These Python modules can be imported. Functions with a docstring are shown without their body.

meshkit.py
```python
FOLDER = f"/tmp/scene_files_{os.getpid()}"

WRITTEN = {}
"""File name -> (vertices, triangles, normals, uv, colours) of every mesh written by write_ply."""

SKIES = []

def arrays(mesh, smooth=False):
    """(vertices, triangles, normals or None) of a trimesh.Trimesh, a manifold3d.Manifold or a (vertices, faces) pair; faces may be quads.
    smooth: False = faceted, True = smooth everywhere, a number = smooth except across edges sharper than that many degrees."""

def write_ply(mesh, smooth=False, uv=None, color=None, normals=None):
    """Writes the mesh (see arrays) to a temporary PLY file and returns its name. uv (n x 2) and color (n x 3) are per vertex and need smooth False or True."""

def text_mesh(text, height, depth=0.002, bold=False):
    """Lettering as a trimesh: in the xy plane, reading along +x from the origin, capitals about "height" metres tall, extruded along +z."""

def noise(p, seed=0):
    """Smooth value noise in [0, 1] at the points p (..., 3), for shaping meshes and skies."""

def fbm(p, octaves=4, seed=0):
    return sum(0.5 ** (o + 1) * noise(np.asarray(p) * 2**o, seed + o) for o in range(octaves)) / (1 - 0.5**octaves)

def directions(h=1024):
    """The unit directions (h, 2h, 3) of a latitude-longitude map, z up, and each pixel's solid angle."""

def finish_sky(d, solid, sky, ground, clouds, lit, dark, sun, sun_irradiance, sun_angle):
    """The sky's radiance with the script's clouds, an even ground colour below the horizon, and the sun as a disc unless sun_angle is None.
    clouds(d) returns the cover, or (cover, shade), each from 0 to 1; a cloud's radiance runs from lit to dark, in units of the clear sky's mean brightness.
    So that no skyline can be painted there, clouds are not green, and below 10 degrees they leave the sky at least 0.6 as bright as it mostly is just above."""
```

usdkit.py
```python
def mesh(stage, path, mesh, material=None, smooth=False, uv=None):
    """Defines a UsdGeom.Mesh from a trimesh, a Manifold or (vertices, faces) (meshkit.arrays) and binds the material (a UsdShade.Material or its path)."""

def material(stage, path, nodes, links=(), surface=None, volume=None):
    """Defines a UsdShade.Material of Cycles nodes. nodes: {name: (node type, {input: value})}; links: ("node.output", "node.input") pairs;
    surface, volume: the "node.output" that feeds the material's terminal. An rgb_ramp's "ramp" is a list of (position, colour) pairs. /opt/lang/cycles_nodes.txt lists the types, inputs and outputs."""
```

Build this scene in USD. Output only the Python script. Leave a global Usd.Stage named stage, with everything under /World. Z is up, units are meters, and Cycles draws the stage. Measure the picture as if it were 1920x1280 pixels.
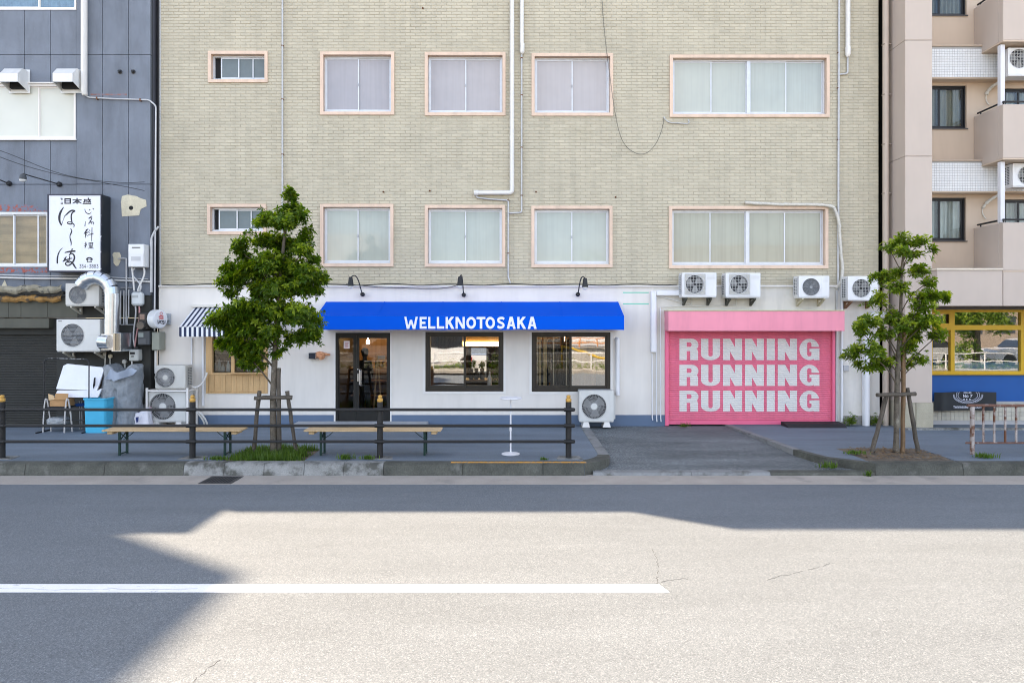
import math, random
import numpy as np
import trimesh
import usdkit, meshkit
from pxr import Usd, UsdGeom, UsdLux, UsdShade, Sdf, Gf, Vt
from shapely.geometry import Polygon, LineString, Point, box as sbox
from shapely.ops import unary_union
from shapely import affinity

stage = Usd.Stage.CreateInMemory()
UsdGeom.SetStageUpAxis(stage, 'Z')
UsdGeom.SetStageMetersPerUnit(stage, 1.0)
UsdGeom.Xform.Define(stage, '/World')
UsdGeom.Scope.Define(stage, '/World/Looks')
PI = math.pi
# ------------------------------------------------------------------ camera, sky, sun
H, F = 2.644, 1280.0                      # eye height above the road; focal length in pixels of the 1920 wide photo
EXPOSURE = 1.84
cam = UsdGeom.Camera.Define(stage, '/World/camera')
cam.CreateHorizontalApertureAttr(36.0); cam.CreateVerticalApertureAttr(24.0)
cam.CreateFocalLengthAttr(24.0)
cam.CreateVerticalApertureOffsetAttr(-0.75)
cam.CreateClippingRangeAttr(Gf.Vec2f(0.1, 2000))
cam.CreateExposureAttr(EXPOSURE)
cam.AddTranslateOp().Set(Gf.Vec3d(0, 0, H)); cam.AddRotateXOp().Set(90.0)

EL = math.radians(48.0)
sun_h = np.array([-0.832, 0.555]); sun_h /= np.linalg.norm(sun_h)
SUN = np.array([sun_h[0]*math.cos(EL), sun_h[1]*math.cos(EL), math.sin(EL)])
ROT = math.atan2(SUN[0], SUN[1])
SKY_STRENGTH, SUN_INT = 0.115, 1.20
usdkit.material(stage, '/World/Looks/sky', {
    'tc': ('texture_coordinate', {}),
    'sky': ('sky_texture', {'sky_type': 'single_scattering', 'sun_disc': False, 'sun_elevation': EL, 'sun_rotation': ROT, 'aerosol_density': 2.0}),
    'mp': ('mapping', {'scale': (1.0, 1.0, 2.6)}),
    'n': ('noise_texture', {'scale': 1.7, 'detail': 6.0, 'roughness': 0.55}),
    'r': ('rgb_ramp', {'ramp': [(0.0, (.03, .03, .03)), (0.48, (.06, .06, .06)), (0.66, (.6, .6, .6)), (1.0, (.8, .8, .8))]}),
    'bw': ('rgb_to_bw', {}),
    'mx': ('mix', {'color2': (7.4, 7.0, 6.6)}),
    'bg': ('background_shader', {'strength': SKY_STRENGTH})},
    [('tc.generated', 'mp.vector'), ('mp.vector', 'n.vector'), ('n.fac', 'r.fac'), ('r.color', 'bw.color'), ('bw.val', 'mx.fac'),
     ('sky.color', 'mx.color1'), ('mx.color', 'bg.color')], surface='bg.background')
dome = UsdLux.DomeLight.Define(stage, '/World/sky')
UsdShade.MaterialBindingAPI.Apply(dome.GetPrim()).Bind(UsdShade.Material.Get(stage, '/World/Looks/sky'))
sun = UsdLux.DistantLight.Define(stage, '/World/sun')
sun.CreateIntensityAttr(SUN_INT); sun.CreateAngleAttr(0.55); sun.CreateNormalizeAttr(True)
sun.CreateColorAttr(Gf.Vec3f(1.0, 0.80, 0.59))
zx = SUN; xx = np.cross([0, 0, 1.0], zx); xx /= np.linalg.norm(xx); yx = np.cross(zx, xx)
sun.AddTransformOp().Set(Gf.Matrix4d(*[float(v) for v in (*xx, 0, *yx, 0, *zx, 0, 0, 0, 40, 1)]))

# ------------------------------------------------------------------ helpers
def X(px, Y): return (px-960.0)*Y/F
def Z(py, Y): return H-(py-600.0)*Y/F
rng = np.random.default_rng(7)
random.seed(7)
used = {}
def numbered(parent, name):
    k = (parent, name); n = used.get(k, 0); used[k] = n+1
    return name if n == 0 else f'{name}_{n:03d}'
class Node:
    def __init__(s, prim, path, loc): s.prim, s.path, s.loc = prim, path, np.array(loc, float)
def keys(prim, label=None, cat=None, group=None, kind=None):
    for k, v in (('label', label), ('category', cat), ('group', group), ('kind', kind)):
        if v: prim.SetCustomDataByKey(k, v)
def thing(name, label, cat, loc=(0, 0, 0), group=None, kind=None):
    path = '/World/'+numbered('/World', name)
    x = UsdGeom.Xform.Define(stage, path); x.AddTranslateOp().Set(Gf.Vec3d(*map(float, loc)))
    keys(x.GetPrim(), label, cat, group, kind)
    return Node(x.GetPrim(), path, loc)
def put(name, mesh, mat, parent=None, smooth=False, label=None, cat=None, group=None, kind=None, prim=None):
    """One Mesh prim. mesh is in world coordinates; it is moved into its parent's frame."""
    base = parent.path if parent is not None else '/World'
    loc = parent.loc if parent is not None else np.zeros(3)
    path = base+'/'+numbered(base, name)
    if isinstance(mesh, MB): mesh = mesh.mesh()
    if isinstance(mesh, (list,)): mesh = cat_(mesh)
    if isinstance(mesh, tuple): mesh = trimesh.Trimesh(mesh[0], mesh[1], process=False)
    m2 = trimesh.Trimesh(np.asarray(mesh.vertices)-loc, mesh.faces, process=False)
    m = usdkit.mesh(stage, path, m2, mat, smooth=smooth)
    if prim:
        for k, arr in prim.items():
            UsdGeom.PrimvarsAPI(m).CreatePrimvar(k, Sdf.ValueTypeNames.FloatArray, 'vertex').Set(Vt.FloatArray.FromNumpy(np.asarray(arr, np.float32)))
    keys(m.GetPrim(), label, cat, group, kind)
    return Node(m.GetPrim(), path, loc)
def cat_(ms): return trimesh.util.concatenate(ms) if len(ms) > 1 else ms[0]

_BF = np.array([[0,2,1],[0,3,2],[4,5,6],[4,6,7],[0,1,5],[0,5,4],[1,2,6],[1,6,5],[2,3,7],[2,7,6],[3,0,4],[3,4,7]])
def bx(x0, x1, y0, y1, z0, z1):
    x0, x1 = min(x0, x1), max(x0, x1); y0, y1 = min(y0, y1), max(y0, y1); z0, z1 = min(z0, z1), max(z0, z1)
    v = np.array([[x0,y0,z0],[x1,y0,z0],[x1,y1,z0],[x0,y1,z0],[x0,y0,z1],[x1,y0,z1],[x1,y1,z1],[x0,y1,z1]], float)
    return trimesh.Trimesh(v, _BF, process=False)
def cbx(x0, x1, y0, y1, z0, z1, c=0.01):
    x0, x1 = min(x0, x1), max(x0, x1); y0, y1 = min(y0, y1), max(y0, y1); z0, z1 = min(z0, z1), max(z0, z1)
    c = min(c, .45*(x1-x0), .45*(y1-y0), .45*(z1-z0)); p = []
    for a in (0, 1):
        for b in (0, 1):
            for d in (0, 1):
                q = [(x0, x1)[a], (y0, y1)[b], (z0, z1)[d]]; s = [(1, -1)[a]*c, (1, -1)[b]*c, (1, -1)[d]*c]
                for k in range(3):
                    r = list(q)
                    for j in range(3):
                        if j != k: r[j] += s[j]
                    p.append(r)
    return trimesh.convex.convex_hull(np.array(p))
def tube(pts, r, n=8, cap=True):
    P = np.asarray(pts, float); m = len(P)
    R = np.full(m, r, float) if np.ndim(r) == 0 else np.asarray(r, float)
    T = np.gradient(P, axis=0) if m > 2 else np.repeat((P[1]-P[0])[None], 2, 0)
    T /= np.linalg.norm(T, axis=1, keepdims=True)+1e-12
    up = np.array([0, 0, 1.0]) if abs(T[0, 2]) < .9 else np.array([0, 1.0, 0])
    N = np.cross(T[0], up); N /= np.linalg.norm(N)
    ring = []; a = np.arange(n)*2*PI/n
    for i in range(m):
        N = N-T[i]*np.dot(N, T[i]); N /= np.linalg.norm(N)+1e-12
        B = np.cross(T[i], N)
        ring.append(P[i]+R[i]*(np.cos(a)[:, None]*N+np.sin(a)[:, None]*B))
    V = np.vstack(ring); Fc = []
    for i in range(m-1):
        for k in range(n):
            p, q = i*n+k, i*n+(k+1) % n
            Fc += [[p, q, q+n], [p, q+n, p+n]]
    if cap:
        V = np.vstack([V, P[0], P[-1]]); c0, c1 = len(V)-2, len(V)-1; o = (m-1)*n
        for k in range(n):
            Fc += [[c0, (k+1) % n, k], [c1, o+k, o+(k+1) % n]]
    return trimesh.Trimesh(V, np.array(Fc), process=False)
def bend(pts, rad=.05, k=5):
    """Rounds the corners of a polyline."""
    P = [np.asarray(p, float) for p in pts]; out = [P[0]]
    for i in range(1, len(P)-1):
        a, b = P[i-1]-P[i], P[i+1]-P[i]; la, lb = np.linalg.norm(a), np.linalg.norm(b); r = min(rad, la*.45, lb*.45)
        p0, p1 = P[i]+a/la*r, P[i]+b/lb*r
        for t in np.linspace(0, 1, k): out.append((1-t)**2*p0+2*t*(1-t)*P[i]+t*t*p1)
    return out+[P[-1]]
def polys(g):
    if g.is_empty: return []
    return [p for p in (g.geoms if hasattr(g, 'geoms') else [g]) if isinstance(p, Polygon) and p.area > 1e-8]
def ex_xy(g, z0, z1):
    ms = []
    for p in polys(g):
        m = trimesh.creation.extrude_polygon(p, z1-z0, engine='earcut'); m.apply_translation((0, 0, z0)); ms.append(m)
    return cat_(ms)
_RX = np.array([[1,0,0,0],[0,0,-1,0],[0,1,0,0],[0,0,0,1.0]])
def ex_xz(g, yf, yb):
    ms = []
    for p in polys(g):
        m = trimesh.creation.extrude_polygon(p, yb-yf, engine='earcut'); m.apply_transform(_RX); m.apply_translation((0, yb, 0)); ms.append(m)
    return cat_(ms)
_RY = np.array([[0,0,1,0],[1,0,0,0],[0,1,0,0],[0,0,0,1.0]])
def ex_yz(g, x0, x1):
    ms = []
    for p in polys(g):
        m = trimesh.creation.extrude_polygon(p, x1-x0, engine='earcut'); m.apply_transform(_RY); m.apply_translation((x0, 0, 0)); ms.append(m)
    return cat_(ms)
def lathe(prof, c, n=20, axis='z'):
    """prof: (radius, height) pairs from bottom to top."""
    P = np.array(prof, float); a = np.arange(n)*2*PI/n; V = []; Fc = []
    for r, h in P: V.append(np.stack([r*np.cos(a), r*np.sin(a), np.full(n, h)], 1))
    V = np.vstack(V)
    for i in range(len(P)-1):
        for k in range(n):
            p, q = i*n+k, i*n+(k+1) % n; Fc += [[p, q, q+n], [p, q+n, p+n]]
    V = np.vstack([V, [0, 0, P[0, 1]], [0, 0, P[-1, 1]]]); o = (len(P)-1)*n
    for k in range(n): Fc += [[len(V)-2, (k+1) % n, k], [len(V)-1, o+k, o+(k+1) % n]]
    if axis == 'y': V = V @ _RX[:3, :3].T            # height points to the viewer (-y)
    return trimesh.Trimesh(V+np.array(c, float), np.array(Fc), process=False)
def ring_y(c, R, r, n=28, m=6):
    t = np.linspace(0, 2*PI, n+1)
    return tube(np.stack([c[0]+R*np.cos(t), np.full(n+1, c[1]), c[2]+R*np.sin(t)], 1), r, m, cap=False)
def beam(a, b, w, d, up=(0, 0, 1)):
    """A rectangular bar from a to b."""
    a, b = np.asarray(a, float), np.asarray(b, float); t = b-a; L = np.linalg.norm(t); t /= L
    u = np.asarray(up, float)
    if abs(np.dot(u, t)) > .95: u = np.array([0, 1.0, 0])
    s = np.cross(t, u); s /= np.linalg.norm(s); u = np.cross(s, t)
    m = bx(-w/2, w/2, -d/2, d/2, 0, L); V = np.asarray(m.vertices)
    return trimesh.Trimesh(a+V[:, :1]*s+V[:, 1:2]*(-u)+V[:, 2:]*t, m.faces[:, ::-1] if np.dot(np.cross(s, -u), t) < 0 else m.faces, process=False)
class MB:
    def __init__(s): s.m = []
    def add(s, *ms): s.m += [x for x in ms if x is not None]; return s
    def mesh(s): return cat_(s.m)
def strip(pts, w):
    """A brush stroke as a polygon; w is one width or one per point."""
    P = np.asarray(pts, float)
    if np.ndim(w) == 0: return LineString(P).buffer(w/2, quad_segs=4)
    return unary_union([unary_union([Point(P[i]).buffer(w[i]/2, quad_segs=4), Point(P[i+1]).buffer(w[i+1]/2, quad_segs=4)]).convex_hull for i in range(len(P)-1)])
def text_poly_mesh(text, x0, x1, z0, z1, yf, depth=.004, bold=True):
    m = meshkit.text_mesh(text, 1.0, 1.0, bold)
    V = np.asarray(m.vertices); lo, hi = V.min(0), V.max(0)
    V = np.stack([x0+(V[:, 0]-lo[0])/(hi[0]-lo[0])*(x1-x0), yf+depth*(1-(V[:, 2]-lo[2])/(hi[2]-lo[2])), z0+(V[:, 1]-lo[1])/(hi[1]-lo[1])*(z1-z0)], 1)
    return trimesh.Trimesh(V, m.faces, process=False)

# ------------------------------------------------------------------ materials
def lin(c): return np.array([((v/255)/12.92 if v/255 <= .04045 else ((v/255+.055)/1.055)**2.4) for v in c])
ILL = np.array([.985, 1.03, 1.20])
def C(r, g, b): return tuple(np.clip(lin((r, g, b))/ILL, .004, .85))       # the colour of a thing that looks (r, g, b) in open shade
made = {}
def M(name, col, rough=.6, var=.06, scale=2.5, grain=0., gscale=160., bump=0., bscale=90., metal=0., spec=.4, coat=0., streak=0., stretch=(2.5, 2.5, .35), emit=None, tone=0., trans=0., bdist=.01, patch=None):
    if name in made: return made[name]
    col = np.array(col, float)
    nd = {'g': ('geometry', {}),
          'n': ('noise_texture', {'scale': scale, 'detail': 5.0, 'roughness': .6}),
          'r': ('rgb_ramp', {'ramp': [(0, tuple(col*(1-var))), (.32, tuple(col*(1-var))), (.68, tuple(np.minimum(col*(1+var), .9))), (1, tuple(np.minimum(col*(1+var), .9)))]}),
          'p': ('principled_bsdf', {'roughness': rough, 'metallic': metal, 'specular_ior_level': spec, 'coat_weight': coat})}
    ln = [('g.position', 'n.vector'), ('n.fac', 'r.fac')]; out = 'r.color'
    def mult(key, fac_out, lo, hi, a=.3, b=.7):
        nonlocal out
        nd[key+'r'] = ('rgb_ramp', {'ramp': [(0, (lo,)*3), (a, (lo,)*3), (b, (hi,)*3), (1, (hi,)*3)]})
        nd[key+'x'] = ('mix', {'mix_type': 'multiply', 'fac': 1.0})
        ln.extend([(fac_out, key+'r.fac'), (out, key+'x.color1'), (key+'r.color', key+'x.color2')]); out = key+'x.color'
    if grain:
        nd['gn'] = ('noise_texture', {'scale': gscale, 'detail': 2.0}); ln.append(('g.position', 'gn.vector')); mult('gr', 'gn.fac', 1-grain, 1+grain)
    if streak:
        nd['sm'] = ('mapping', {'scale': stretch}); nd['sn'] = ('noise_texture', {'scale': 1.6, 'detail': 6.0, 'roughness': .65})
        ln.extend([('g.position', 'sm.vector'), ('sm.vector', 'sn.vector')]); mult('st', 'sn.fac', 1-streak, 1.0, .3, .56)
    if tone:
        nd['ta'] = ('attribute', {'attribute': 'tone'}); mult('tn', 'ta.fac', 1-tone, 1+tone, 0., 1.)
    if patch:            # stains, rust or worn places with a colour of their own
        pc, ps, pa, pb = patch
        nd['pn'] = ('noise_texture', {'scale': ps, 'detail': 7.0, 'roughness': .65}); nd['pr'] = ('rgb_ramp', {'ramp': [(0, (0, 0, 0)), (pa, (0, 0, 0)), (pb, (1, 1, 1)), (1, (1, 1, 1))]})
        nd['pw'] = ('rgb_to_bw', {}); nd['px'] = ('mix', {'color2': tuple(pc)})
        ln.extend([('g.position', 'pn.vector'), ('pn.fac', 'pr.fac'), ('pr.color', 'pw.color'), ('pw.val', 'px.fac'), (out, 'px.color1')]); out = 'px.color'
    ln.append((out, 'p.base_color'))
    if bump:
        nd['bn'] = ('noise_texture', {'scale': bscale, 'detail': 4.0}); nd['b'] = ('bump', {'strength': bump, 'distance': bdist})
        ln.extend([('g.position', 'bn.vector'), ('bn.fac', 'b.height'), ('b.normal', 'p.normal')])
    if emit: nd['p'][1].update(emission_color=tuple(emit[0]), emission_strength=emit[1])
    surf = 'p.BSDF'
    if trans:
        nd['t'] = ('translucent_bsdf', {}); nd['tm'] = ('mix_closure', {'fac': trans}); ln.extend([(out, 't.color'), ('p.BSDF', 'tm.closure1'), ('t.BSDF', 'tm.closure2')]); surf = 'tm.closure'
    made[name] = usdkit.material(stage, '/World/Looks/'+name, nd, ln, surface=surf)
    return made[name]
def glass_mat(name, mirror=None, tint=(.9, .93, .93), rough=.0, ior=1.5, wave=0.):
    nd = {'t': ('transparent_bsdf', {'color': tint}), 'g': ('glossy_bsdf', {'color': (.95, .97, 1.), 'roughness': rough}), 'm': ('mix_closure', {})}
    ln = [('t.BSDF', 'm.closure1'), ('g.BSDF', 'm.closure2')]
    if mirror: nd['m'][1]['fac'] = mirror
    else: nd['f'] = ('fresnel', {'IOR': ior}); ln.append(('f.fac', 'm.fac'))
    if wave:
        nd['ge'] = ('geometry', {}); nd['n'] = ('noise_texture', {'scale': 2.2, 'detail': 1.0}); nd['b'] = ('bump', {'strength': wave, 'distance': .02})
        ln += [('ge.position', 'n.vector'), ('n.fac', 'b.height'), ('b.normal', 'g.normal')]
    made[name] = usdkit.material(stage, '/World/Looks/'+name, nd, ln, surface='m.closure')
    return made[name]
def asphalt(name, dark, light, scale, bump=.5, tintvar=.12, warm=1.):
    """Stones of many greys set in bitumen, with broad worn patches."""
    nd = {'g': ('geometry', {}),
          'v': ('voronoi_texture', {'scale': scale, 'randomness': 1.0}),
          'bw': ('separate_color', {}),
          'r': ('rgb_ramp', {'ramp': [(0, dark), (.30, tuple(np.array(dark)*1.35)), (.6, tuple((np.array(dark)+np.array(light))*.5)), (.9, light), (1, tuple(np.minimum(np.array(light)*1.22, .7)))]}),
          'nm': ('mapping', {'scale': (.30, 1.5, 1.0)}),
          'n': ('noise_texture', {'scale': .9, 'detail': 7.0, 'roughness': .66}),
          'nr': ('rgb_ramp', {'ramp': [(0, (1-tintvar,)*3), (.35, (1-tintvar,)*3), (.65, (1+tintvar,)*3), (1, (1+tintvar,)*3)]}),
          'x': ('mix', {'mix_type': 'multiply', 'fac': 1.0}),
          'n2': ('noise_texture', {'scale': scale*.9, 'detail': 2.0}),
          'n2r': ('rgb_ramp', {'ramp': [(0, (.82,)*3), (.3, (.82,)*3), (.7, (1.13,)*3), (1, (1.13,)*3)]}),
          'x2': ('mix', {'mix_type': 'multiply', 'fac': 1.0}),
          'b': ('bump', {'strength': bump, 'distance': .006}),
          'p': ('principled_bsdf', {'roughness': .85, 'specular_ior_level': .3})}
    ln = [('g.position', 'v.vector'), ('v.color', 'bw.color'), ('bw.r', 'r.fac'), ('g.position', 'nm.vector'), ('nm.vector', 'n.vector'), ('n.fac', 'nr.fac'), ('r.color', 'x.color1'), ('nr.color', 'x.color2'),
          ('g.position', 'n2.vector'), ('n2.fac', 'n2r.fac'), ('x.color', 'x2.color1'), ('n2r.color', 'x2.color2'), ('x2.color', 'p.base_color'), ('n2.fac', 'b.height'), ('b.normal', 'p.normal')]
    made[name] = usdkit.material(stage, '/World/Looks/'+name, nd, ln, surface='p.BSDF')
    return made[name]
# ------------------------------------------------------------------ materials used in many places
white_wall = M('white_wall_paint', (.765, .72, .66), .6, .03, 1.2, .015, 120, .06, 60, streak=.07)
white_trim = M('white_trim_paint', (.78, .75, .71), .45, .02, 4)
dirty_white = M('weathered_white_paint', (.70, .665, .61), .6, .05, 2.0, bump=.05, streak=.14, patch=((.60, .56, .46), 1.3, .58, .8))
slate_paint = M('slate_blue_paint', C(92, 112, 146), .5, .05, 3, patch=((.5, .53, .58), 9, .74, .8))
tile_mat = M('glazed_tile', (.492, .442, .328), .38, .035, .8, .03, 60, .03, 30, spec=.5, tone=.10, streak=.13, stretch=(3.2, 3.2, .30), patch=((.40, .35, .235), 1.1, .60, .95))
joint_mat = M('tile_joint', (.445, .40, .305), .9, .10, 1.0)
peach = M('peach_window_paint', (.70, .525, .40), .55, .05, 5, streak=.16, patch=((.36, .27, .20), 6, .66, .82))
alu = M('aluminium', (.62, .63, .65), .35, .05, 8, metal=.35)
alu_grey = M('dull_aluminium', (.42, .43, .45), .45, .05, 8, metal=.3)
pane_lilac = M('frosted_pane_lilac', C(152, 149, 160), .13, .06, 1.3, bump=.12, bscale=9, coat=1., spec=.9, streak=.08, stretch=(9, 9, .25))
pane_green = M('frosted_pane_pale', C(164, 171, 171), .16, .05, 1.3, bump=.10, bscale=9, coat=1., spec=.8, streak=.09, stretch=(9, 9, .25))
pane_grey = M('frosted_pane_grey', C(164, 166, 159), .2, .04, 1.3, bump=.08, bscale=9, coat=.8, streak=.13, stretch=(9, 9, .2))
pane_blue = M('frosted_pane_blue', C(98, 110, 120), .18, .10, 3, bump=.12, bscale=10, coat=.5)
dark_void = M('dark_interior', (.012, .012, .013), .8, .2)
conduit = M('galvanised_conduit', (.52, .52, .52), .45, .08, 10, metal=.2)
pvc_white = M('white_pvc', (.72, .70, .66), .45, .03, 5)
pvc_cool = M('white_painted_pipe', (.78, .78, .79), .5, .02, 5)
rust = M('rust', (.16, .07, .035), .85, .3, 30)
black_metal = M('black_painted_metal', (.016, .016, .017), .4, .2, 20)
black_cable = M('black_cable', (.02, .02, .02), .6)
black_frame = M('black_door_frame', (.013, .013, .012), .35, .15, 9)
bronze_frame = M('bronze_window_frame', (.035, .029, .022), .38, .1, 9, metal=.2)
chrome = M('brushed_steel', (.7, .7, .7), .28, .05, 20, metal=1.)
concrete_light = M('concrete_light', (.255, .255, .24), .85, .16, 3, .15, 60, .25, 60, patch=((.085, .085, .072), 3.2, .47, .60))
concrete_moss = M('concrete_mossy', (.082, .083, .068), .9, .28, 3, .2, 45, .4, 40, patch=((.19, .185, .165), 2.6, .57, .76))
concrete_step = M('concrete_step', (.42, .43, .44), .8, .07, 4, .06, 70, .1)
concrete_edge = M('edging_concrete', (.215, .22, .215), .85, .12, 4, .10, 70, .15, 60, patch=((.11, .11, .10), 3.5, .52, .66))
concrete_gut = M('gutter_concrete', (.355, .32, .28), .9, .10, 1.8, .10, 110, .15, patch=((.22, .21, .19), 1.1, .58, .75))
dark_rubber = M('black_rubber', (.022, .022, .024), .7, .15, 12)
glass = glass_mat('clear_glass', ior=1.38)
glass_film = glass_mat('reflective_glass', mirror=.27, rough=.02, wave=.06)
glass_up = glass_mat('window_glass', mirror=.13)
# ------------------------------------------------------------------ ground
road_mat = asphalt('road_asphalt', (.099, .110, .120), (.184, .204, .218), 110, .35, .075)
pave_mat = asphalt('pavement_asphalt', (.124, .150, .178), (.182, .218, .256), 150, .2, .15)
drive_mat = asphalt('driveway_asphalt', (.080, .090, .092), (.225, .245, .245), 75, .5, .30)
soil_mat = M('dry_soil', (.15, .122, .09), .95, .3, 9, .3, 60, .6, 30)
earth = M('far_ground', (.2, .19, .17), .9, .1, .5)
def sheet(name, g, z0, z1, mat, kind='structure', label=None, cat=None):
    return put(name, ex_xy(g, z0, z1), mat, kind=kind, label=label, cat=cat)
sheet('ground', sbox(-400, -400, 400, 400), -.30, -.02, earth)
GUT, KERB, FACE, PZ = 10.99, 11.60, 15.95, .20
road = sheet('road', sbox(-70, -2.0, 70, GUT), -.02, 0., road_mat)
sheet('gutter', sbox(-70, GUT, 70, KERB+.3), -.02, .004, concrete_gut)
sheet('opposite_pavement', sbox(-70, -60, 70, -2.0), -.02, .14, M('opposite_paving', (.36, .335, .295), .85, .08, 1.2, .08, 90))
# white lane line, cracked
def crack_pts(x0, y0, x1, y1, n, amp, seed):
    r = np.random.default_rng(seed); t = np.linspace(0, 1, n); off = np.cumsum(r.normal(0, amp, n)); off -= t*off[-1]
    d = np.array([x1-x0, y1-y0]); nrm = np.array([-d[1], d[0]])/np.linalg.norm(d)
    return np.stack([x0+d[0]*t, y0+d[1]*t], 1)+off[:, None]*nrm
line_mat = M('road_line_paint', (.80, .80, .80), .6, .03, 3, .05, 90, .1, patch=((.36, .37, .38), 7, .60, .72))
lcr = []; lm = Polygon([(-40, 6.635), (1.53, 6.635), (1.47, 6.84), (-40, 6.84)])
for k, (a, b) in enumerate([(-7.4, -5.6), (-5.4, -3.1), (-2.9, -1.7), (-1.5, -.3), (-.1, 1.3)]):
    lcr.append(LineString(crack_pts(a, 6.72+.04*math.sin(k*2.1), b, 6.73+.035*math.cos(k*1.7), 26, .011, 40+k))); lm = lm.difference(lcr[-1].buffer(.005))
line = sheet('lane_marking', lm, .0005, .004, line_mat)
crack_mat = M('crack_dark', (.075, .075, .075), .95, .2)  # dark colour of the cracks themselves
for L_ in lcr:
    cc = list(L_.coords); rk = np.random.default_rng(len(cc)+int(cc[0][0]*10+100))
    for k_ in range(0, len(cc)-4, 5):
        if rk.random() < .7: put('crack', ex_xy(LineString(cc[k_:k_+5]).buffer(rk.uniform(.002, .0045), quad_segs=2), .0003, .0024), crack_mat, road)
for s, (x0, y0, x1, y1, n, w) in enumerate([(1.45, 6.85, 1.62, 7.9, 14, .006), (2.6, 6.95, 3.5, 7.45, 14, .004), (-2.38, 4.8, -2.28, 5.35, 10, .006), (1.5, 6.9, 1.8, 6.98, 6, .004)]):
    P_ = crack_pts(x0, y0, x1, y1, n*2, .014, 70+s); k_ = 0; rk = np.random.default_rng(170+s)
    while k_ < len(P_)-2:
        m_ = int(rk.integers(2, 7)); sg_ = P_[k_:k_+m_+1]
        if len(sg_) > 1: put('crack', ex_xy(LineString(sg_).buffer(w*rk.uniform(.14, .36), quad_segs=2), .0003, .0024), crack_mat, road)
        k_ += m_+int(rk.integers(0, 3))
# kerb stones
kerb = thing('kerb', None, None, (0, KERB, 0), kind='structure')
def kerb_stone(x0, x1, mat, top=PZ+.006, y1=KERB+.24):
    prof = Polygon([(KERB, .0), (KERB+.03, top-.035), (KERB+.045, top-.01), (KERB+.075, top), (y1, top), (y1, 0)])
    put('kerb_stone', ex_yz(prof, x0+.004, x1-.004), mat, kerb)
light = [X(p, KERB+.03) for p in (345, 420.5, 495.5, 570.5, 645, 719)]
for a, b in zip(light[:-1], light[1:]): kerb_stone(a, b, concrete_light)
dark = [light[-1]]+[X(p, KERB+.03) for p in (868, 1018, 1096)]
for a, b in zip(dark[:-1], dark[1:]): kerb_stone(a, b, concrete_moss)
x = light[0]
while x > -16: kerb_stone(x-1.35, x, concrete_moss); x -= 1.35
xr = X(1640, KERB+.03); x = xr
while x < 16: kerb_stone(x, x+1.5, concrete_moss); x += 1.5
yellow_worn = M('worn_yellow_paint', C(205, 150, 60), .7, .15, 8, patch=((.2, .19, .17), 14, .52, .62))
put('yellow_edge_paint', cat_([bx(X(845, KERB+.07), X(1100, KERB+.07), KERB+.074, KERB+.17, PZ+.0062, PZ+.0085)]), yellow_worn, kerb, label='worn yellow paint along the kerb edge')
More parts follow.
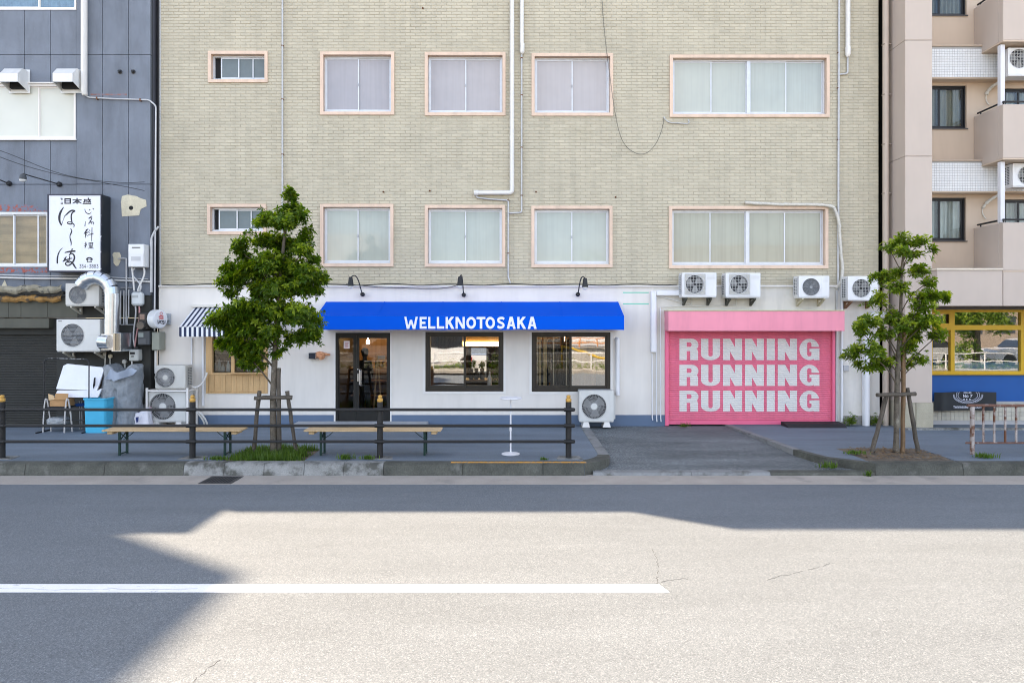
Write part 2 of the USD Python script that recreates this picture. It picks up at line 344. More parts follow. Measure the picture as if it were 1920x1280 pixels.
# left pavement, its rounded corner and the strip of edging stones beside the driveway
XL = 1.76
cx, cy, r = XL-.75, KERB+.75, .75
arc = [(cx+r*math.sin(a), cy-r*math.cos(a)) for a in np.linspace(0, PI/2, 12)]
outer = Polygon([(X(1096, KERB+.03), FACE+.2), (X(1096, KERB+.03), KERB+.01)]+[p for p in arc if p[0] > X(1096, KERB)]+[(XL, FACE+.2)])
inner = outer.buffer(-.2)
edge = outer.difference(affinity.translate(outer, -.19, .19)).difference(sbox(-50, 0, X(1096, KERB+.03)+.002, 50))
ycuts = [KERB, 12.4, 13.1, 13.8, 14.5, 15.2, 15.95]
for a, b in zip(ycuts[:-1], ycuts[1:]):
    pc = edge.intersection(sbox(0, a+.004, 3, b-.004))
    for p in polys(pc): put('edging_stone', ex_xy(p, 0, PZ+.006), concrete_edge if a > 12 else concrete_moss, kerb)
pave_l = unary_union([sbox(-70, KERB+.24, X(1096, KERB+.03), 40), outer.difference(edge)]).difference(sbox(-70, FACE+.2, 70, 60))
pit1 = sbox(X(440, 12.45), KERB+.26, X(588, 12.45), 13.0)
sheet('pavement', pave_l.difference(pit1), -.01, PZ, pave_mat)
# right pavement with flared kerb
rb = [(4.97, FACE+.2), (5.02, 15.6), (5.32, 12.8), (5.52, 12.15), (5.95, 11.80), (xr, KERB+.01)]
right = Polygon(rb+[(70, KERB+.01), (70, FACE+.2)])
rstrip = LineString(rb).buffer(.13, cap_style=2).intersection(right)
put('edging_stone', ex_xy(rstrip.intersection(sbox(0, 12.9, 20, 20)), 0, PZ+.005), concrete_edge, kerb)
put('edging_stone', ex_xy(rstrip.intersection(sbox(0, 0, xr-.004, 12.892)), 0, PZ+.006), concrete_moss, kerb)
pit2 = sbox(X(1592, 12.5), KERB+.27, X(1752, 12.5), 13.05)
sheet('pavement', right.difference(rstrip).difference(sbox(xr-.01, 0, 70, KERB+.24)).difference(pit2).difference(sbox(0, 0, xr, KERB+.02)), -.01, PZ, pave_mat)
# driveway: rises from the lip to the shutter
nx, ny = 36, 30
gx, gy = np.meshgrid(np.linspace(1.4, 6.3, nx), np.linspace(KERB+.14, FACE+.15, ny)); gz = .045+(PZ-.03-.045)*np.clip((gy-KERB)/4.2, 0, 1)**.8
gz += .014*(meshkit.fbm(np.stack([gx*1.1, gy*1.1, gx*0], -1), 4, 3)-.5)
V = np.stack([gx, gy, gz], -1).reshape(-1, 3); q = []
for j in range(ny-1):
    for i in range(nx-1):
        a = j*nx+i; q += [[a, a+1, a+nx+1], [a, a+nx+1, a+nx]]
put('driveway', (V, np.array(q)), drive_mat, smooth=True, kind='structure')
for a, b in ((X(1112, KERB), 3.05), (3.05, 4.4), (4.4, xr)):
    put('dropped_kerb_stone', ex_yz(Polygon([(KERB, 0), (KERB+.02, .05), (KERB+.05, .062), (KERB+.17, .064), (KERB+.17, 0)]), a+.004, b-.004), concrete_edge if a < 4 else concrete_moss, kerb)
# tree pits
put('tree_pit', ex_xy(pit1, 0, PZ-.02), soil_mat, kind='structure')
g2x, g2y = np.meshgrid(np.linspace(pit2.bounds[0], pit2.bounds[2], 30), np.linspace(pit2.bounds[1], pit2.bounds[3], 16))
g2z = PZ-.04+.065*meshkit.fbm(np.stack([g2x*3, g2y*3, g2x*0], -1), 4, 9); V = np.stack([g2x, g2y, g2z], -1).reshape(-1, 3)
q = []
for j in range(15):
    for i in range(29):
        a = j*30+i; q += [[a, a+1, a+31], [a, a+31, a+30]]
put('tree_pit', (V, np.array(q)), soil_mat, kind='structure')
# concrete pads under the fence posts
for px in (4, 361, 712, 1066):
    xc = X(px, 12.1); put('post_pad', ex_xy(Polygon([(xc-.22, 11.98), (xc+.25, 11.97), (xc+.2, 12.26), (xc-.16, 12.27)]), PZ-.05, PZ+.008), concrete_light, kerb)
# drain grate in the gutter
dg = thing('drain_grate', 'dark iron drain grate set in the gutter below the pale kerb stones', 'drain grate', (X(408, 11.2), 11.2, .004))
gx0, gx1 = X(385, 11.2), X(437, 11.2)
iron = M('cast_iron', (.045, .045, .045), .6, .2, 20, .2, 60)
put('frame', cat_([bx(gx0-.04, gx1+.04, 11.02, 11.06, 0, .012), bx(gx0-.04, gx1+.04, 11.5, 11.54, 0, .012), bx(gx0-.04, gx0, 11.06, 11.5, 0, .012), bx(gx1, gx1+.04, 11.06, 11.5, 0, .012)]), iron, dg)
put('plate', bx(gx0, gx1, 11.06, 11.5, 0, .0055), dark_void, dg)
for i in range(9): put('bar', bx(gx0+.01+i*(gx1-gx0-.04)/8, gx0+.032+i*(gx1-gx0-.04)/8, 11.06, 11.5, .0058, .0105), iron, dg)

# ------------------------------------------------------------------ the tiled building
FY = 16.0
bld = thing('tiled_building', 'wide building clad in pale olive tiles with a white painted ground floor', 'building', (-8.25, 16.0, PZ))
BX0, BX1, BTOP, BY1 = -8.25, 8.59, 14.8, 25.0
ZB = Z(536, FY)                                             # bottom of the tiles
wins = [(390, 503, 96, 156), (600, 740, 97, 216.5), (796, 948.5, 98, 218), (996, 1150, 100, 218.5), (1255, 1555.5, 103, 221),
        (388.5, 500, 382, 440.5), (600, 738.5, 382, 500.5), (796, 948, 384, 501), (995.5, 1149, 385.5, 502), (1253.5, 1553, 386, 504)]
WR = [(X(a, FY), X(b, FY), Z(d, FY), Z(c, FY)) for a, b, c, d in wins]
upper = sbox(BX0, ZB-.03, BX1, BTOP)
holes = unary_union([sbox(a+.07, c+.07, b-.07, d-.07) for a, b, c, d in WR])
w0 = put('upper_wall', ex_xz(upper.difference(holes), FY+.006, FY+.30), joint_mat, bld)
put('upper_storeys', bx(BX0, BX1, FY+.30, BY1, 3.30, BTOP), joint_mat, bld)
# tiles, one by one: running bond
TP, RP, J = 19.3/80, 5.715/80, .0095
tiles = []
nrow = int((10.4-ZB)/RP)+2
for r_ in range(nrow):
    z0 = ZB+r_*RP; z1 = z0+RP-J
    if z0 > 10.6: break
    x = BX0+.085-TP+(0 if r_ % 2 else TP/2)
    while x < BX1:
        a, b = max(x, BX0), min(x+TP-J, BX1); x += TP
        if b-a < .03: continue
        seg = [(a, b)]
        for (wa, wb, wc, wd) in WR:
            if z1 > wc+.045 and z0 < wd-.045:
                ns = []
                for s0, s1 in seg:
                    if s1 <= wa+.05 or s0 >= wb-.05: ns.append((s0, s1)); continue
                    if s0 < wa+.05: ns.append((s0, wa+.05))
                    if s1 > wb-.05: ns.append((wb-.05, s1))
                seg = ns
        for s0, s1 in seg:
            if s1-s0 > .025: tiles.append((s0, s1, z0, z1))
def tile_mesh(s0, s1, z0, z1, dy):
    c = .005; y0, y1 = FY+dy, FY+.008
    v = np.array([[s0, y1, z0], [s1, y1, z0], [s1, y1, z1], [s0, y1, z1], [s0, y0+c, z0], [s1, y0+c, z0], [s1, y0+c, z1], [s0, y0+c, z1],
                  [s0+c, y0, z0+c], [s1-c, y0, z0+c], [s1-c, y0, z1-c], [s0+c, y0, z1-c]])
    f = []
    for a in range(4):
        b = (a+1) % 4; f += [[a, b, 4+b], [a, 4+b, 4+a], [4+a, 4+b, 8+b], [4+a, 8+b, 8+a]]
    f += [[8, 9, 10], [8, 10, 11]]
    return v, np.array(f)
tr = np.random.default_rng(11); tiles.sort(key=lambda t: abs((t[0]+t[1])/2)*.3+t[2]); allv, allf, allt = [], [], []; nv = 0
for i, t in enumerate(tiles):
    dy = tr.normal(0, .0012); tone = np.clip(.5+tr.normal(0, .17)+.5*(meshkit.fbm(np.array([t[0]*.5, 0, t[2]*.9]), 3, 5)-.5), 0, 1)
    v, f = tile_mesh(*t, dy); v[:, 1] += tr.normal(0, .0008)*(v[:, 0]-t[0])/.2
    if i < 300: put('tile', (v, f), tile_mat, w0, prim={'tone': np.full(len(v), tone)})
    else:
        allv.append(v); allf.append(f+nv); nv += len(v); allt.append(np.full(len(v), tone))
put('tiles', (np.vstack(allv), np.vstack(allf)), tile_mat, bld, kind='stuff', prim={'tone': np.concatenate(allt)})
# windows above
def window(rect, panes, mat, cols, gaps=()):
    a, b, c, d = rect
    fr = sbox(a+.008, c+.008, b-.008, d-.008).difference(sbox(a+.08, c+.08, b-.08, d-.08))
    w = put('window', ex_xz(fr, FY-.03, FY+.13), peach, bld)
    ia, ib, ic, idd = a+.085, b-.085, c+.085, d-.085
    t = .035
    fm = sbox(ia, ic, ib, idd).difference(sbox(ia+t, ic+t*1.3, ib-t, idd-t))
    put('frame', ex_xz(fm, FY+.08, FY+.15), alu, w)
    put('sill', cbx(ia+.002, ib-.002, FY+.045, FY+.079, ic+.001, ic+.03, .004), alu, w)
    for k, (p0, p1) in enumerate(panes):
        y = FY+.095+.018*(k % 2)
        s = sbox(p0, ic+.045, p1, idd-.035); inn = sbox(p0+.028, ic+.08, p1-.028, idd-.065)
        put('sash', ex_xz(s.difference(inn), y, y+.016), alu, w)
        put('pane', bx(p0+.027, p1-.027, y+.008, y+.014, ic+.079, idd-.064), cols[k] if isinstance(cols, list) else cols, w)
    put('backing', bx(ia+.003, ib-.003, FY+.152, FY+.165, ic+.003, idd-.003), dark_void, w)
    return w
for i, rc in enumerate(WR):
    a, b, c, d = rc; top = i < 5
    if i in (0, 5):
        p = [X(v, FY) for v in ((411, 444, 499) if i == 0 else (407, 441, 495))]
        w = window(rc, [(p[0], p[1]+.02), (p[1]-.02, p[2])], pane_blue, pane_blue)
        put('mullion', bx((p[1]+p[2])/2-.012, (p[1]+p[2])/2+.012, FY+.098, FY+.1125, c+.14, d-.14), alu, w)
    elif i in (4, 9):
        ia, ib = a+.115, b-.115; m = [ia+(ib-ia)*k/4 for k in range(5)]
        w = window(rc, [(m[0], m[1]+.02), (m[1]-.02, m[2]-.03), (m[2]+.03, m[3]+.02), (m[3]-.02, m[4])], pane_green if top else pane_grey, [pane_blue if False else pane_green]*4 if top else pane_grey)
        put('mullion', bx(m[2]-.04, m[2]+.04, FY+.07, FY+.12, c+.12, d-.12), alu, w)
    else:
        ia, ib = a+.115, b-.115; m = (ia+ib)/2
        w = window(rc, [(ia, m+.02), (m-.02, ib)], pane_lilac, pane_lilac if top else pane_green)
        put('latch', cbx(m-.012, m+.012, FY+.075, FY+.092, (c+d)/2-.03, (c+d)/2+.03, .004), alu_grey, w)
# pipes and cables on the tiles
def clip(px, py, Y=FY, w=.05): return cbx(X(px, Y)-w/2, X(px, Y)+w/2, Y-.055, Y+.001, Z(py, Y)-.012, Z(py, Y)+.012, .003)
PY = FY-.035
put('conduit', tube([(X(530.5, FY), PY, 10.7), (X(530.5, FY), PY, Z(470, FY))], .021), conduit, bld, True)
for py in (87, 187, 290, 392): put('pipe_clip', clip(530.5, py), rust, bld)
put('downpipe', tube(bend([(X(960, FY), FY-.06, 10.8), (X(960, FY), FY-.06, Z(362, FY)), (X(893, FY), FY-.06, Z(362.5, FY))], .07), .053, 12), pvc_white, bld, True, label='white pipe running down between two windows and turning left at its foot')
put('pipe_sleeve', tube([(X(889, FY), FY-.06, Z(362.5, FY)), (X(897, FY), FY-.06, Z(362.5, FY))], .065, 12), pvc_white, bld, True)
put('conduit', tube(bend([(X(892, FY), PY, Z(366, FY)), (X(895, FY), PY, Z(371, FY)), (X(920, FY), PY, Z(374, FY)), (X(953, FY), PY, Z(376, FY)), (X(953, FY), PY, Z(520, FY)), (X(957, FY), PY, Z(531, FY))], .05), .019), conduit, bld, True)
put('downpipe', tube([(X(978.5, FY), FY-.055, 10.8), (X(978.5, FY), FY-.055, Z(86, FY))], .048, 12), pvc_white, bld, True)
put('pipe_sleeve', tube([(X(979, FY), FY-.055, Z(84, FY)), (X(979, FY), FY-.055, Z(99, FY)), (X(979, FY), FY-.055, Z(103, FY))], [.055, .055, .03], 12), pvc_white, bld, True)
put('conduit', tube(bend([(X(978, FY), PY, Z(100, FY)), (X(978, FY), PY, Z(399, FY)), (X(955, FY), PY, Z(400, FY))], .05), .019), conduit, bld, True)
for px, py in ((978, 110), (978, 179), (978, 277), (978, 367), (953, 376), (953, 475)): put('pipe_clip', clip(px, py), rust, bld)
put('conduit', tube([(X(1572, FY), PY, 10.7), (X(1570, FY), PY, Z(545, FY))], .026), conduit, bld, True)
put('downpipe', tube([(X(1587.5, FY), FY-.06, 10.7), (X(1587.5, FY), FY-.06, Z(93, FY))], .053, 12), pvc_white, bld, True)
put('pipe_sleeve', tube([(X(1587.5, FY), FY-.06, Z(91, FY)), (X(1587.5, FY), FY-.06, Z(104, FY)), (X(1587.5, FY), FY-.06, Z(109, FY))], [.062, .062, .03], 12), pvc_white, bld, True)
put('conduit', tube(bend([(X(1588, FY), PY, Z(106, FY)), (X(1588, FY), PY, Z(139, FY)), (X(1572, FY), PY, Z(141, FY))], .05), .022), conduit, bld, True)
for py in (100, 166, 263, 359, 455): put('pipe_clip', clip(1571, py), rust, bld)
hr = np.random.default_rng(3)
hose = [(X(1394, FY), FY-.07, Z(381, FY)), (X(1420, FY), FY-.07, Z(382, FY)), (X(1470, FY), FY-.07, Z(385, FY)), (X(1540, FY), FY-.07, Z(385, FY)), (X(1563, FY), FY-.08, Z(389, FY)), (X(1570, FY), FY-.09, Z(420, FY)), (X(1573, FY), FY-.09, Z(470, FY)), (X(1577, FY), FY-.09, Z(505, FY)), (X(1574, FY), FY-.09, Z(528, FY)), (X(1565, FY), FY-.07, Z(541, FY))]
hp = np.array(bend(hose, .12, 5)); hp += hr.normal(0, .006, hp.shape)*np.array([1, .3, 1])
cream = M('taped_hose', (.60, .57, .50), .7, .12, 20, bump=.3, bscale=60)
put('insulated_hose', tube(hp, .036+hr.normal(0, .003, len(hp)), 9), cream, bld, True, label='cream taped hose run above the wide window and down')
t = np.linspace(0, 1, 40)
def spline(P, n=50):
    from scipy.interpolate import PchipInterpolator, CubicSpline
    P = np.array(P, float); s = np.r_[0, np.cumsum(np.linalg.norm(np.diff(P, axis=0), axis=1))]; return CubicSpline(s, P)(np.linspace(0, s[-1], n))
cable = spline([(X(1127, FY), FY-.03, 10.6), (X(1133, FY), FY-.03, Z(60, FY)), (X(1146, FY), FY-.07, Z(170, FY)), (X(1158, FY), FY-.06, Z(240, FY)), (X(1178, FY), FY-.04, Z(280, FY)), (X(1205, FY), FY-.04, Z(290, FY)), (X(1228, FY), FY-.04, Z(272, FY)), (X(1244, FY), FY-.03, Z(222, FY))], 60)
put('cable', tube(cable, .0055, 5), M('grey_cable', (.07, .07, .065), .6), bld, True, label='thin black cable sagging in a loop across the tiles')
put('cable', tube(spline([(X(1244, FY), FY-.03, Z(220, FY)), (X(1254, FY), FY-.03, Z(230, FY)), (X(1275, FY), FY-.03, Z(232, FY)), (X(1291, FY), FY-.03, Z(231, FY)), (X(1290, FY), FY-.03, Z(225, FY))], 20), .012, 6), conduit, bld, True)
# small rust stains round old anchors
for px, py in ((719, 360), (793, 16), (1154, 370), (806, 358), (1005, 360)):
    put('anchor', lathe([(.02, 0), (.02, .03), (.008, .05)], (X(px, FY), FY, Z(py, FY)), 8, 'y'), rust, bld)
# ---- ground floor: white wall with openings
LY = FACE
doorr = (X(629, LY), X(731.5, LY), PZ, Z(623.5, LY))
win1 = (X(797.5, LY), X(944, LY), Z(733.5, LY), Z(622, LY)); win2 = (X(997, LY), X(1144.5, LY), Z(734, LY), Z(623, LY))
kio = (X(387, LY), X(502, LY), Z(737, LY), Z(618, LY)); shut = (X(1247, LY), X(1564, LY), PZ-.05, Z(600, LY))
wall = sbox(BX0, 0.05, BX1, ZB-.031)
for r_ in (doorr, win1, win2, kio, shut): wall = wall.difference(sbox(r_[0], r_[2], r_[1], r_[3]))
xm = X(1225, LY)
put('ground_floor_wall', ex_xz(wall.intersection(sbox(-20, 0, xm, 9)), LY, LY+.28), white_wall, bld)
put('ground_floor_wall', ex_xz(wall.intersection(sbox(xm, 0, 20, 9)), LY, LY+.28), dirty_white, bld, label='stained white wall around the pink shutter')
put('ledge', cbx(BX0, BX1, LY-.045, LY+.05, ZB-.03, ZB+.012, .008), white_trim, bld)
for a, b in ((372, 626), (734, 1247)):
    put('plinth', cbx(X(a, LY), X(b, LY), LY-.012, LY+.02, .1, Z(777.5, LY), .003), slate_paint, bld, label='slate blue painted band at the foot of the white wall')
put('plinth', cbx(X(1580, LY), BX1, LY-.006, LY+.02, .1, Z(779, LY), .003), M('bare_concrete', (.3, .29, .26), .9, .15, 4, .1, 60, streak=.3), bld)
# trims round door and windows
for rc, w_ in ((doorr, .035), (win1, .06), (win2, .06)):
    a, b, c, d = rc; o = sbox(a-w_, c-(w_ if rc is not doorr else 0), b+w_, d+.01)
    put('trim', ex_xz(o.difference(sbox(a, c-.2 if rc is doorr else c, b, d)), LY-.012, LY+.002), white_trim, bld)
# blue-green masking tape marks
teal = M('teal_tape', C(120, 205, 190), .6)
for py in (548.5, 569.5): put('tape_strip', bx(X(1168, LY), X(1216.5, LY), LY-.002, LY+.001, Z(py+1, LY), Z(py-1, LY)), teal, bld)
# shop windows
def shop_window(rc, slide, film, label):
    a, b, c, d = rc; t_ = .07
    w = put('shop_window', ex_xz(sbox(a+.002, c+.002, b-.002, d-.002).difference(sbox(a+t_, c+t_, b-t_, d-t_)), LY+.012, LY+.13), bronze_frame, bld, label=label)
    put('sill', cbx(a+.004, b-.004, LY-.02, LY+.011, c+.003, c+.035, .004), bronze_frame, w)
    m = (a+b)/2
    for k, (p0, p1) in enumerate(((a+t_, m+.03), (m-.03, b-t_))):
        y = LY+.045+.035*(k if film == 0 else 1-k); s = .05
        put('sash', ex_xz(sbox(p0, c+t_, p1, d-t_).difference(sbox(p0+s, c+t_+s*1.3, p1-s, d-t_-s*.8)), y, y+.03), bronze_frame, w)
        put('pane', bx(p0+s-.002, p1-s+.002, y+.012, y+.017, c+t_+s*1.3-.002, d-t_-s*.8+.002), glass_film if k == film else glass, w)
shop_window(win1, 0, 0, 'dark framed sliding shop window under the awning nearer the door')
shop_window(win2, 1, 1, 'dark framed sliding shop window above the floor standing unit')
# door
a, b, c, d = doorr
dr = put('door', ex_xz(sbox(a+.002, c, b-.002, d-.002).difference(sbox(a+.055, c+.05, b-.055, d-.06)), LY+.01, LY+.12), black_frame, bld, label='black framed double glass door')
def leaf(x0, x1, s0, s1):
    bot, top = Z(771, LY), Z(634, LY)
    put('leaf_frame', ex_xz(sbox(x0, c+.06, x1, d-.062).difference(sbox(x0+s0, bot, x1-s1, top)), LY+.04, LY+.085), black_frame, dr)
    put('pane', bx(x0+s0-.003, x1-s1+.003, LY+.060, LY+.066, bot-.003, top+.003), glass, dr)
xs = X(667.5, LY); leaf(a+.057, xs-.002, .025, .07); leaf(xs+.002, b-.057, .06, .03)
for k, (px0, py0, py1, rr) in enumerate(((674.5, 692, 722.5, .012), (677.3, 693, 724, .010))):
    put('handle', tube(bend([(X(px0, LY), LY+.04, Z(py0, LY)), (X(px0, LY), LY-.03, Z(py0+1, LY)), (X(px0, LY), LY-.03, Z(py1-1, LY)), (X(px0, LY), LY+.04, Z(py1, LY))], .02), rr, 8), chrome, dr, True)
put('lock', cbx(X(669, LY), X(671.8, LY), LY+.028, LY+.041, Z(715.5, LY), Z(700, LY), .004), chrome, dr)
put('lock', lathe([(.018, 0), (.018, .012), (.012, .016)], (X(670.3, LY), LY+.04, Z(692.5, LY)), 12, 'y'), chrome, dr, True)
put('notice', bx(X(643.5, LY), X(654.5, LY), LY+.056, LY+.058, Z(653.5, LY), Z(639, LY)), M('notice_paper', (.74, .66, .66), .8), dr)
red_ink = M('red_ink', (.45, .08, .08), .7)
for k in range(5): put('print', bx(X(645.5+.5*(k % 2), LY), X(652.5-.7*(k % 3), LY), LY+.0545, LY+.0558, Z(643.0+k*2, LY)-.006, Z(643.0+k*2, LY)+.004), red_ink, dr)
st = put('door_step', cbx(X(553, 15.7), X(801, 15.7), 15.45, LY-.013, .15, .288, .012), concrete_step, bld)
# serving window of pale pine
pine = M('pine_boards', (.62, .40, .19), .55, .07, 1.5, .05, 40, streak=.18, stretch=(14, 14, .7), patch=((.22, .10, .035), 7.0, .735, .78), tone=.16)
a, b, c, d = kio; zt = Z(697, LY); t0 = X(398, LY)-a
tone_of = lambda m, v: {'tone': np.full(len(m.vertices), v)}
m = ex_xz(sbox(a+.002, c, b-.002, d).difference(sbox(a+t0, zt-.02, b-.09, d-.05)).difference(sbox(a+.06, c+.025, b-.06, zt-.07)), LY-.025, LY+.1)
kf = put('serving_window', m, pine, bld, label='pine framed serving window under the striped awning', prim=tone_of(m, .55))
n = 10; xs0, xs1 = a+.062, b-.062; cut = np.linspace(xs0, xs1, n+1)
for k in range(n):
    m = cbx(cut[k]+.0015, cut[k+1]-.0015, LY-.012+.002*(k % 2), LY+.05, c+.027, zt-.072, .003); put('board', m, pine, kf, prim=tone_of(m, .25+.5*((k*37) % 10)/10))
m = cbx(X(433, LY), X(499, LY), LY-.16, LY-.026, zt-.035, zt-.008, .004); put('shelf', m, pine, kf, prim=tone_of(m, .6))
m = cbx(X(433, LY), X(439, LY), LY+.0, LY+.06, zt-.018, d-.052, .004); put('mullion', m, pine, kf, prim=tone_of(m, .5))
put('pane', bx(a+t0, b-.09, LY+.062, LY+.067, zt-.018, d-.052), glass, kf)
# pipes on the white wall
put('downpipe', tube(bend([(X(1155, LY), LY+.02, Z(636, LY)), (X(1157, LY), LY-.06, Z(636, LY)), (X(1157.5, LY), LY-.06, Z(740, LY))], .05), .05, 12), pvc_cool, bld, True)
dct = [(X(1272, LY), LY-.07, Z(552, LY)), (X(1222.5, LY), LY-.07, Z(552, LY)), (X(1223.5, LY), LY-.07, Z(661, LY))]
put('duct_cover', cat_([cbx(X(1219, LY), X(1229, LY), LY-.1, LY-.001, Z(660, LY), Z(546, LY), .015), cbx(X(1229, LY)+.002, X(1275, LY), LY-.1, LY-.001, Z(554.5, LY), Z(544.5, LY), .015)]), pvc_cool, bld)
for px, p0, p1 in ((1222.5, 662, 787), (1230.5, 556, 789.5), (1238.2, 576, 789.5)):
    put('drain_hose', tube([(X(px-.5, LY), LY-.03, Z(p0, LY)), (X(px, LY), LY-.03, Z((p0+p1)/2, LY)), (X(px, LY), LY-.03, Z(p1-6, LY)), (X(px+.3, LY), LY-.06, Z(p1, LY))], .014), pvc_cool, bld, True)
put('drain_hose', tube(bend([(X(1238, LY), LY-.03, Z(576, LY)), (X(1243, LY), LY-.03, Z(575, LY)), (X(1380, LY), LY-.03, Z(572.5, LY)), (X(1380, LY), LY-.03, Z(562, LY))], .03), .011), pvc_white, bld, True)
for px in (1361-1.5,): put('drain_hose', tube(bend([(X(1231, LY), LY-.03, Z(559, LY)), (X(1240, LY), LY-.03, Z(556.5, LY)), (X(1296, LY), LY-.03, Z(572, LY)), (X(1296, LY), LY-.03, Z(560, LY))], .03), .011), pvc_white, bld, True)
put('conduit', tube([(X(1567.5, LY), LY-.03, Z(545, LY)), (X(1567.5, LY), LY-.03, Z(790, LY))], .024), conduit, bld, True)
put('conduit', tube([(X(1577, LY), LY-.03, Z(530, LY)), (X(1577.5, LY), LY-.03, Z(790, LY))], .03), pvc_cool, bld, True)
big = [(BX1+.10, LY-.09, Z(590, LY)), (X(1630, LY), LY-.09, Z(590, LY)), (X(1620, LY), LY-.09, Z(604, LY)), (X(1620, LY), LY-.09, PZ)]
put('downpipe', tube(bend(big, .18, 7), .085, 14), pvc_cool, bld, True, label='thick white pipe bending down behind the right tree')
put('conduit', tube(bend([(X(360.5, LY), LY-.03, Z(632, LY)), (X(360.5, LY), LY-.03, PZ)], .03), .02), pvc_cool, bld, True)
put('conduit', tube(bend([(X(382, LY), LY-.03, Z(630, LY)), (X(382, LY), LY-.03, Z(760, LY))], .03), .03), pvc_cool, bld, True)
put('wall_bracket', cbx(X(1580, LY), X(1590, LY), LY-.05, LY-.001, Z(695, LY), Z(685, LY), .005), alu_grey, bld)
# cable along the top of the white wall
cp = []
for i, px in enumerate(np.linspace(306, 1268, 60)):
    cp.append((X(px, LY), LY-.05, Z(533+1.1*math.sin(i*.9)+1.2*(meshkit.noise(np.array([i*.3, 0, 0]), 2)), LY)))
put('cable', tube(cp, .011, 5), black_cable, bld, True)
put('cable', tube(spline([(X(650, LY), LY-.05, Z(532, LY)), (X(710, LY), LY-.05, Z(538, LY)), (X(780, LY), LY-.05, Z(541, LY)), (X(850, LY), LY-.05, Z(537, LY)), (X(862, LY), LY-.05, Z(533, LY))], 24), .007, 5), black_cable, bld, True)
# rear ground floor walls, ceiling and floor of the shop
wood_in = M('brown_interior_wall', (.30, .17, .08), .6, .12, 2, streak=.3, stretch=(9, 9, .4))
dark_in = M('dark_interior_wall', (.05, .036, .024), .7, .15, 2)
floor_in = M('interior_floor', (.07, .05, .035), .4, .2, 4)
RY = 23.6
rear = sbox(BX0, .1, 2.9, 3.2)
ropen = (X(882, RY), X(913.5, RY), .55, Z(652, RY))
put('rear_wall', ex_xz(rear.difference(sbox(ropen[0], ropen[2], ropen[1], ropen[3])), RY, RY+.2), wood_in, bld)
put('rear_window_frame', ex_xz(sbox(ropen[0]-.07, ropen[2]-.07, ropen[1]+.07, ropen[3]+.07).difference(sbox(ropen[0]+.03, ropen[2], ropen[1]-.03, ropen[3])), RY-.03, RY+.01), black_frame, bld)
put('interior_floor', bx(BX0+.01, BX1-.01, LY+.285, RY+.2, .08, .19), floor_in, bld)
put('ceiling', bx(BX0+.01, BX1-.01, LY+.285, RY+.2, 2.98, 3.05), dark_in, bld)
put('partition', bx(-4.6, -4.5, LY+.285, RY-.01, .191, 2.979), dark_in, bld)
put('partition', bx(2.9, 3.0, LY+.285, RY+.2, .191, 2.979), dark_in, bld)
put('partition', bx(-2.62, -2.56, 17.2, RY-.01, .191, 2.979), wood_in, bld)
put('side_wall', bx(BX0+.01, BX0+.2, LY+.285, BY1-1.6, .1, 3.29), dark_in, bld)
put('side_wall', bx(BX1-.2, BX1-.01, LY+.285, BY1, .1, 3.29), dark_in, bld)
put('partition', bx(-4.49, -2.63, 19.6, 19.7, .191, 2.979), wood_in, bld)
put('partition', bx(-.3, -.24, 20.2, RY-.01, .191, 2.979), dark_in, bld)
put('shutter_room', bx(3.01, BX1-.21, LY+.9, LY+1., .191, 2.979), dark_in, bld)
# ------------------------------------------------------------------ blue awning with lettering
blue_can = M('blue_canvas', C(0, 92, 232), .55, .03, 2, .03, 300, .05, 200)
blue_can = M('royal_blue_canvas', (.0, .09, .62), .75, .03, 1.2, .02, 250, .04, 200, spec=.08)
white_print = M('white_print', (.80, .80, .82), .6, .02)
AX0, AX1, AYF, AYB = -4.34, 2.48, 15.1, LY-.003
az_t, az_f, az_b = Z(565.5, LY), Z(592, AYF), Z(618.5, AYF)
aw = thing('shop_awning', 'royal blue canvas awning with white lettering over the shop door and windows', 'awning', ((AX0+AX1)/2, LY, az_b))
th = .012
nu, nv_ = 121, 9; gu, gv = np.meshgrid(np.linspace(AX0, AX1, nu), np.linspace(0, 1, nv_)); rib = np.abs(np.sin(PI*(gu-AX0)/(AX1-AX0)*5))
gzz = az_f+(az_t-az_f)*gv-.030*rib*np.sin(PI*gv)-.006*meshkit.noise(np.stack([gu*3, gv*4, gu*0], -1), 2)*np.sin(PI*gv); V = np.stack([gu, AYF+(AYB-AYF)*gv, gzz], -1).reshape(-1, 3); qq = []
for j in range(nv_-1):
    for i in range(nu-1):
        a = j*nu+i; qq += [[a, a+1, a+nu+1], [a, a+nu+1, a+nu]]
put('slope', (V, np.array(qq)), blue_can, aw, True)
for k in range(1, 5):
    xs_ = AX0+(AX1-AX0)*k/5; put('seam', ex_yz(Polygon([(AYB, az_t+.001), (AYF, az_f+.001), (AYF, az_f+.004), (AYB, az_t+.004)]), xs_-.012, xs_+.012), blue_can, aw)
xs_ = np.linspace(AX0, AX1, 90); zb_ = az_b+.008*np.abs(np.sin(PI*(xs_-AX0)/(AX1-AX0)*5))+.003*np.sin(xs_*9)
put('valance', ex_xz(Polygon([(AX0, az_f-.001)]+[(x_, z_) for x_, z_ in zip(xs_, zb_)]+[(AX1, az_f-.001)]), AYF, AYF+th), blue_can, aw)
put('hem', ex_xz(Polygon([(x_, z_+.028) for x_, z_ in zip(xs_, zb_)]+[(x_, z_+.024) for x_, z_ in zip(xs_[::-1], zb_[::-1])]), AYF-.0012, AYF-.0002), M('blue_stitching', (.0, .06, .42), .8), aw)
for x0 in (AX0+.0005, AX1-th-.0005):
    put('side_panel', ex_yz(Polygon([(AYB, az_t-.021), (AYF+th+.003, az_f-.02), (AYF+th+.003, az_b+.002), (AYB, az_b+.002)]), x0, x0+th), blue_can, aw)
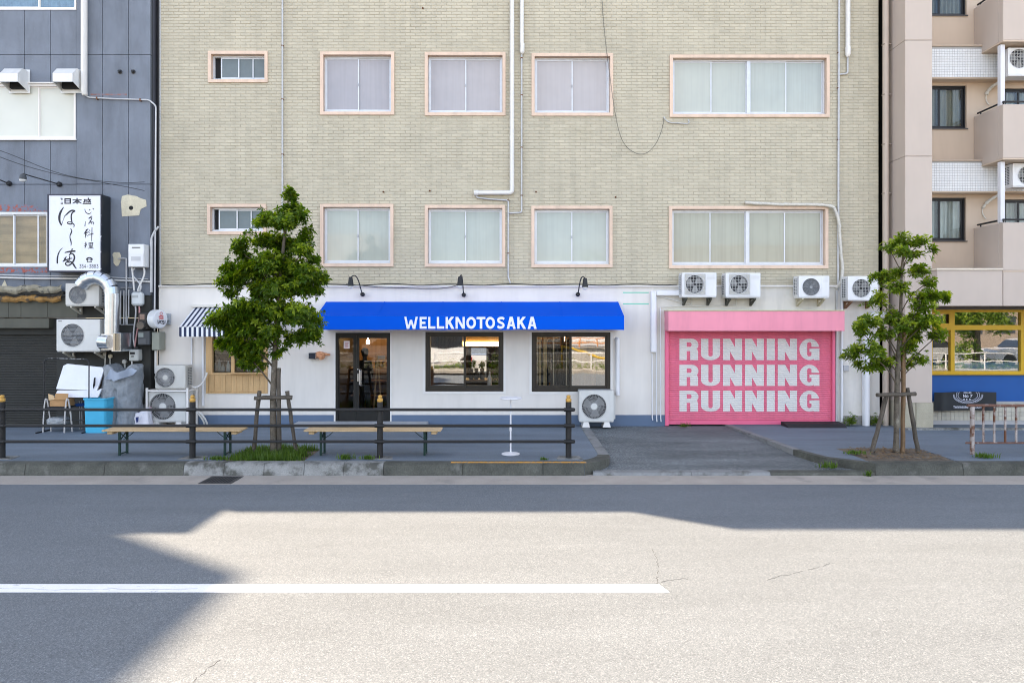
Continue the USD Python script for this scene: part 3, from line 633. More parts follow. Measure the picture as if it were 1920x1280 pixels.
put('frame_tube', tube([(AX0+.03, AYF+.05, az_b+.03), (AX1-.03, AYF+.05, az_b+.03)], .018), alu_grey, aw, True)
put('frame_tube', tube([(AX0+.03, AYF+.05, az_f-.06), (AX1-.03, AYF+.05, az_f-.06)], .018), alu_grey, aw, True)
for xx_ in (-4.25, -2.1, .2, 2.4): put('frame_tube', tube([(xx_, AYF+.06, az_b+.03), (xx_, AYB, az_b+.03)], .015), alu_grey, aw, True)
spans = [('W', 757.6, 783.8), ('E', 787, 800), ('L', 802.8, 816.3), ('L', 819.2, 832.8), ('K', 835.6, 851.7), ('N', 854.2, 871.6), ('O', 874.4, 892.6), ('T', 893.8, 910), ('O', 910.4, 928.2), ('S', 931.3, 947.1), ('A', 949.6, 967.3), ('K', 969.8, 986.2), ('A', 989, 1006.6)]
def letter_shape(ch):
    """Bold round-cornered capitals in a unit box."""
    t = .24; L = lambda p, w=t: LineString(p).buffer(w/2, cap_style=2, join_style=2)
    if ch == 'W': g = unary_union([L([(.08, 1.1), (.28, -.1)], .15), L([(.28, -.1), (.5, .75)], .14), L([(.5, .75), (.72, -.1)], .14), L([(.72, -.1), (.92, 1.1)], .15)])
    elif ch == 'E': g = unary_union([sbox(0, 0, .3, 1), sbox(0, 0, 1, .2), sbox(0, .4, .82, .6), sbox(0, .8, 1, 1)])
    elif ch == 'L': g = unary_union([sbox(0, 0, .3, 1), sbox(0, 0, 1, .2)])
    elif ch == 'K': g = unary_union([sbox(0, 0, .27, 1), L([(.15, .38), (.95, 1.15)], .25), L([(.38, .62), (.95, -.15)], .27)])
    elif ch == 'N': g = unary_union([sbox(0, 0, .24, 1), sbox(.76, 0, 1, 1), Polygon([(0, 1), (.28, 1), (1, 0), (.72, 0)])])
    elif ch == 'O': g = affinity.scale(Point(.5, .5).buffer(.5), 1, 1.02).difference(affinity.scale(Point(.5, .5).buffer(.25), 1, 1.15))
    elif ch == 'T': g = unary_union([sbox(0, .8, 1, 1), sbox(.36, 0, .64, 1)])
    elif ch == 'A': g = unary_union([L([(.13, -.1), (.5, 1.1)], .25), L([(.87, -.1), (.5, 1.1)], .25), sbox(.2, .2, .8, .38)])
    elif ch == 'S':
        c = [(.88, .80), (.74, .90), (.5, .91), (.22, .84), (.15, .70), (.28, .58), (.5, .51), (.74, .42), (.85, .29), (.76, .15), (.5, .09), (.25, .11), (.1, .22)]
        g = LineString(bend([np.array((*p, 0.)) for p in c], .08, 3)).buffer(.11, cap_style=2)
    g = g.intersection(sbox(0, -.02, 1, 1.02))
    return g.buffer(-.02).buffer(.04).buffer(-.02)
for ch, p0, p1 in spans:
    g = affinity.translate(affinity.scale(letter_shape(ch), X(p1, AYF)-X(p0, AYF), Z(594, AYF)-Z(616, AYF), origin=(0, 0)), X(p0, AYF), Z(616, AYF))
    put('letter', ex_xz(g, AYF-.004, AYF-.001), white_print, aw)
# ------------------------------------------------------------------ striped awning
navy = M('navy_canvas', C(38, 48, 82), .7, .04, 6); wcan = M('white_canvas', (.76, .77, .79), .7, .03, 6)
SF, SB = 15.2, LY-.003
sx0, sx1 = X(336, SF), X(500, SF)
sa = thing('striped_awning', 'navy and white striped awning with scalloped edge over the serving window', 'awning', ((sx0+sx1)/2, LY, Z(630, SF)))
zt_, zf_ = Z(575, LY), Z(612.5, SF); pitch = 8.95*SF/F; n = int(round((sx1-sx0)/pitch)); pitch = (sx1-sx0)/n
put('canopy', ex_yz(Polygon([(SB, zt_), (SF, zf_), (SF+.01, zf_-.008), (SB, zt_-.018)]), sx0, sx1), wcan, sa)
dslope = np.array([SB-SF, zt_-zf_]); dn = np.array([-dslope[1], dslope[0]]); dn /= np.linalg.norm(dn)*np.sign(dn[1])
for k in range(n):
    a = sx0+k*pitch+.01; b = a+pitch*.46
    q0 = np.array([SF, zf_])+dn*.0006; q1 = np.array([SB, zt_])+dn*.0006
    put('stripe', ex_yz(Polygon([tuple(q0), tuple(q1), tuple(q1+dn*.0015), tuple(q0+dn*.0015)]), a+.03, a+.03+pitch*.42), navy, sa)
    # valance: one white and one navy flap with a rounded foot
    for (u0, u1, mt) in ((sx0+k*pitch, sx0+k*pitch+pitch*.52, navy), (sx0+k*pitch+pitch*.52, sx0+(k+1)*pitch, wcan)):
        zb = Z(630.5, SF); rr = (u1-u0)/2; ss = np.linspace(0, PI, 9)
        pl = Polygon([(u0, zf_-.004), (u0, zb+.02)]+[((u0+u1)/2-rr*math.cos(s_), zb+.02-.03*math.sin(s_)) for s_ in ss]+[(u1, zb+.02), (u1, zf_-.004)])
        put('flap', ex_xz(pl, SF-.004-.004*(k % 2), SF+.004-.004*(k % 2)), mt, sa)
put('front_rail', tube([(sx0-.03, SF+.02, zf_-.005), (sx1+.03, SF+.02, zf_-.005)], .018), white_trim, sa, True)
put('back_cover', cbx(X(361, LY), X(526, LY), LY-.09, LY-.001, Z(576, LY), Z(571, LY), .01), M('cream_cover', (.70, .67, .60), .5, .04), sa)
for xx_ in (sx0+.06, sx1-.06): put('arm', tube([(xx_, SF+.03, zf_-.01), (xx_, LY-.01, zt_-.55)], .013), white_trim, sa, True)

# ------------------------------------------------------------------ pink roller shutter with lettering
pink = M('pink_shutter_paint', C(236, 124, 160), .5, .06, 1.4, streak=.12, stretch=(4, 4, .5))
pink_box = M('pink_box_paint', C(238, 150, 180), .42, .06, .7, streak=.10)
pink_rail = M('pink_rail_paint', C(228, 108, 150), .5, .04, 2)
SHY = FACE+.02
sh = thing('roller_shutter', 'closed pink roller shutter painted with the word RUNNING three times in white', 'shutter', (X(1405, FACE), FACE, PZ))
bfy = 15.55
put('shutter_box', cbx(X(1253, bfy), X(1584, bfy), bfy, FACE-.003, Z(620.5, bfy), Z(583, bfy), .008), pink_box, sh)
put('box_lid', cbx(X(1253, bfy)-.01, X(1584, bfy)+.01, bfy-.012, FACE-.003, Z(583, bfy)+.001, Z(581.8, bfy)+.01, .003), M('cream_lid', (.6, .56, .36), .6, .1), sh)
sx0, sx1 = X(1253.5, SHY), X(1558.5, SHY); szb, szt = Z(787, SHY), Z(612, SHY)
for a, b in ((X(1246.5, FACE), sx0-.002), (sx1+.002, X(1565, FACE))):
    put('guide_rail', cbx(a, b, FACE-.035, FACE+.08, PZ-.02, Z(618, FACE), .006), pink_rail, sh)
NS = 44; sp = (szt-szb)/NS
prof_n = 5
def slat_y(z):
    u = ((z-szb)/sp) % 1.0
    return SHY+.016*(abs(u-.5)*2)**2.2
uu = np.linspace(0, 1, 7)
for k in range(NS):
    z0 = szb+k*sp; zz = z0+uu*sp*.985+.0005; yy = SHY+.016*(np.abs(uu-.5)*2)**2.2
    pl = Polygon([(y_, z_) for y_, z_ in zip(yy, zz)]+[(SHY+.022, zz[-1]), (SHY+.022, zz[0])])
    put('slat', ex_yz(pl, sx0, sx1), pink, sh)
put('bottom_bar', cbx(sx0, sx1, SHY-.01, SHY+.03, PZ+.005, szb-.002, .005), pink_rail, sh)
def run_shape(ch):
    """Very heavy condensed capitals in a unit box."""
    if ch == 'I': return sbox(0, 0, 1, 1)
    if ch == 'N': return unary_union([sbox(0, 0, .37, 1), sbox(.63, 0, 1, 1), Polygon([(0, 1), (.38, 1), (1, 0), (.62, 0)])])
    if ch == 'U':
        o = unary_union([sbox(0, .28, 1, 1), affinity.scale(Point(.5, .28).buffer(.5), 1, .56)]); i = unary_union([sbox(.385, .26, .615, 1.1), affinity.scale(Point(.5, .26).buffer(.115), 1, .8)])
        return o.intersection(sbox(0, 0, 1, 1)).difference(i)
    if ch == 'R':
        bowl = unary_union([sbox(0, .42, .66, 1), affinity.scale(Point(.64, .71).buffer(.29), 1.2, 1)]).intersection(sbox(0, 0, .985, 1))
        leg = unary_union([sbox(.56, 0, .96, .44), Polygon([(.56, .44), (.92, .52), (.97, .40), (.97, 0), (.58, 0)])])
        return unary_union([bowl, leg, sbox(0, 0, .39, 1)]).difference(unary_union([sbox(.385, .62, .53, .83), Point(.53, .725).buffer(.105)])).difference(sbox(.385, -.1, .56, .42))
    if ch == 'G':
        o = affinity.scale(Point(.5, .5).buffer(.5), 1, 1); o = unary_union([o, sbox(.02, .3, .98, .7)]).intersection(sbox(0, 0, 1, 1))
        i = unary_union([sbox(.385, .27, .6, .74), affinity.scale(Point(.4925, .27).buffer(.1075), 1, .9), affinity.scale(Point(.4925, .74).buffer(.1075), 1, .9)])
        g = o.difference(i).difference(sbox(.5, .545, 1.2, .62)); return unary_union([g, sbox(.5, .385, 1, .53), sbox(.72, 0, 1, .53)])
letter_white = M('white_shutter_lettering', (.78, .75, .71), .6, .04, 2, .04, 80)
cols_ = [('R', 215, 320), ('U', 333, 437), ('N', 453, 557), ('N', 573, 676), ('I', 692, 736), ('N', 752, 857), ('G', 870, 979)]
fr_ = [0, .12, .27, .5, .73, .88, .985]
for ra, rb_ in ((450, 567), (592, 708), (733, 848)):
    zt1, zb1 = Z(480+ra/2.909, SHY), Z(480+rb_/2.909, SHY)
    for ch, c0, c1 in cols_:
        x0_, x1_ = X(1200+c0/2.909, SHY), X(1200+c1/2.909, SHY)
        g = affinity.translate(affinity.scale(run_shape(ch), x1_-x0_, zt1-zb1, origin=(0, 0)), x0_, zb1); ms = []
        for k in range(int((zb1-szb)/sp)-1, int((zt1-szb)/sp)+2):
            for a, b in zip(fr_[:-1], fr_[1:]):
                s_ = g.intersection(sbox(x0_-1, szb+(k+a)*sp, x1_+1, szb+(k+b)*sp))
                for p in polys(s_):
                    v, f = trimesh.creation.triangulate_polygon(p, engine='earcut')
                    y_ = np.array([SHY+.016*abs((((z_-szb)/sp-k)-.5)*2)**2.2 for z_ in v[:, 1]])-.0022
                    ms.append(trimesh.Trimesh(np.stack([v[:, 0], y_, v[:, 1]], 1), f, process=False))
        m = cat_(ms); nrm = m.face_normals
        fl = m.faces.copy(); bad = nrm[:, 1] > 0; fl[bad] = fl[bad][:, ::-1]
        put('letter', trimesh.Trimesh(m.vertices, fl, process=False), letter_white, sh)
# rubber ramp before the shutter
put('curb_ramp', ex_yz(Polygon([(15.45, PZ-.02), (15.5, PZ+.012), (15.62, PZ+.07), (15.9, PZ+.085), (15.9, PZ-.02)]), X(1474, 15.6), X(1584, 15.6)), dark_rubber, label='low black rubber ramp on the pavement at the right foot of the pink shutter', cat='ramp')

# ------------------------------------------------------------------ outdoor units
ac_body = M('unit_body_paint', (.64, .635, .60), .42, .04, 2.5, streak=.08)
ac_white = M('unit_white_paint', (.76, .76, .76), .4, .03, 2.5, streak=.06)
ac_beige = M('unit_beige_paint', (.58, .565, .52), .45, .05, 2.5, streak=.10)
ac_dark = M('unit_inside', (.06, .06, .063), .7, .2, 10)
ac_grille = M('unit_grille_grey', (.34, .34, .335), .5, .08, 20)
ac_wire = M('unit_guard_wire', (.55, .55, .53), .5, .05, 20)
ac_mesh = M('unit_mesh_grey', (.27, .28, .29), .55, .10, 20)
ac_fin = M('unit_coil_fins', (.09, .1, .11), .5, .2, 30)
def outdoor_unit(label, x0, x1, zb, zt, yf, yb, fc, fr, style, body, group=None, side=None, feet=None, bracket=None, badge=False):
    t = thing('outdoor_unit', label, 'outdoor unit', ((x0+x1)/2, (yf+yb)/2, zb), group)
    front = sbox(x0+.001, zb+.001, x1-.001, zt-.001).buffer(-.018).buffer(.018).difference(Point(*fc).buffer(fr, quad_segs=10))
    put('front_panel', ex_xz(front, yf, yf+.05), body, t)
    put('body', cbx(x0, x1, yf+.0505, yb, zb, zt, .012), body, t)
    put('base_pan', cbx(x0+.01, x1-.01, yf+.01, yb-.01, zb-.02, zb-.001, .003), body, t)
    put('fan_well', lathe([(fr-.003, 0), (fr-.003, .003)], (fc[0], yf+.0495, fc[1]), 24, 'y'), ac_dark, t)
    y = yf+.012
    bl = []
    for k in range(3):
        a0 = k*2*PI/3+.3; pl = Polygon([(fc[0]+fr*.2*math.cos(a0), fc[1]+fr*.2*math.sin(a0))]+[(fc[0]+fr*.88*math.cos(a0+u), fc[1]+fr*.88*math.sin(a0+u)) for u in np.linspace(-.15, .8, 7)]+[(fc[0]+fr*.2*math.cos(a0+1.2), fc[1]+fr*.2*math.sin(a0+1.2))])
        bl.append(ex_xz(pl, yf+.036, yf+.041))
    put('fan', cat_(bl), ac_grille, t)
    put('fan_rim', ring_y((fc[0], yf-.001, fc[1]), fr+.004, .007, 32, 6), body, t, True)
    if style == 'radial':
        sp_ = []
        for k in range(44):
            a0 = k*2*PI/44; c_, s_ = math.cos(a0), math.sin(a0); c2, s2 = math.cos(a0+.16), math.sin(a0+.16)
            sp_.append(beam((fc[0]+fr*.24*c_, y, fc[1]+fr*.24*s_), (fc[0]+fr*.99*c2, y, fc[1]+fr*.99*s2), .0085, .008, (0, 1, 0)))
        put('grille', cat_(sp_+[ring_y((fc[0], y, fc[1]), fr*q_, .004, 28, 4) for q_ in (.5, .75)]), ac_grille, t)
        put('hub', lathe([(fr*.27, 0), (fr*.27, .012), (fr*.23, .018)], (fc[0], y+.006, fc[1]), 20, 'y'), body, t)
    elif style == 'bars':
        bb = []
        for k in range(-8, 9):
            z_ = fc[1]+k*fr/8.7; hw = math.sqrt(max(fr*fr-(z_-fc[1])**2, 0)); bb.append(bx(fc[0]-hw, fc[0]+hw, y-.004, y+.004, z_-.006, z_+.006))
        put('grille', cat_(bb+[ring_y((fc[0], y-.006, fc[1]), fr*q_, .004, 28, 4) for q_ in (.33, .66)]), ac_mesh, t)
    elif style == 'mesh':
        put('grille', cat_([ring_y((fc[0], y, fc[1]), fr*q_, .0048, 28, 4) for q_ in np.linspace(.08, .97, 14)]+[beam((fc[0]-fr*math.cos(a0), y-.006, fc[1]-fr*math.sin(a0)), (fc[0]+fr*math.cos(a0), y-.006, fc[1]+fr*math.sin(a0)), .008, .005, (0, 1, 0)) for a0 in (0, PI/4, PI/2, 3*PI/4)]), ac_mesh, t)
        put('hub', lathe([(fr*.18, 0), (fr*.18, .01)], (fc[0], y, fc[1]), 16, 'y'), ac_mesh, t)
    elif style in ('cage', 'cage_round'):
        g = []; n_ = 7; h = fr*1.12
        for k in range(n_+1):
            u = -h+2*h*k/n_
            if style == 'cage': g += [tube([(fc[0]+u, yf-.035, fc[1]-h), (fc[0]+u, yf-.035, fc[1]+h)], .0042, 5), tube([(fc[0]-h, yf-.039, fc[1]+u), (fc[0]+h, yf-.039, fc[1]+u)], .0042, 5)]
            elif abs(u) < fr: w_ = math.sqrt(fr*fr-u*u); g += [tube([(fc[0]+u, y-.006, fc[1]-w_), (fc[0]+u, y-.006, fc[1]+w_)], .005, 5), tube([(fc[0]-w_, y-.01, fc[1]+u), (fc[0]+w_, y-.01, fc[1]+u)], .005, 5)]
        put('guard', cat_(g), ac_wire, t)
        if style == 'cage':
            put('cover_plate', ex_xz(sbox(fc[0]-h, fc[1]-h, fc[0]+h, fc[1]+h).difference(Point(*fc).buffer(fr*1.01)), yf-.004, yf-.0005), ac_beige, t)
        else: put('grille', cat_([ring_y((fc[0], y+.005, fc[1]), fr*q_, .004, 28, 4) for q_ in (.25, .4, .55, .7, .85)]), ac_mesh, t)
    xp = fc[0]+fr*1.22
    if xp < x1-.1:
        put('service_panel', cbx(xp, x1-.012, yf-.004, yf-.0005, zb+.02, zt-.02, .002), body, t)
        put('louvre', cat_([bx(xp+.02, x1-.03, yf-.0065, yf-.0045, zt-.06-.03*k, zt-.056-.03*k) for k in range(4)]) if style in ('cage', 'mesh') else bx(xp+.02, x1-.03, yf-.0062, yf-.0045, (zb+zt)/2, (zb+zt)/2+.006), ac_beige, t)
    if side in ('left', 'right'):
        sx = x0 if side == 'left' else x1; sg = -1 if side == 'left' else 1
        ya, yb2 = yf+.085, yb-.03
        put('coil', bx(sx+sg*.0005, sx+sg*.003, ya, yb2, zb+.05, zt-.05), ac_fin, t)
        put('side_grille', cat_([bx(sx+sg*.0032, sx+sg*.009, ya, yb2, z_, z_+.012) for z_ in np.linspace(zb+.05, zt-.062, 12)]+[bx(sx+sg*.0032, sx+sg*.010, y_, y_+.012, zb+.05, zt-.05) for y_ in np.linspace(ya, yb2-.012, 3)]), body, t)
    if side == 'pipe':
        put('valve_cover', cbx(x1+.001, x1+.05, yf+.1, yb-.02, zb+.03, zt-.12, .01), body, t)
    if feet is not None:
        for u in (.2, .8):
            xx_ = x0+(x1-x0)*u; put('foot', ex_xz(Polygon([(xx_-.09, feet), (xx_+.09, feet), (xx_+.055, zb-.021), (xx_-.055, zb-.021)]), yf+.0, yb-.03), white_trim, t)
    if bracket is not None:
        for u in (.14, .86):
            xx_ = x0+(x1-x0)*u
            put('bracket', ex_yz(Polygon([(bracket[1], zb-.022), (yf+.02, zb-.022), (yf+.02, zb-.055), (bracket[1]-.05, zb-.20), (bracket[1], zb-.20)]).difference(Polygon([(bracket[1]-.05, zb-.06), (yf+.14, zb-.06), (bracket[1]-.05, zb-.155)])), xx_-.02, xx_+.02), bracket[0], t)
    if badge: put('badge', bx(x0+.04, x0+.12, yf-.0015, yf-.0003, zt-.05, zt-.035), dark_rubber, t)
    return t
def unit_px(label, px0, px1, py0, py1, yf, yb, fcx, fcy, frp, *a, **k):
    return outdoor_unit(label, X(px0, yf), X(px1, yf), Z(py1, yf), Z(py0, yf), yf, yb, (X(fcx, yf), Z(fcy, yf)), frp*yf/F, *a, **k)
GW = 'outdoor units hung on the wall above the pink shutter'
brk_dark, brk_rust = M('dark_bracket', (.07, .07, .06), .6, .2, 20), M('rusty_bracket', (.20, .11, .06), .8, .3, 25)
unit_px('white outdoor unit with wire guard, first from the left above the pink shutter', 1279, 1343.5, 511, 556, 15.58, 15.90, 1302.7, 532.8, 17, 'cage', ac_white, GW, 'left', None, (brk_dark, FACE-.006))
unit_px('white outdoor unit with wire guard, second from the left above the pink shutter', 1361, 1426, 511.5, 556.5, 15.58, 15.90, 1386, 533, 17, 'cage', ac_white, GW, 'left', None, (brk_dark, FACE-.006))
unit_px('white outdoor unit with a plain grey fan disc above the pink shutter', 1498, 1555, 517, 557, 15.58, 15.90, 1520.8, 538, 16.3, 'mesh', ac_white, GW, 'left', None, (M('cream_bracket', (.5, .45, .33), .6, .1), FACE-.006))
unit_px('white outdoor unit at the right corner of the white wall beside the tree top', 1590, 1647, 517.5, 562, 15.58, 15.90, 1615, 540.3, 17, 'cage_round', ac_white, GW, 'left', None, (brk_rust, FACE-.006))
unit_px('cream outdoor unit standing on feet under the right shop window', 1086, 1151, 732, 789.5, 15.55, 15.88, 1114, 762, 23, 'radial', ac_body, None, 'pipe', PZ, None)
low = unit_px('larger grey fan outdoor unit at the bottom of the white stand', 278.5, 348.5, 735, 789.5, 15.45, 15.80, 304.6, 762, 24.8, 'radial', ac_body, None, None, PZ, None)
top_ = unit_px('smaller outdoor unit on top of the white stand by the white wall', 291, 348, 685, 727.5, 15.45, 15.78, 309.4, 707.7, 18.4, 'radial', ac_beige, None, 'right', None, None)
unit_px('upper outdoor unit on the grey wall left of the silver duct', 123, 186, 531, 572, 15.38, 15.76, 145.7, 553, 16.5, 'bars', ac_beige, 'outdoor units on the grey building', 'right', None, (M('cream_bracket2', (.45, .42, .35), .6, .1), 15.79))
unit_px('lower larger outdoor unit with a badge on the grey wall above the white boards', 106, 188, 598.5, 657.5, 15.38, 15.76, 136, 628.5, 21.5, 'bars', ac_body, 'outdoor units on the grey building', None, None, (M('cream_bracket3', (.45, .42, .35), .6, .1), 15.79), badge=True)
# stand of the two units
stand = thing('unit_stand', 'white metal stand holding two outdoor units beside the grey tarpaulin', 'stand', (X(313, 15.6), 15.6, PZ))
for px, Y in ((275.5, 15.40), (351.5, 15.40), (275.5, 15.85), (351.5, 15.85)):
    put('post', cbx(X(px, 15.4)-.02, X(px, 15.4)+.02, Y-.02, Y+.02, PZ, Z(727, 15.4), .004), white_trim, stand)
for Y in (15.40, 15.85): put('rail', cbx(X(275.5, 15.4)+.021, X(351.5, 15.4)-.021, Y-.018, Y+.018, Z(734, 15.4), Z(731, 15.4), .004), white_trim, stand)
for px in (275.5, 351.5): put('rail', cbx(X(px, 15.4)-.018, X(px, 15.4)+.018, 15.421, 15.829, Z(734, 15.4), Z(731, 15.4), .004), white_trim, stand)
for k, u in enumerate((0., .06)):
    put('refrigerant_hose', tube(spline([(X(349, 15.5)+u, 15.6, Z(772+u*40, 15.5)), (X(362, 15.5)+u, 15.55, Z(770, 15.5)), (X(372, 15.5)+u, 15.6, Z(781, 15.5)), (X(376, 15.5)+u, 15.7, Z(797, 15.5))], 14), .022, 7), pvc_white, stand, True)
put('refrigerant_hose', tube(spline([(X(356, 15.5), 15.6, Z(725, 15.5)), (X(366, 15.5), 15.6, Z(726, 15.5)), (X(374, 15.5), 15.7, Z(716, 15.5)), (X(377, 15.5), 15.8, Z(700, 15.5))], 14), .022, 7), pvc_white, stand, True)

# ------------------------------------------------------------------ spot lamps over the awning
lamp_white = M('lamp_white', (.7, .7, .68), .4)
def spot_lamp(label, hx, hz, bx_, bz, group):
    t = thing('spot_lamp', label, 'lamp', (X(bx_, LY), LY, Z(bz, LY)), group)
    yb_ = LY-.001; zb_ = Z(bz-4, LY); yh = 15.35
    hxw, hzw = X(hx, yh), Z(hz, yh)
    put('base', lathe([(.045, 0), (.05, .03), (.05, .10), (.03, .12)], (X(bx_, LY), LY, Z(bz-2, LY)), 14, 'y'), black_metal, t, 40)
    put('arm', tube(spline([(X(bx_, LY), LY-.10, zb_), (X(bx_, LY)*.9+hxw*.1, LY-.22, zb_+.12), (X(bx_, LY)*.45+hxw*.55, yh+.16, hzw+.08), (hxw, yh+.02, hzw+.04)], 18), .013, 7), black_metal, t, True)
    put('shade', lathe([(.065, -.16), (.068, -.15), (.045, .02), (.04, .04), (.015, .05)], (hxw, yh, hzw), 16), black_metal, t, 40)
    put('bulb', lathe([(.02, -.215), (.05, -.20), (.058, -.161), (.05, -.155)], (hxw, yh, hzw), 14), lamp_white, t, True)
GL = 'black spot lamps over the blue awning'
spot_lamp('black spot lamp over the shop door, leftmost of three over the blue awning', 657.5, 523, 681, 554, GL)
spot_lamp('black spot lamp over the middle of the blue awning', 862.5, 522, 870, 555, GL)
spot_lamp('black spot lamp near the right end of the blue awning by the teal strips', 1097, 525, 1083, 554, GL)

# ------------------------------------------------------------------ pointing hand sign on the wall
import manifold3d as m3
def hulls(chains, refine=.012, smooth=8):
    """One continuous body from chains of (point, radius) joints."""
    tot = None
    for ch in chains:
        for (p, r1), (q_, r2) in zip(ch[:-1], ch[1:]):
            a = m3.Manifold.sphere(r1, 14).translate(tuple(map(float, p))); b = m3.Manifold.sphere(r2, 14).translate(tuple(map(float, q_)))
            h = m3.Manifold.batch_hull([a, b]); tot = h if tot is None else tot+h
    tot = tot.refine_to_length(refine); m = tot.to_mesh(); tm = trimesh.Trimesh(m.vert_properties[:, :3], m.tri_verts, process=True)
    trimesh.smoothing.filter_taubin(tm, iterations=smooth); return tm
hs = thing('hand_sign', 'painted pointing hand with a dark sleeve fixed to the white wall left of the door', 'sign', (X(600, LY), LY, Z(666, LY)))
hp = lambda px, py, dy: np.array((X(px, LY), LY-dy, Z(py, LY)))
skin = M('hand_paint', C(205, 150, 118), .5, .12, 14)
put('hand', hulls([[(hp(594, 665.5, .05), .065), (hp(601, 665.5, .05), .075), (hp(605, 664.5, .05), .07)],
                   [(hp(604, 662.5, .06), .04), (hp(611, 663.5, .06), .032), (hp(616, 664.3, .06), .027), (hp(619.3, 664.4, .06), .022)],
                   [(hp(605, 665.5, .075), .037), (hp(609.5, 666.3, .085), .035), (hp(606, 667.5, .115), .030), (hp(603, 667, .11), .028)],
                   [(hp(604.5, 668, .075), .036), (hp(608.5, 669, .085), .033), (hp(605, 670, .115), .029), (hp(602.5, 669.5, .11), .027)],
                   [(hp(603.5, 670, .07), .032), (hp(607, 671, .08), .03), (hp(604, 672, .105), .026), (hp(602, 671.5, .10), .024)],
                   [(hp(597, 662, .07), .038), (hp(602, 660.5, .1), .034), (hp(606, 661.8, .115), .029), (hp(609, 663.8, .115), .024)]], .01, 5), skin, hs, True)
put('sleeve', ex_xz(Polygon([(X(581.5, LY), Z(672, LY)), (X(593.5, LY), Z(672.5, LY)), (X(594.5, LY), Z(661, LY)), (X(581.5, LY), Z(661.3, LY))]), LY-.12, LY-.002), M('sleeve_paint', (.012, .016, .026), .6), hs)
put('cuff', ex_xz(Polygon([(X(593.6, LY), Z(671.5, LY)), (X(595, LY), Z(671.2, LY)), (X(595.6, LY), Z(661.6, LY)), (X(594.6, LY), Z(661.5, LY))]), LY-.125, LY-.003), M('cuff_paint', (.3, .2, .16), .6), hs)
# ------------------------------------------------------------------ round lamp sign at the building corner
rs = thing('round_sign', 'round white drum sign with small red emblem at the left corner of the white wall', 'sign', (X(300, 15.6), 15.6, Z(598, 15.6)))
# the drum faces the street a little turned to the right
rY = 15.6; rc = np.array([X(300.5, rY), rY, Z(598, rY)]); rR = .212; dth = .17
def sgn(m):
    v = np.asarray(m.vertices); return trimesh.Trimesh(v, m.faces, process=False)
tilt = trimesh.transformations.rotation_matrix(math.radians(74), (0, 0, 1), rc)
def tl(m): m = m.copy(); m.apply_transform(tilt); return m
put('drum', tl(lathe([(rR, 0), (rR+.004, .01), (rR+.004, dth-.01), (rR, dth)], rc+np.array([0, dth, 0]), 36, 'y')), M('sign_rim', (.66, .67, .66), .4, .04), rs, 40)
put('face', tl(lathe([(rR-.004, 0), (rR-.006, .006), (rR-.03, .014)], rc+np.array([0, 0, 0]), 36, 'y')), M('sign_face', (.78, .79, .82), .35), rs)
s2 = lambda u, v: (rc[0]+(u-640)/.66/1280*60*rY/F, rc[2]-(v-597)/1280*60*rY/F)
redp, blkp = M('emblem_red', (.62, .16, .17), .6), M('emblem_black', (.02, .022, .035), .6)
yF = rc[1]-.017
put('emblem', tl(ex_xz(unary_union([Point(*s2(650, 385)).buffer(.042).difference(Point(*s2(650, 385)).buffer(.028)), LineString([s2(580, 500), s2(650, 465), s2(715, 490)]).buffer(.014), LineString([s2(600, 540), s2(720, 545)]).buffer(.012), LineString([s2(580, 585), s2(720, 590)]).buffer(.008)]), yF-.002, yF)), redp, rs)
put('lettering', tl(ex_xz(unary_union([strip([s2(535, 650), s2(545, 740), s2(545, 775)], .02), strip([s2(600, 655), s2(585, 755), s2(550, 770)], .018), strip([s2(620, 740), s2(625, 670), s2(690, 660), s2(700, 720)], .02), strip([s2(640, 765), s2(690, 775), s2(720, 790)], .018),
                                         strip([s2(730, 660), s2(745, 740), s2(735, 795)], .02), strip([s2(785, 660), s2(785, 740), s2(775, 780)], .018)]), yF-.002, yF)), blkp, rs)
put('bracket', cbx(rc[0]-.02, rc[0]+.08, LY-.06, LY-.002, rc[2]-.13, rc[2]+.13, .01), M('sign_bracket', (.38, .4, .42), .5), rs)
put('arm', cbx(rc[0]-.12, rc[0]+.06, rc[1]+.17, LY-.061, rc[2]-.03, rc[2]+.03, .006), M('sign_bracket2', (.38, .4, .42), .5), rs)

# ------------------------------------------------------------------ pavement furniture
fence_paint = M('fence_dark_paint', (.014, .0135, .013), .55, .15, 12, bump=.05, bscale=60)
gold = M('gold_cap_paint', (.52, .30, .07), .35, .12, 25, metal=.35)
fn = thing('guard_fence', 'dark brown three-rail pedestrian fence with gold-capped posts along the kerb', 'fence', (X(536, 12.1), 12.1, PZ))
posts = [X(p, 12.1) for p in (-350, 4, 361, 712.5, 1066)]
for xp in posts:
    c0 = np.array((xp, 12.1, 0)); p_ = put('post', lathe([(.052, PZ-.02), (.052, 1.19), (.047, 1.20)], c0, 16), fence_paint, fn, 40)
    zc = 1.20
    put('cap', lathe([(.044, zc-.003), (.050, zc+.002), (.053, zc+.03), (.050, zc+.055), (.034, zc+.062), (.030, zc+.072), (.040, zc+.085), (.036, zc+.105), (.018, zc+.118), (.004, zc+.121)], c0, 18), gold, p_, True)
    for zz in (Z(767, 12.1), Z(797, 12.1), Z(826.5, 12.1)):
        put('collar', tube([(xp-.085, 12.1-.05, zz), (xp+.085, 12.1-.05, zz)], .034, 12), fence_paint, p_, 40)
for zz in (Z(767, 12.1), Z(797, 12.1), Z(826.5, 12.1)):
    for a, b in zip(posts[:-1], posts[1:]): put('rail', tube([(a+.06, 12.05, zz), (b-.06, 12.05, zz)], .0265, 12), fence_paint, fn, 40)
    put('rail_end', tube([(posts[-1]+.05, 12.05, zz), (posts[-1]+.10, 12.05, zz), (posts[-1]+.112, 12.05, zz)], [.032, .032, .018], 12), fence_paint, fn, 40)
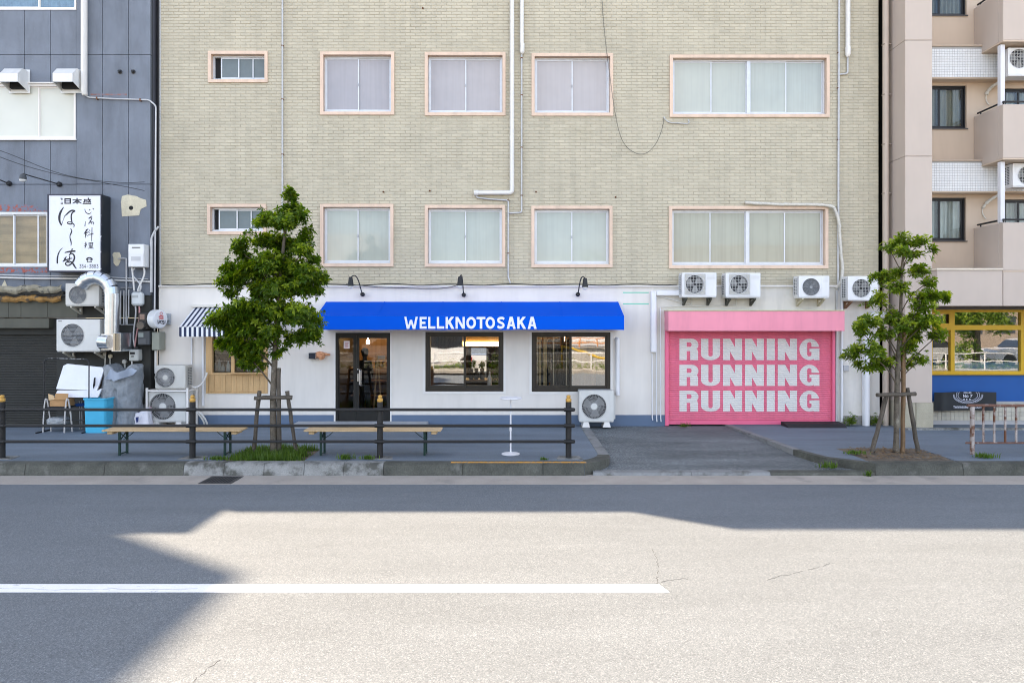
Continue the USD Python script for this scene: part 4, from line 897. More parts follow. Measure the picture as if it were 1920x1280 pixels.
bench_wood = M('bench_pine', (.62, .44, .24), .5, .06, 1.5, .05, 40, streak=.14, stretch=(.5, 14, 14))
bench_green = M('bench_green_steel', (.008, .03, .022), .4, .15, 10)
def bench(label, x0, x1, yf, group):
    L = x1-x0; yb_ = yf+.34; zt_ = PZ+.47
    t = thing('beer_bench', label, 'bench', ((x0+x1)/2, yf+.17, PZ), group)
    put('seat', cbx(x0, x1, yf, yb_, zt_-.032, zt_, .008), bench_wood, t)
    for u in (x0+.13, x1-.13): put('batten', cbx(u-.05, u+.05, yf+.03, yb_-.03, zt_-.085, zt_-.0325, .01), bench_wood, t)
    for sg, u in ((1, x0+.30), (-1, x1-.30)):
        for yy in (yf+.05, yb_-.05):
            put('leg', ex_xz(Polygon([(u-.018, PZ), (u+.018, PZ), (u+.02, zt_-.033), (u-.02, zt_-.033)]), yy-.014, yy+.014), bench_green, t)
        put('cross_brace', cat_([beam((u, yf+.06, zt_-.20), (u, yb_-.06, zt_-.06), .02, .008), beam((u, yb_-.06, zt_-.2), (u, yf+.06, zt_-.06), .02, .008), beam((u, yf+.05, PZ+.03), (u, yb_-.05, PZ+.03), .02, .02)]), bench_green, t)
        put('stay', tube([(u, yf+.17, zt_-.20), (u+sg*.12, yf+.17, zt_-.12), (u+sg*.22, yf+.17, zt_-.034)], .007, 6), bench_green, t, True)
    return t
GB = 'pine benches behind the guard fence'
bench('pine topped folding bench with green legs behind the fence, left of the left tree', X(190, 12.27), X(190, 12.27)+2.5, 12.27, GB)
bench('pine topped folding bench with green legs behind the fence, before the shop door', X(569, 12.27), X(569, 12.27)+2.47, 12.27, GB)
tb = thing('standing_table', 'tall white round bar table on a thin pole behind the fence', 'table', (X(957.5, 12.47), 12.47, PZ))
tc = np.array((X(957.5, 12.47), 12.47, 0)); tw = M('table_white', (.78, .78, .8), .35, .02)
put('base', lathe([(.165, PZ), (.168, PZ+.008), (.15, PZ+.016), (.03, PZ+.028)], tc, 32), tw, tb, 40)
put('pole', lathe([(.015, PZ+.029), (.015, 1.19)], tc, 14), tw, tb, True)
put('collar', lathe([(.021, Z(808, 12.47)), (.024, Z(806, 12.47)), (.024, Z(802, 12.47)), (.02, Z(801, 12.47))], tc, 14), tw, tb, 40)
put('table_top', lathe([(.03, 1.19), (.19, 1.208), (.203, 1.215), (.203, 1.228), (.195, 1.232)], tc, 36), tw, tb, 40)
# rusty barrier at the right
rust_white = M('rusty_white_paint', (.42, .37, .34), .8, .15, 6, .1, 60, .25, 50, patch=((.15, .065, .035), 5.5, .44, .56))
rb_ = thing('rusty_barrier', 'rusty white barred guard rail at the right edge of the pavement', 'fence', (X(1823, 12.45), 12.45, PZ))
zt_, zb_ = Z(760, 12.45), Z(830, 12.45); x0_ = X(1823, 12.45)
rust_rail = M('rusty_rail_paint', (.17, .085, .06), .85, .25, 12, .15, 60, .25, 50, patch=((.40, .34, .31), 7.0, .58, .68))
put('top_rail', tube([(x0_-.09, 12.45, zt_), (x0_+3, 12.45, zt_)], .026, 10), rust_rail, rb_, 40)
put('bottom_rail', tube([(x0_-.12, 12.45, zb_), (x0_+3, 12.45, zb_)], .018, 10), rust_rail, rb_, 40)
for k in range(3): put('post', tube([(x0_+k*1.4, 12.45, PZ-.02), (x0_+k*1.4, 12.45, zt_-.02)], .038, 12), rust_white, rb_, 40)
for k in range(1, 14):
    if k % 7: put('bar', tube([(x0_+k*.2, 12.45, zb_+.01), (x0_+k*.2, 12.45, zt_-.02)], .019, 10), rust_white, rb_, 40)

# ------------------------------------------------------------------ trees
bark = M('tree_bark', (.12, .10, .075), .9, .35, 9, .25, 60, .7, 30, patch=((.28, .26, .21), 4.0, .56, .70))
twig = M('twig_bark', (.09, .07, .045), .9, .2, 20)
stake_wood = M('weathered_stake', (.105, .088, .068), .85, .2, 6, .2, 60, .35, 40, streak=.4, stretch=(20, 20, 1.2))
brown_stake = M('brown_stake', (.20, .125, .065), .8, .2, 8, .1, 60, .3, 40, streak=.3, stretch=(20, 20, 1.2))
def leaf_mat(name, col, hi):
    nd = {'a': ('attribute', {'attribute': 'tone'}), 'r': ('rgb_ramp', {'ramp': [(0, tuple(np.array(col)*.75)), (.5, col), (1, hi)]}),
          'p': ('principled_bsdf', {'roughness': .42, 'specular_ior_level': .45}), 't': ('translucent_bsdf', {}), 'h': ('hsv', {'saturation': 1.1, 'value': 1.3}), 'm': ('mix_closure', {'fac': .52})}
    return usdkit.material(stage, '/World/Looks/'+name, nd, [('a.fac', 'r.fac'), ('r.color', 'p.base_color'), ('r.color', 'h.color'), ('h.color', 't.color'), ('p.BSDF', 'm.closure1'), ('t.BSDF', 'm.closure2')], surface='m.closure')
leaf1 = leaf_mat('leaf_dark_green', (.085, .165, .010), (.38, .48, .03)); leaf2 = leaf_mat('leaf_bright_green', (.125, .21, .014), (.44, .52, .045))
def rosette(c, n, L, up, rg, highlight=0.):
    """A whorl of long leaves about a twig end; each leaf is a folded blade of four triangles."""
    az = rg.uniform(0, 2*PI)+np.arange(n)*2.39996; V, Fc, T = [], [], []
    base_t = np.clip(rg.normal(.40, .16)+highlight, 0, 1)
    u = up/np.linalg.norm(up); s = np.cross(u, [.3, .9, .2]); s /= np.linalg.norm(s); q_ = np.cross(u, s)
    for k in range(n):
        el = rg.uniform(-.35, .95); d = (math.cos(az[k])*s+math.sin(az[k])*q_)*math.cos(el)+u*math.sin(el)
        side = np.cross(d, u); side /= np.linalg.norm(side)+1e-9; nn = np.cross(side, d)
        l = L*rg.uniform(.5, 1.3); w = l*rg.uniform(.17, .25); p0 = c+d*l*.06
        droop = -nn*0+np.array([0, 0, -.16*l])
        mid, tip = p0+d*l*.55+nn*.02*l, p0+d*l+droop
        i = len(V); V += [p0, mid-side*w+nn*w*.35, mid, mid+side*w+nn*w*.35, tip]
        Fc += [[i, i+1, i+2], [i, i+2, i+3], [i+1, i+4, i+2], [i+2, i+4, i+3]]
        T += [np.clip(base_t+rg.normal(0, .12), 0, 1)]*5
    return V, Fc, T
def tree(name, label, Y, trunk_pts, trunk_r, blobs, o, sc, nper, L, lmat, seed, limbs, depth):
    rg = np.random.default_rng(seed); base = trunk_pts[0]
    t = thing(name, label, 'tree', base)
    tp = spline(trunk_pts, 26); rr = np.interp(np.linspace(0, 1, 26), np.linspace(0, 1, len(trunk_r)), trunk_r); rr[0] *= 1.35; rr[1] *= 1.12
    tm = tube(tp, rr, 14); vv = np.asarray(tm.vertices); vv += (meshkit.fbm(vv*14, 3, seed)[:, None]-.5)*.022*np.array([1, 1, 0]); tm = trimesh.Trimesh(vv, tm.faces, process=False)
    put('trunk', tm, bark, t, True)
    cs, rs_ = [], []
    for (u, v, r) in blobs:
        px, py = o[0]+u/sc, o[1]+v/sc; R = r/sc*Y/F
        for rep in range(2 if R > .2 else 1):
            cs.append(np.array((X(px, Y), Y+rg.normal(0, depth)*min(1, R/.35), Z(py, Y)))); rs_.append(R)
    cs, rs_ = np.array(cs), np.array(rs_)
    V, Fc, T, tips = [], [], [], []; nv = 0
    trx = np.array([np.interp(c[2], tp[:, 2], tp[:, 0]) for c in cs])
    for c, R, tx in zip(cs, rs_, trx):
        n = max(4, int(nper*(R/.3)**2))
        for k in range(n):
            d = rg.normal(size=3); d /= np.linalg.norm(d); d[2] = d[2]*.8+.12
            p = c+d*R*(rg.uniform(.2, 1.0)**.6)*(.62+.75*meshkit.noise((c+d*R)*6.5, seed))*np.array([1, .9, .92])
            upv = np.array([(p[0]-tx)*.9, (p[1]-Y)*.9, .45])+rg.normal(0, .25, 3); a, b, tt = rosette(p, rg.integers(8, 14), L, upv, rg, .55*max(0, np.linalg.norm(p-c)/R-.55)+.25*max(0, d[2]))  # paler outer shoots, and tone raised outward and upward to paint highlights
            V += a; Fc += [[x_+nv for x_ in f_] for f_ in b]; nv += len(a); T += tt; tips.append((p, c))
    cen = np.array([c for _, c in tips]); nfill = int(len(tips)*(.35 if limbs < 17 else .12))
    for k in range(nfill):
        i = rg.integers(len(cs)); dd = np.linalg.norm((cs-cs[i])*np.array([1, .6, 1]), axis=1); near = np.argsort(dd)[1:6]; j = near[rg.integers(len(near))]
        if dd[j] > 1.9*(rs_[i]+rs_[j]): continue
        Rm = (rs_[i]+rs_[j])*.5; p = cs[i]+(cs[j]-cs[i])*rg.uniform(.2, .8)+rg.normal(0, 1, 3)*Rm*.45; tx = np.interp(p[2], tp[:, 2], tp[:, 0])
        a, b, tt = rosette(p, rg.integers(8, 14), L, np.array([(p[0]-tx)*.9, (p[1]-Y)*.9, .45])+rg.normal(0, .25, 3), rg)
        V += a; Fc += [[x_+nv for x_ in f_] for f_ in b]; nv += len(a); T += tt
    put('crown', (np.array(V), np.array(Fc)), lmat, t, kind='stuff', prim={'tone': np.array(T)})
    tw_ = []
    for j in rg.permutation(len(tips))[:min(420, len(tips))]:
        p, c = tips[j]; tw_.append(tube([c, (c+p)/2+rg.normal(0, .015, 3), p], [.008, .006, .003], 4, cap=False))
    put('twigs', cat_(tw_), twig, t, True, kind='stuff')
    # limbs: from the trunk up and out to the clumps
    order = rg.permutation(len(cs))[:limbs]
    for j in order:
        c = cs[j]; dist = abs(c[0]-np.interp(c[2], tp[:, 2], tp[:, 0])); z0 = max(c[2]-.35-dist*.55, tp[0, 2]+limb_min[name])
        z0 = min(z0, tp[-1, 2]-.05); x0 = np.interp(z0, tp[:, 2], tp[:, 0]); y0 = np.interp(z0, tp[:, 2], tp[:, 1]); r0 = max(.010, .32*np.interp(z0, tp[:, 2], rr))
        mid = (np.array((x0, y0, z0))+c)/2+np.array((0, 0, .08))+rg.normal(0, .03, 3)
        put('limb', tube(spline([(x0, y0, z0), mid, c], 9), np.linspace(r0, .007, 9), 7), twig if r0 < .018 else bark, t, True)
    return t
limb_min = {'street_tree': 1.25}
Y1 = 12.5
b1 = [(540, 65, 36), (545, 95, 30), (527, 170, 18), (528, 200, 16), (590, 190, 35), (640, 245, 46), (420, 262, 72), (520, 285, 85), (335, 280, 38), (640, 345, 42), (665, 390, 20), (265, 425, 62), (215, 455, 34), (350, 400, 66), (450, 415, 75), (560, 430, 66), (650, 478, 60), (690, 520, 35), (230, 495, 34), (140, 580, 48), (110, 680, 42), (200, 650, 74), (300, 590, 90), (420, 560, 100), (550, 600, 100), (660, 620, 74), (745, 640, 48), (770, 660, 28), (720, 735, 46), (620, 710, 80), (480, 720, 100), (345, 730, 80), (165, 750, 44), (250, 865, 100), (120, 930, 80), (55, 935, 38), (380, 880, 100), (500, 880, 92), (610, 890, 84), (690, 940, 62), (735, 1000, 34), (720, 1050, 38), (640, 1040, 62), (560, 1050, 52), (440, 1015, 72), (300, 980, 100), (200, 995, 74), (120, 1090, 62), (70, 1080, 30), (225, 1120, 82), (310, 1170, 72), (345, 1095, 70), (255, 1225, 44), (470, 1165, 26), (350, 1235, 34)]
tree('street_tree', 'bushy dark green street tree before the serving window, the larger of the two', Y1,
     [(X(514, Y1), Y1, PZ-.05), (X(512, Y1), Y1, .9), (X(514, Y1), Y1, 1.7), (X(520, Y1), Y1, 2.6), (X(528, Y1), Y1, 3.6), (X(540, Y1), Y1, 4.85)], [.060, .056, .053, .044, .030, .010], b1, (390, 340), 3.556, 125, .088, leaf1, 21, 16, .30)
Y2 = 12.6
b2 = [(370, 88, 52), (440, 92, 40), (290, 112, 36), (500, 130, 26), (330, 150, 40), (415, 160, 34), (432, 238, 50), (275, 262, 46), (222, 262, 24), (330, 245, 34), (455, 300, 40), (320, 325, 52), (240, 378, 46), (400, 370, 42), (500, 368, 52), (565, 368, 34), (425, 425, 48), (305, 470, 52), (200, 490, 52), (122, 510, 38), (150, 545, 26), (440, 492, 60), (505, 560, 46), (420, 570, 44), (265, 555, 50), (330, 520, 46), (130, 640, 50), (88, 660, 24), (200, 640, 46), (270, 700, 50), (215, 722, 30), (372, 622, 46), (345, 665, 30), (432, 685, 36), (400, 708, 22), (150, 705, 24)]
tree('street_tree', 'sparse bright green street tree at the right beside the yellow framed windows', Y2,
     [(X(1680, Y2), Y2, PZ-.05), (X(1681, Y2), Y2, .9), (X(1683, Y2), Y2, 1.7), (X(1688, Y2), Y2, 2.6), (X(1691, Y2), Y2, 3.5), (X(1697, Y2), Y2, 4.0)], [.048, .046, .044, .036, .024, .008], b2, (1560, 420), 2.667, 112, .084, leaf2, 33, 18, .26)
def tree_prop(label, Y, pa, pb, bar, extra, mats, group='timber props round the street trees'):
    t = thing('tree_prop', label, 'tree stake', (X(pa[0][0], Y), Y, PZ), group)
    rg = np.random.default_rng(int(pa[0][0]))
    def pole(p0, p1, r, m, dy, nm='post'):
        n = 9; P = np.linspace((X(p0[0], Y+dy), Y+dy, Z(p0[1], Y+dy)), (X(p1[0], Y), Y, Z(p1[1], Y)), n); P += rg.normal(0, .004, P.shape); P[-1, 2] = max(P[-1, 2], PZ-.05)
        put(nm, tube(P, r+rg.normal(0, .0025, n), 10), m, t, 50)
    pole(*pa, .038, mats[0], .02); pole(*pb, .038, mats[0], .02)
    pole(*bar, .036, mats[0], -.12, 'crossbar')
    if extra: pole(*extra, .040, mats[1], .0, 'upright')
tree_prop('grey timber prop frame round the trunk of the larger left tree', Y1, ((486.5, 733), (475.5, 846)), ((538, 733), (555, 846)), ((476, 746), (547, 745)), ((522.5, 690), (523, 850)), (stake_wood, stake_wood))
tree_prop('grey timber prop frame with a brown upright round the right tree', Y2, ((1662, 742), (1634, 853)), ((1701, 726), (1722, 853)), ((1645, 740), (1717, 738)), ((1694, 595), (1693, 850)), (stake_wood, brown_stake))
# ------------------------------------------------------------------ grass and weeds
grass_mat = leaf_mat('grass_blade', (.105, .19, .03), (.22, .32, .06))
def blades(cs, hs, rg, wd=.007, lean=.6):
    V, Fc, T = [], [], []; i = 0
    for c, h in zip(cs, hs):
        a = rg.uniform(0, 2*PI); d = np.array((math.cos(a), math.sin(a), 0)); s = np.array((-d[1], d[0], 0))*wd; l = rg.uniform(.1, lean)*h
        V += [c-s, c+s, c+d*l*.35+np.array((0, 0, h*.6))-s*.7, c+d*l*.35+np.array((0, 0, h*.6))+s*.7, c+d*l+np.array((0, 0, h))]; Fc += [[i, i+1, i+3], [i, i+3, i+2], [i+2, i+3, i+4]]
        T += [np.clip(rg.normal(.5, .2), 0, 1)]*5; i += 5
    return (np.array(V), np.array(Fc)), np.array(T)
rg = np.random.default_rng(5)
n = 5200; gx_ = rg.uniform(X(442, 12.4), X(586, 12.4), n); gy_ = rg.uniform(KERB+.28, 12.95, n); dens = meshkit.fbm(np.stack([gx_*3, gy_*3, gx_*0], 1), 3, 4)
edge_ = np.minimum(gx_-X(442, 12.4), X(586, 12.4)-gx_); ok = (dens > .38) & (edge_ > rg.uniform(0, .22, n))
mm, tt = blades(np.stack([gx_, gy_, np.full(n, PZ-.02)], 1)[ok], rg.uniform(.04, .15, n)[ok]*(.6+.8*dens[ok]), rg)
put('grass', mm, grass_mat, kind='stuff', prim={'tone': tt}, label='tufts of green grass in the pit round the left tree', cat='grass')
def weed(label, px, py, Y, spread, h, n, seed):
    rg = np.random.default_rng(seed); c = np.array((X(px, Y), Y, Z(py, Y)))
    cs = c+np.stack([rg.normal(0, spread, n), rg.normal(0, spread*.5, n), np.zeros(n)], 1); m_, t_ = blades(cs, rg.uniform(.4, 1.1, n)*h, rg, .009, .9)
    put('weed', m_, grass_mat, prim={'tone': t_}, label=label, cat='weed')
weed('low weed tuft beside the fence post left of the left tree', 410, 861, 12.0, .10, .08, 120, 1)
weed('small weed behind the kerb right of the left tree, nearer the tree', 648, 859.5, 11.98, .07, .10, 110, 2)
weed('small weed behind the kerb beside the fence post before the door', 690, 860, 11.98, .06, .08, 90, 3)
weed('tiny weed at the yellow painted kerb edge', 1020, 862, 11.95, .03, .06, 40, 4)
weed('bright weed tuft at the foot of the rusty barrier', 1848, 857, 12.1, .10, .09, 130, 5)
weed('weed tuft growing from the joint in the flared kerb', 1552, 876, 11.85, .08, .12, 60, 6)
weed('thin weed in the gutter at the kerb joint under the right tree', 1630, 893, 11.57, .03, .12, 40, 7)
weed('bright weed patch at the left corner of the right tree pit', 1604, 850, 12.4, .09, .07, 120, 8)
weed('dry yellow tuft under the left corner of the pink shutter', 1283, 800, 15.6, .06, .12, 50, 9)
def bush(label, px, py, Y, R, n, seed):
    rg = np.random.default_rng(seed); V, Fc, T = [], [], []; nv = 0; c = np.array((X(px, Y), Y, Z(py, Y)))
    for k in range(n):
        p = c+np.array((np.clip(rg.normal(0, R*.4), -R, R), rg.normal(0, R*.3), abs(rg.normal(0, R*.7)))); a, b, tt = rosette(p, 8, .05, np.array((rg.normal(0, .3), -.3, 1.)), rg); V += a; Fc += [[x_+nv for x_ in f_] for f_ in b]; nv += len(a); T += tt
    put('weed', (np.array(V), np.array(Fc)), leaf2, prim={'tone': np.array(T)}, label=label, cat='weed')
bush('leafy weed at the wall foot right of the pink shutter', 1595, 795, 15.78, .17, 60, 12)
bush('leafy weed at the wall foot right of the thick white pipe', 1641, 796, 15.78, .12, 40, 13)
lit = M('dry_leaf', (.17, .11, .055), .9, .3, 30); rg = np.random.default_rng(8); V = []
for k in range(260):
    p = np.array((rg.uniform(pit2.bounds[0]+.05, pit2.bounds[2]-.05), rg.uniform(pit2.bounds[1]+.05, pit2.bounds[3]-.05), PZ+.03)); a = rg.uniform(0, 6.28); d = np.array((math.cos(a), math.sin(a), rg.uniform(-.2, .4)))*.035; s = np.array((-d[1], d[0], .2*d[0]))*.5
    V.append((np.array([p-d, p+s, p+d, p-s]), np.array([[0, 1, 2], [0, 2, 3]])))
put('leaf_litter', cat_([trimesh.Trimesh(v, f, process=False) for v, f in V]), lit, kind='stuff', label='dry leaves lying round the foot of the right tree', cat='leaves')
# ------------------------------------------------------------------ grey building on the left
GY = 15.8
grey_paint = M('grey_blue_paint', C(113, 122, 142), .7, .09, 1.6, .06, 70, .10, 40, streak=.22, stretch=(2.2, 2.2, .5), patch=((.36, .38, .41), 13., .70, .78))
dark_panel = M('dark_olive_panel', C(84, 85, 80), .7, .06, 2, streak=.15)
darkwall = M('dark_wall_paint', (.030, .030, .026), .75, .15, 3)
shut_dark = M('dark_shutter', (.034, .033, .028), .6, .1, 4)
gb = thing('grey_building', 'grey blue painted building with a dark shutter at the left edge of the street front', 'building', (-11, GY, PZ))
GX0, GX1, GT = -13.95, X(282, GY), 12.3
put('main_block', bx(GX0, GX1, GY+.35, 25, 3.0, 13.5), M('grey_side_paint', C(70, 74, 86), .8, .1, 1), gb)
gw2 = (X(-20, GY), X(141.5, GY), Z(261, GY), Z(157.5, GY)); gw1 = (X(-20, GY), X(142.5, GY), Z(18.5, GY), Z(-90, GY)); gw3 = (X(-20, GY), X(90.5, GY), Z(500, GY), Z(397.5, GY))
vj = [X(p, GY) for p in (-104, -54.5, -5, 44.5, 94, 143.3, 192.5, 241, 282)]; vj[0] = GX0; zj = [Z(555, GY), Z(345.5, GY), Z(102.5, GY), Z(-140, GY), GT-.4]
for i in range(len(vj)-1):
    for k in range(len(zj)-1):
        z0, z1 = zj[k], zj[k+1]
        g = sbox(vj[i]+.004, z0+.004, vj[i+1]-.004, z1-.004)
        for wr in (gw1, gw2, gw3): g = g.difference(sbox(wr[0], wr[2], wr[1], wr[3]))
        if not g.is_empty and g.area > .01:
            dy = .018 if i < 5 else 0.
            for pg in polys(g.buffer(-.003, join_style=2)): put('wall_panel', ex_xz(pg, GY+dy, GY+.12), grey_paint, gb)
put('backing_wall', ex_xz(sbox(GX0, zj[0]-.3, GX1, GT).difference(unary_union([sbox(a, c, b, d) for a, b, c, d in (gw1, gw2, gw3)])), GY+.125, GY+.349), M('panel_joint', (.10, .105, .125), .9), gb)
put('parapet', bx(GX0, GX1, GY, GY+.3, GT-.4, GT), grey_paint, gb)
def gwin(rc, mulls, mat, fmat, label=None, deep=.04, cur=None):
    a, b, c, d = rc; w = put('window', ex_xz(sbox(a, c, b, d).difference(sbox(a+.045, c+.05, b-.045, d-.05)), GY+.005, GY+.15), fmat, gb, label=label)
    ed = [a+.045]+mulls+[b-.045]
    for k in range(len(ed)-1):
        p0, p1 = ed[k], ed[k+1]; y = GY+deep+.02*(k % 2)
        put('sash', ex_xz(sbox(p0, c+.05, p1+(.02 if k < len(ed)-2 else 0), d-.05).difference(sbox(p0+.03, c+.085, p1-.012, d-.08)), y, y+.018), fmat, w)
        put('pane', bx(p0+.029, p1-.011, y+.008, y+.014, c+.084, d-.079), mat, w)
    put('backing', bx(a+.05, b-.05, GY+.152, GY+.17, c+.05, d-.05), cur if cur else dark_void, w)
    return w
white_pane = M('white_film_pane', C(206, 210, 212), .3, .02, 2.5, coat=.4)
gwin(gw2, [X(70, GY)], white_pane, white_trim, 'white framed window with whitened panes under two vent hoods')
gwin(gw1, [X(70, GY)], glass_up, white_trim, 'white framed window cut by the top of the picture', cur=M('blue_curtain', C(110, 140, 165), .8, .25, 9, streak=.3, stretch=(20, 20, .3)))
gwin(gw3, [X(23, GY), X(68, GY)], glass, alu, 'aluminium window with brown blinds beside the sign box', cur=M('brown_blind', C(216, 182, 150), .7, .12, 3, streak=.35, stretch=(.4, .4, 4.)))
put('drip_sill', cbx(gw2[0], gw2[1]+.03, GY-.03, GY+.004, gw2[2]-.03, gw2[2], .005), white_trim, gb)
put('drip_head', cbx(gw2[0], gw2[1]+.03, GY-.04, GY+.004, gw2[3], gw2[3]+.03, .005), white_trim, gb)
# worn red paint above and below the lower window
redrem = M('worn_red_paint', C(158, 88, 80), .85, .15, 12, patch=((.16, .18, .235), 11., .46, .50))
hump = Polygon([(X(-20, GY), Z(397, GY)), (X(-20, GY), Z(384, GY))]+[(X(p, GY), Z(397-15.5*math.sin(max(0, min(1, (p+60)/150))*PI)**.6, GY)) for p in np.linspace(-10, 90, 20)]+[(X(90, GY), Z(397, GY))])
put('red_paint_remnant', ex_xz(hump.intersection(sbox(-20, Z(396.5, GY), X(89, GY), Z(384, GY))), GY+.013, GY+.017), redrem, gb, label='worn red paint over the lower window')
put('red_paint_remnant', bx(X(-20, GY), X(88, GY), GY+.013, GY+.0175, Z(511, GY), Z(502, GY)), redrem, gb, label='worn red paint below the lower window')
put('rust_streak', bx(X(170, GY), X(238, GY), GY-.001, GY+.001, Z(179, GY), Z(176, GY)), M('rust_streak', C(140, 104, 102), .8, .2, 8, patch=((.16, .18, .235), 9, .42, .6)), gb)
mortar = M('bare_mortar', C(200, 196, 184), .9, .08, 9, .08, 60, .3, 40)
def blob(pts, n=3):
    return Polygon([(X(a, GY), Z(b, GY)) for a, b in pts]).buffer(.02).buffer(-.02)
put('mortar_patch', ex_xz(blob([(227, 379), (229, 368), (240, 365), (256, 368), (264, 372), (274, 375), (275, 387), (264, 392), (261, 404), (244, 405), (229, 406), (228, 392)]).difference(Point(X(246, GY), Z(390, GY)).buffer(.05)), GY-.007, GY+.006), mortar, gb, label='pale mortar patch round a pipe hole')
put('hole', lathe([(.052, 0), (.052, .004)], (X(246, GY), GY+.002, Z(390, GY)), 14, 'y'), dark_void, gb)
put('mortar_patch', ex_xz(blob([(211, 477), (214, 473), (224, 473), (227, 479), (226, 490), (222, 498), (218, 499), (213, 493), (213, 484)]), GY-.007, GY+.006), mortar, gb)
put('mortar_patch', ex_xz(blob([(0, 540), (8, 525), (14, 540)]), GY+.011, GY+.02), mortar, gb)
# downpipe and thin pipe
put('downpipe', tube([(X(162.5, GY), GY-.09, 11.0), (X(162.3, GY), GY-.09, Z(172, GY)), (X(163.5, GY), GY-.08, Z(181, GY))], [.068, .068, .06], 14), pvc_white, gb, True, label='thick white downpipe')
put('thin_pipe', tube(bend([(X(162, GY), GY-.08, Z(179, GY)), (X(168, GY), GY-.04, Z(184, GY)), (X(225, GY), GY-.04, Z(187, GY)), (X(281, GY), GY-.04, Z(188.5, GY)), (X(293.5, GY), GY-.03, Z(199, GY)), (X(292.5, GY), GY-.03, Z(420, GY)), (X(291, GY), GY-.03, Z(620, GY))], .06), .018), conduit, gb, True)
for px, py in ((184, 185), (265, 188)): put('pipe_clip', cbx(X(px, GY)-.015, X(px, GY)+.015, GY-.065, GY+.001, Z(py+3, GY), Z(py-2, GY), .003), rust, gb)
for px in (225.5, 250.5): put('pipe_stub', lathe([(.045, 0), (.05, .012), (.03, .02), (.025, .07)], (X(px, GY), GY, Z(135, GY)), 12, 'y'), black_metal, gb, 40)
# ribs of pipes in the gap
for px, r_, m_, z0, z1 in ((296, .03, black_cable, 0, 11), (287.5, .02, black_cable, 0, 11), (298.5, .016, conduit, 0, 11)):
    put('gap_pipe', tube([(X(px, 15.95), 15.99 if px > 294 else 15.88, z0+PZ), (X(px, 15.95), 15.99 if px > 294 else 15.88, z1)], r_), m_, gb, True)
put('gap_pipe', tube(bend([(X(285, GY), GY-.03, Z(540, GY)), (X(285, GY), GY-.03, Z(447, GY)), (X(291, GY), GY-.03, Z(434, GY)), (X(299, GY), GY-.03, Z(425, GY))], .05), .024), conduit, gb, True)
put('gap_cover', bx(GX1-.001, BX0-.001, 16.6, 16.7, .1, 12.), darkwall, gb)
put('corner_pipe', tube([(X(285.5, GY), GY-.04, Z(548, GY)), (X(285.5, GY), GY-.04, Z(450, GY))], .03), conduit, gb, True)
# cables across the wall
for pts in ([(-10, 280), (60, 305), (120, 328), (200, 344), (262, 347), (283, 346)], [(-10, 289), (50, 312), (120, 331), (200, 346), (283, 362)]):
    put('cable', tube(spline([(X(a, GY), GY-.03-.25*(1-min(1, abs(a-283)/280.)*.2), Z(b, GY)) for a, b in pts], 30), .007, 5), black_cable, gb, True)
for py, r_, m_, x1_ in ((516.5, .014, conduit, 280), (521.5, .020, pvc_white, 286)):
    put('conduit', tube([(X(-20, GY), GY-.04, Z(py-1.5, GY)), (X(60, GY), GY-.04, Z(py+.5, GY)), (X(160, GY), GY-.04, Z(py+1, GY)), (X(x1_, GY), GY-.04, Z(py+7, GY))], r_), m_, gb, True)
# torn fabric of a removed canopy, dark fascia
tr_ = np.random.default_rng(17)
def torn(px0, px1, py, dy0, amp, mat, name, yy, seed, label=None):
    r = np.random.default_rng(seed); n = 44; xs_ = np.linspace(X(px0, GY), X(px1, GY), n); m_ = 6; V = []
    for i, x_ in enumerate(xs_):
        h = (.75+.5*meshkit.fbm(np.array([x_*4.2, seed, 0.]), 3, seed))*amp; sag = .022*math.sin(i*.31)+.012*math.sin(i*.83+seed)
        for j in range(m_):
            v_ = j/(m_-1); V.append((x_, yy-.05*math.sin(v_*PI)-.03*meshkit.noise(np.array([x_*9, v_*3, seed]), seed), Z(py, GY)+sag-v_*h*(dy0)))
    V = np.array(V); Fc = []
    for i in range(n-1):
        for j in range(m_-1):
            a = i*m_+j; Fc += [[a, a+1, a+m_+1], [a, a+m_+1, a+m_]]
    put(name, (V, np.array(Fc)), mat, gb, True, label=label)
put('old_canopy_rail', cbx(X(-20, GY), X(124, GY), GY-.10, GY+.01, Z(552, GY), Z(546, GY), .01), darkwall, gb)
torn(-20, 124, 536, .15, 1.0, M('torn_grey_fabric', C(150, 146, 136), .9, .2, 9, streak=.4, patch=((.10, .095, .08), 7, .55, .62)), 'torn_fabric', GY-.12, 3, 'torn grey canopy fabric')
torn(-20, 120, 555, .13, 1.0, M('torn_orange_fabric', C(160, 124, 74), .9, .2, 6, streak=.5, stretch=(6, 6, 6), patch=((.09, .07, .05), 6., .55, .62)), 'torn_fabric', GY-.06, 4, 'torn orange canopy fabric')
for a, b in zip([GX0, X(-34, GY), X(16, GY), X(39.5, GY), X(89, GY), X(146, GY)][:-1], [X(-34, GY), X(16, GY), X(39.5, GY), X(89, GY), X(146, GY), X(180, GY)][:-1]):
    put('fascia_panel', cbx(a+.003, b-.003, GY-.005, GY+.1, Z(595, GY), Z(558, GY), .003), dark_panel, gb)
put('fascia_panel', cbx(X(146, GY)+.003, GX1, GY-.0, GY+.1, Z(595, GY), Z(553, GY), .003), darkwall, gb)
put('shutter_housing', cbx(X(-60, GY), X(95, GY), GY-.06, GY+.3, Z(615, GY), Z(597, GY), .006), dark_panel, gb)
gz0, gz1 = PZ+.04, Z(627, GY+.15); GS = GY+.15
put('lintel', bx(GX0, X(106, GY), GY+.10, GY+.25, gz1, Z(595.5, GY)), darkwall, gb)
put('side_wall', bx(X(106, GY), GX1, GY+.006, GY+.3, PZ-.1, Z(595.5, GY)), darkwall, gb)
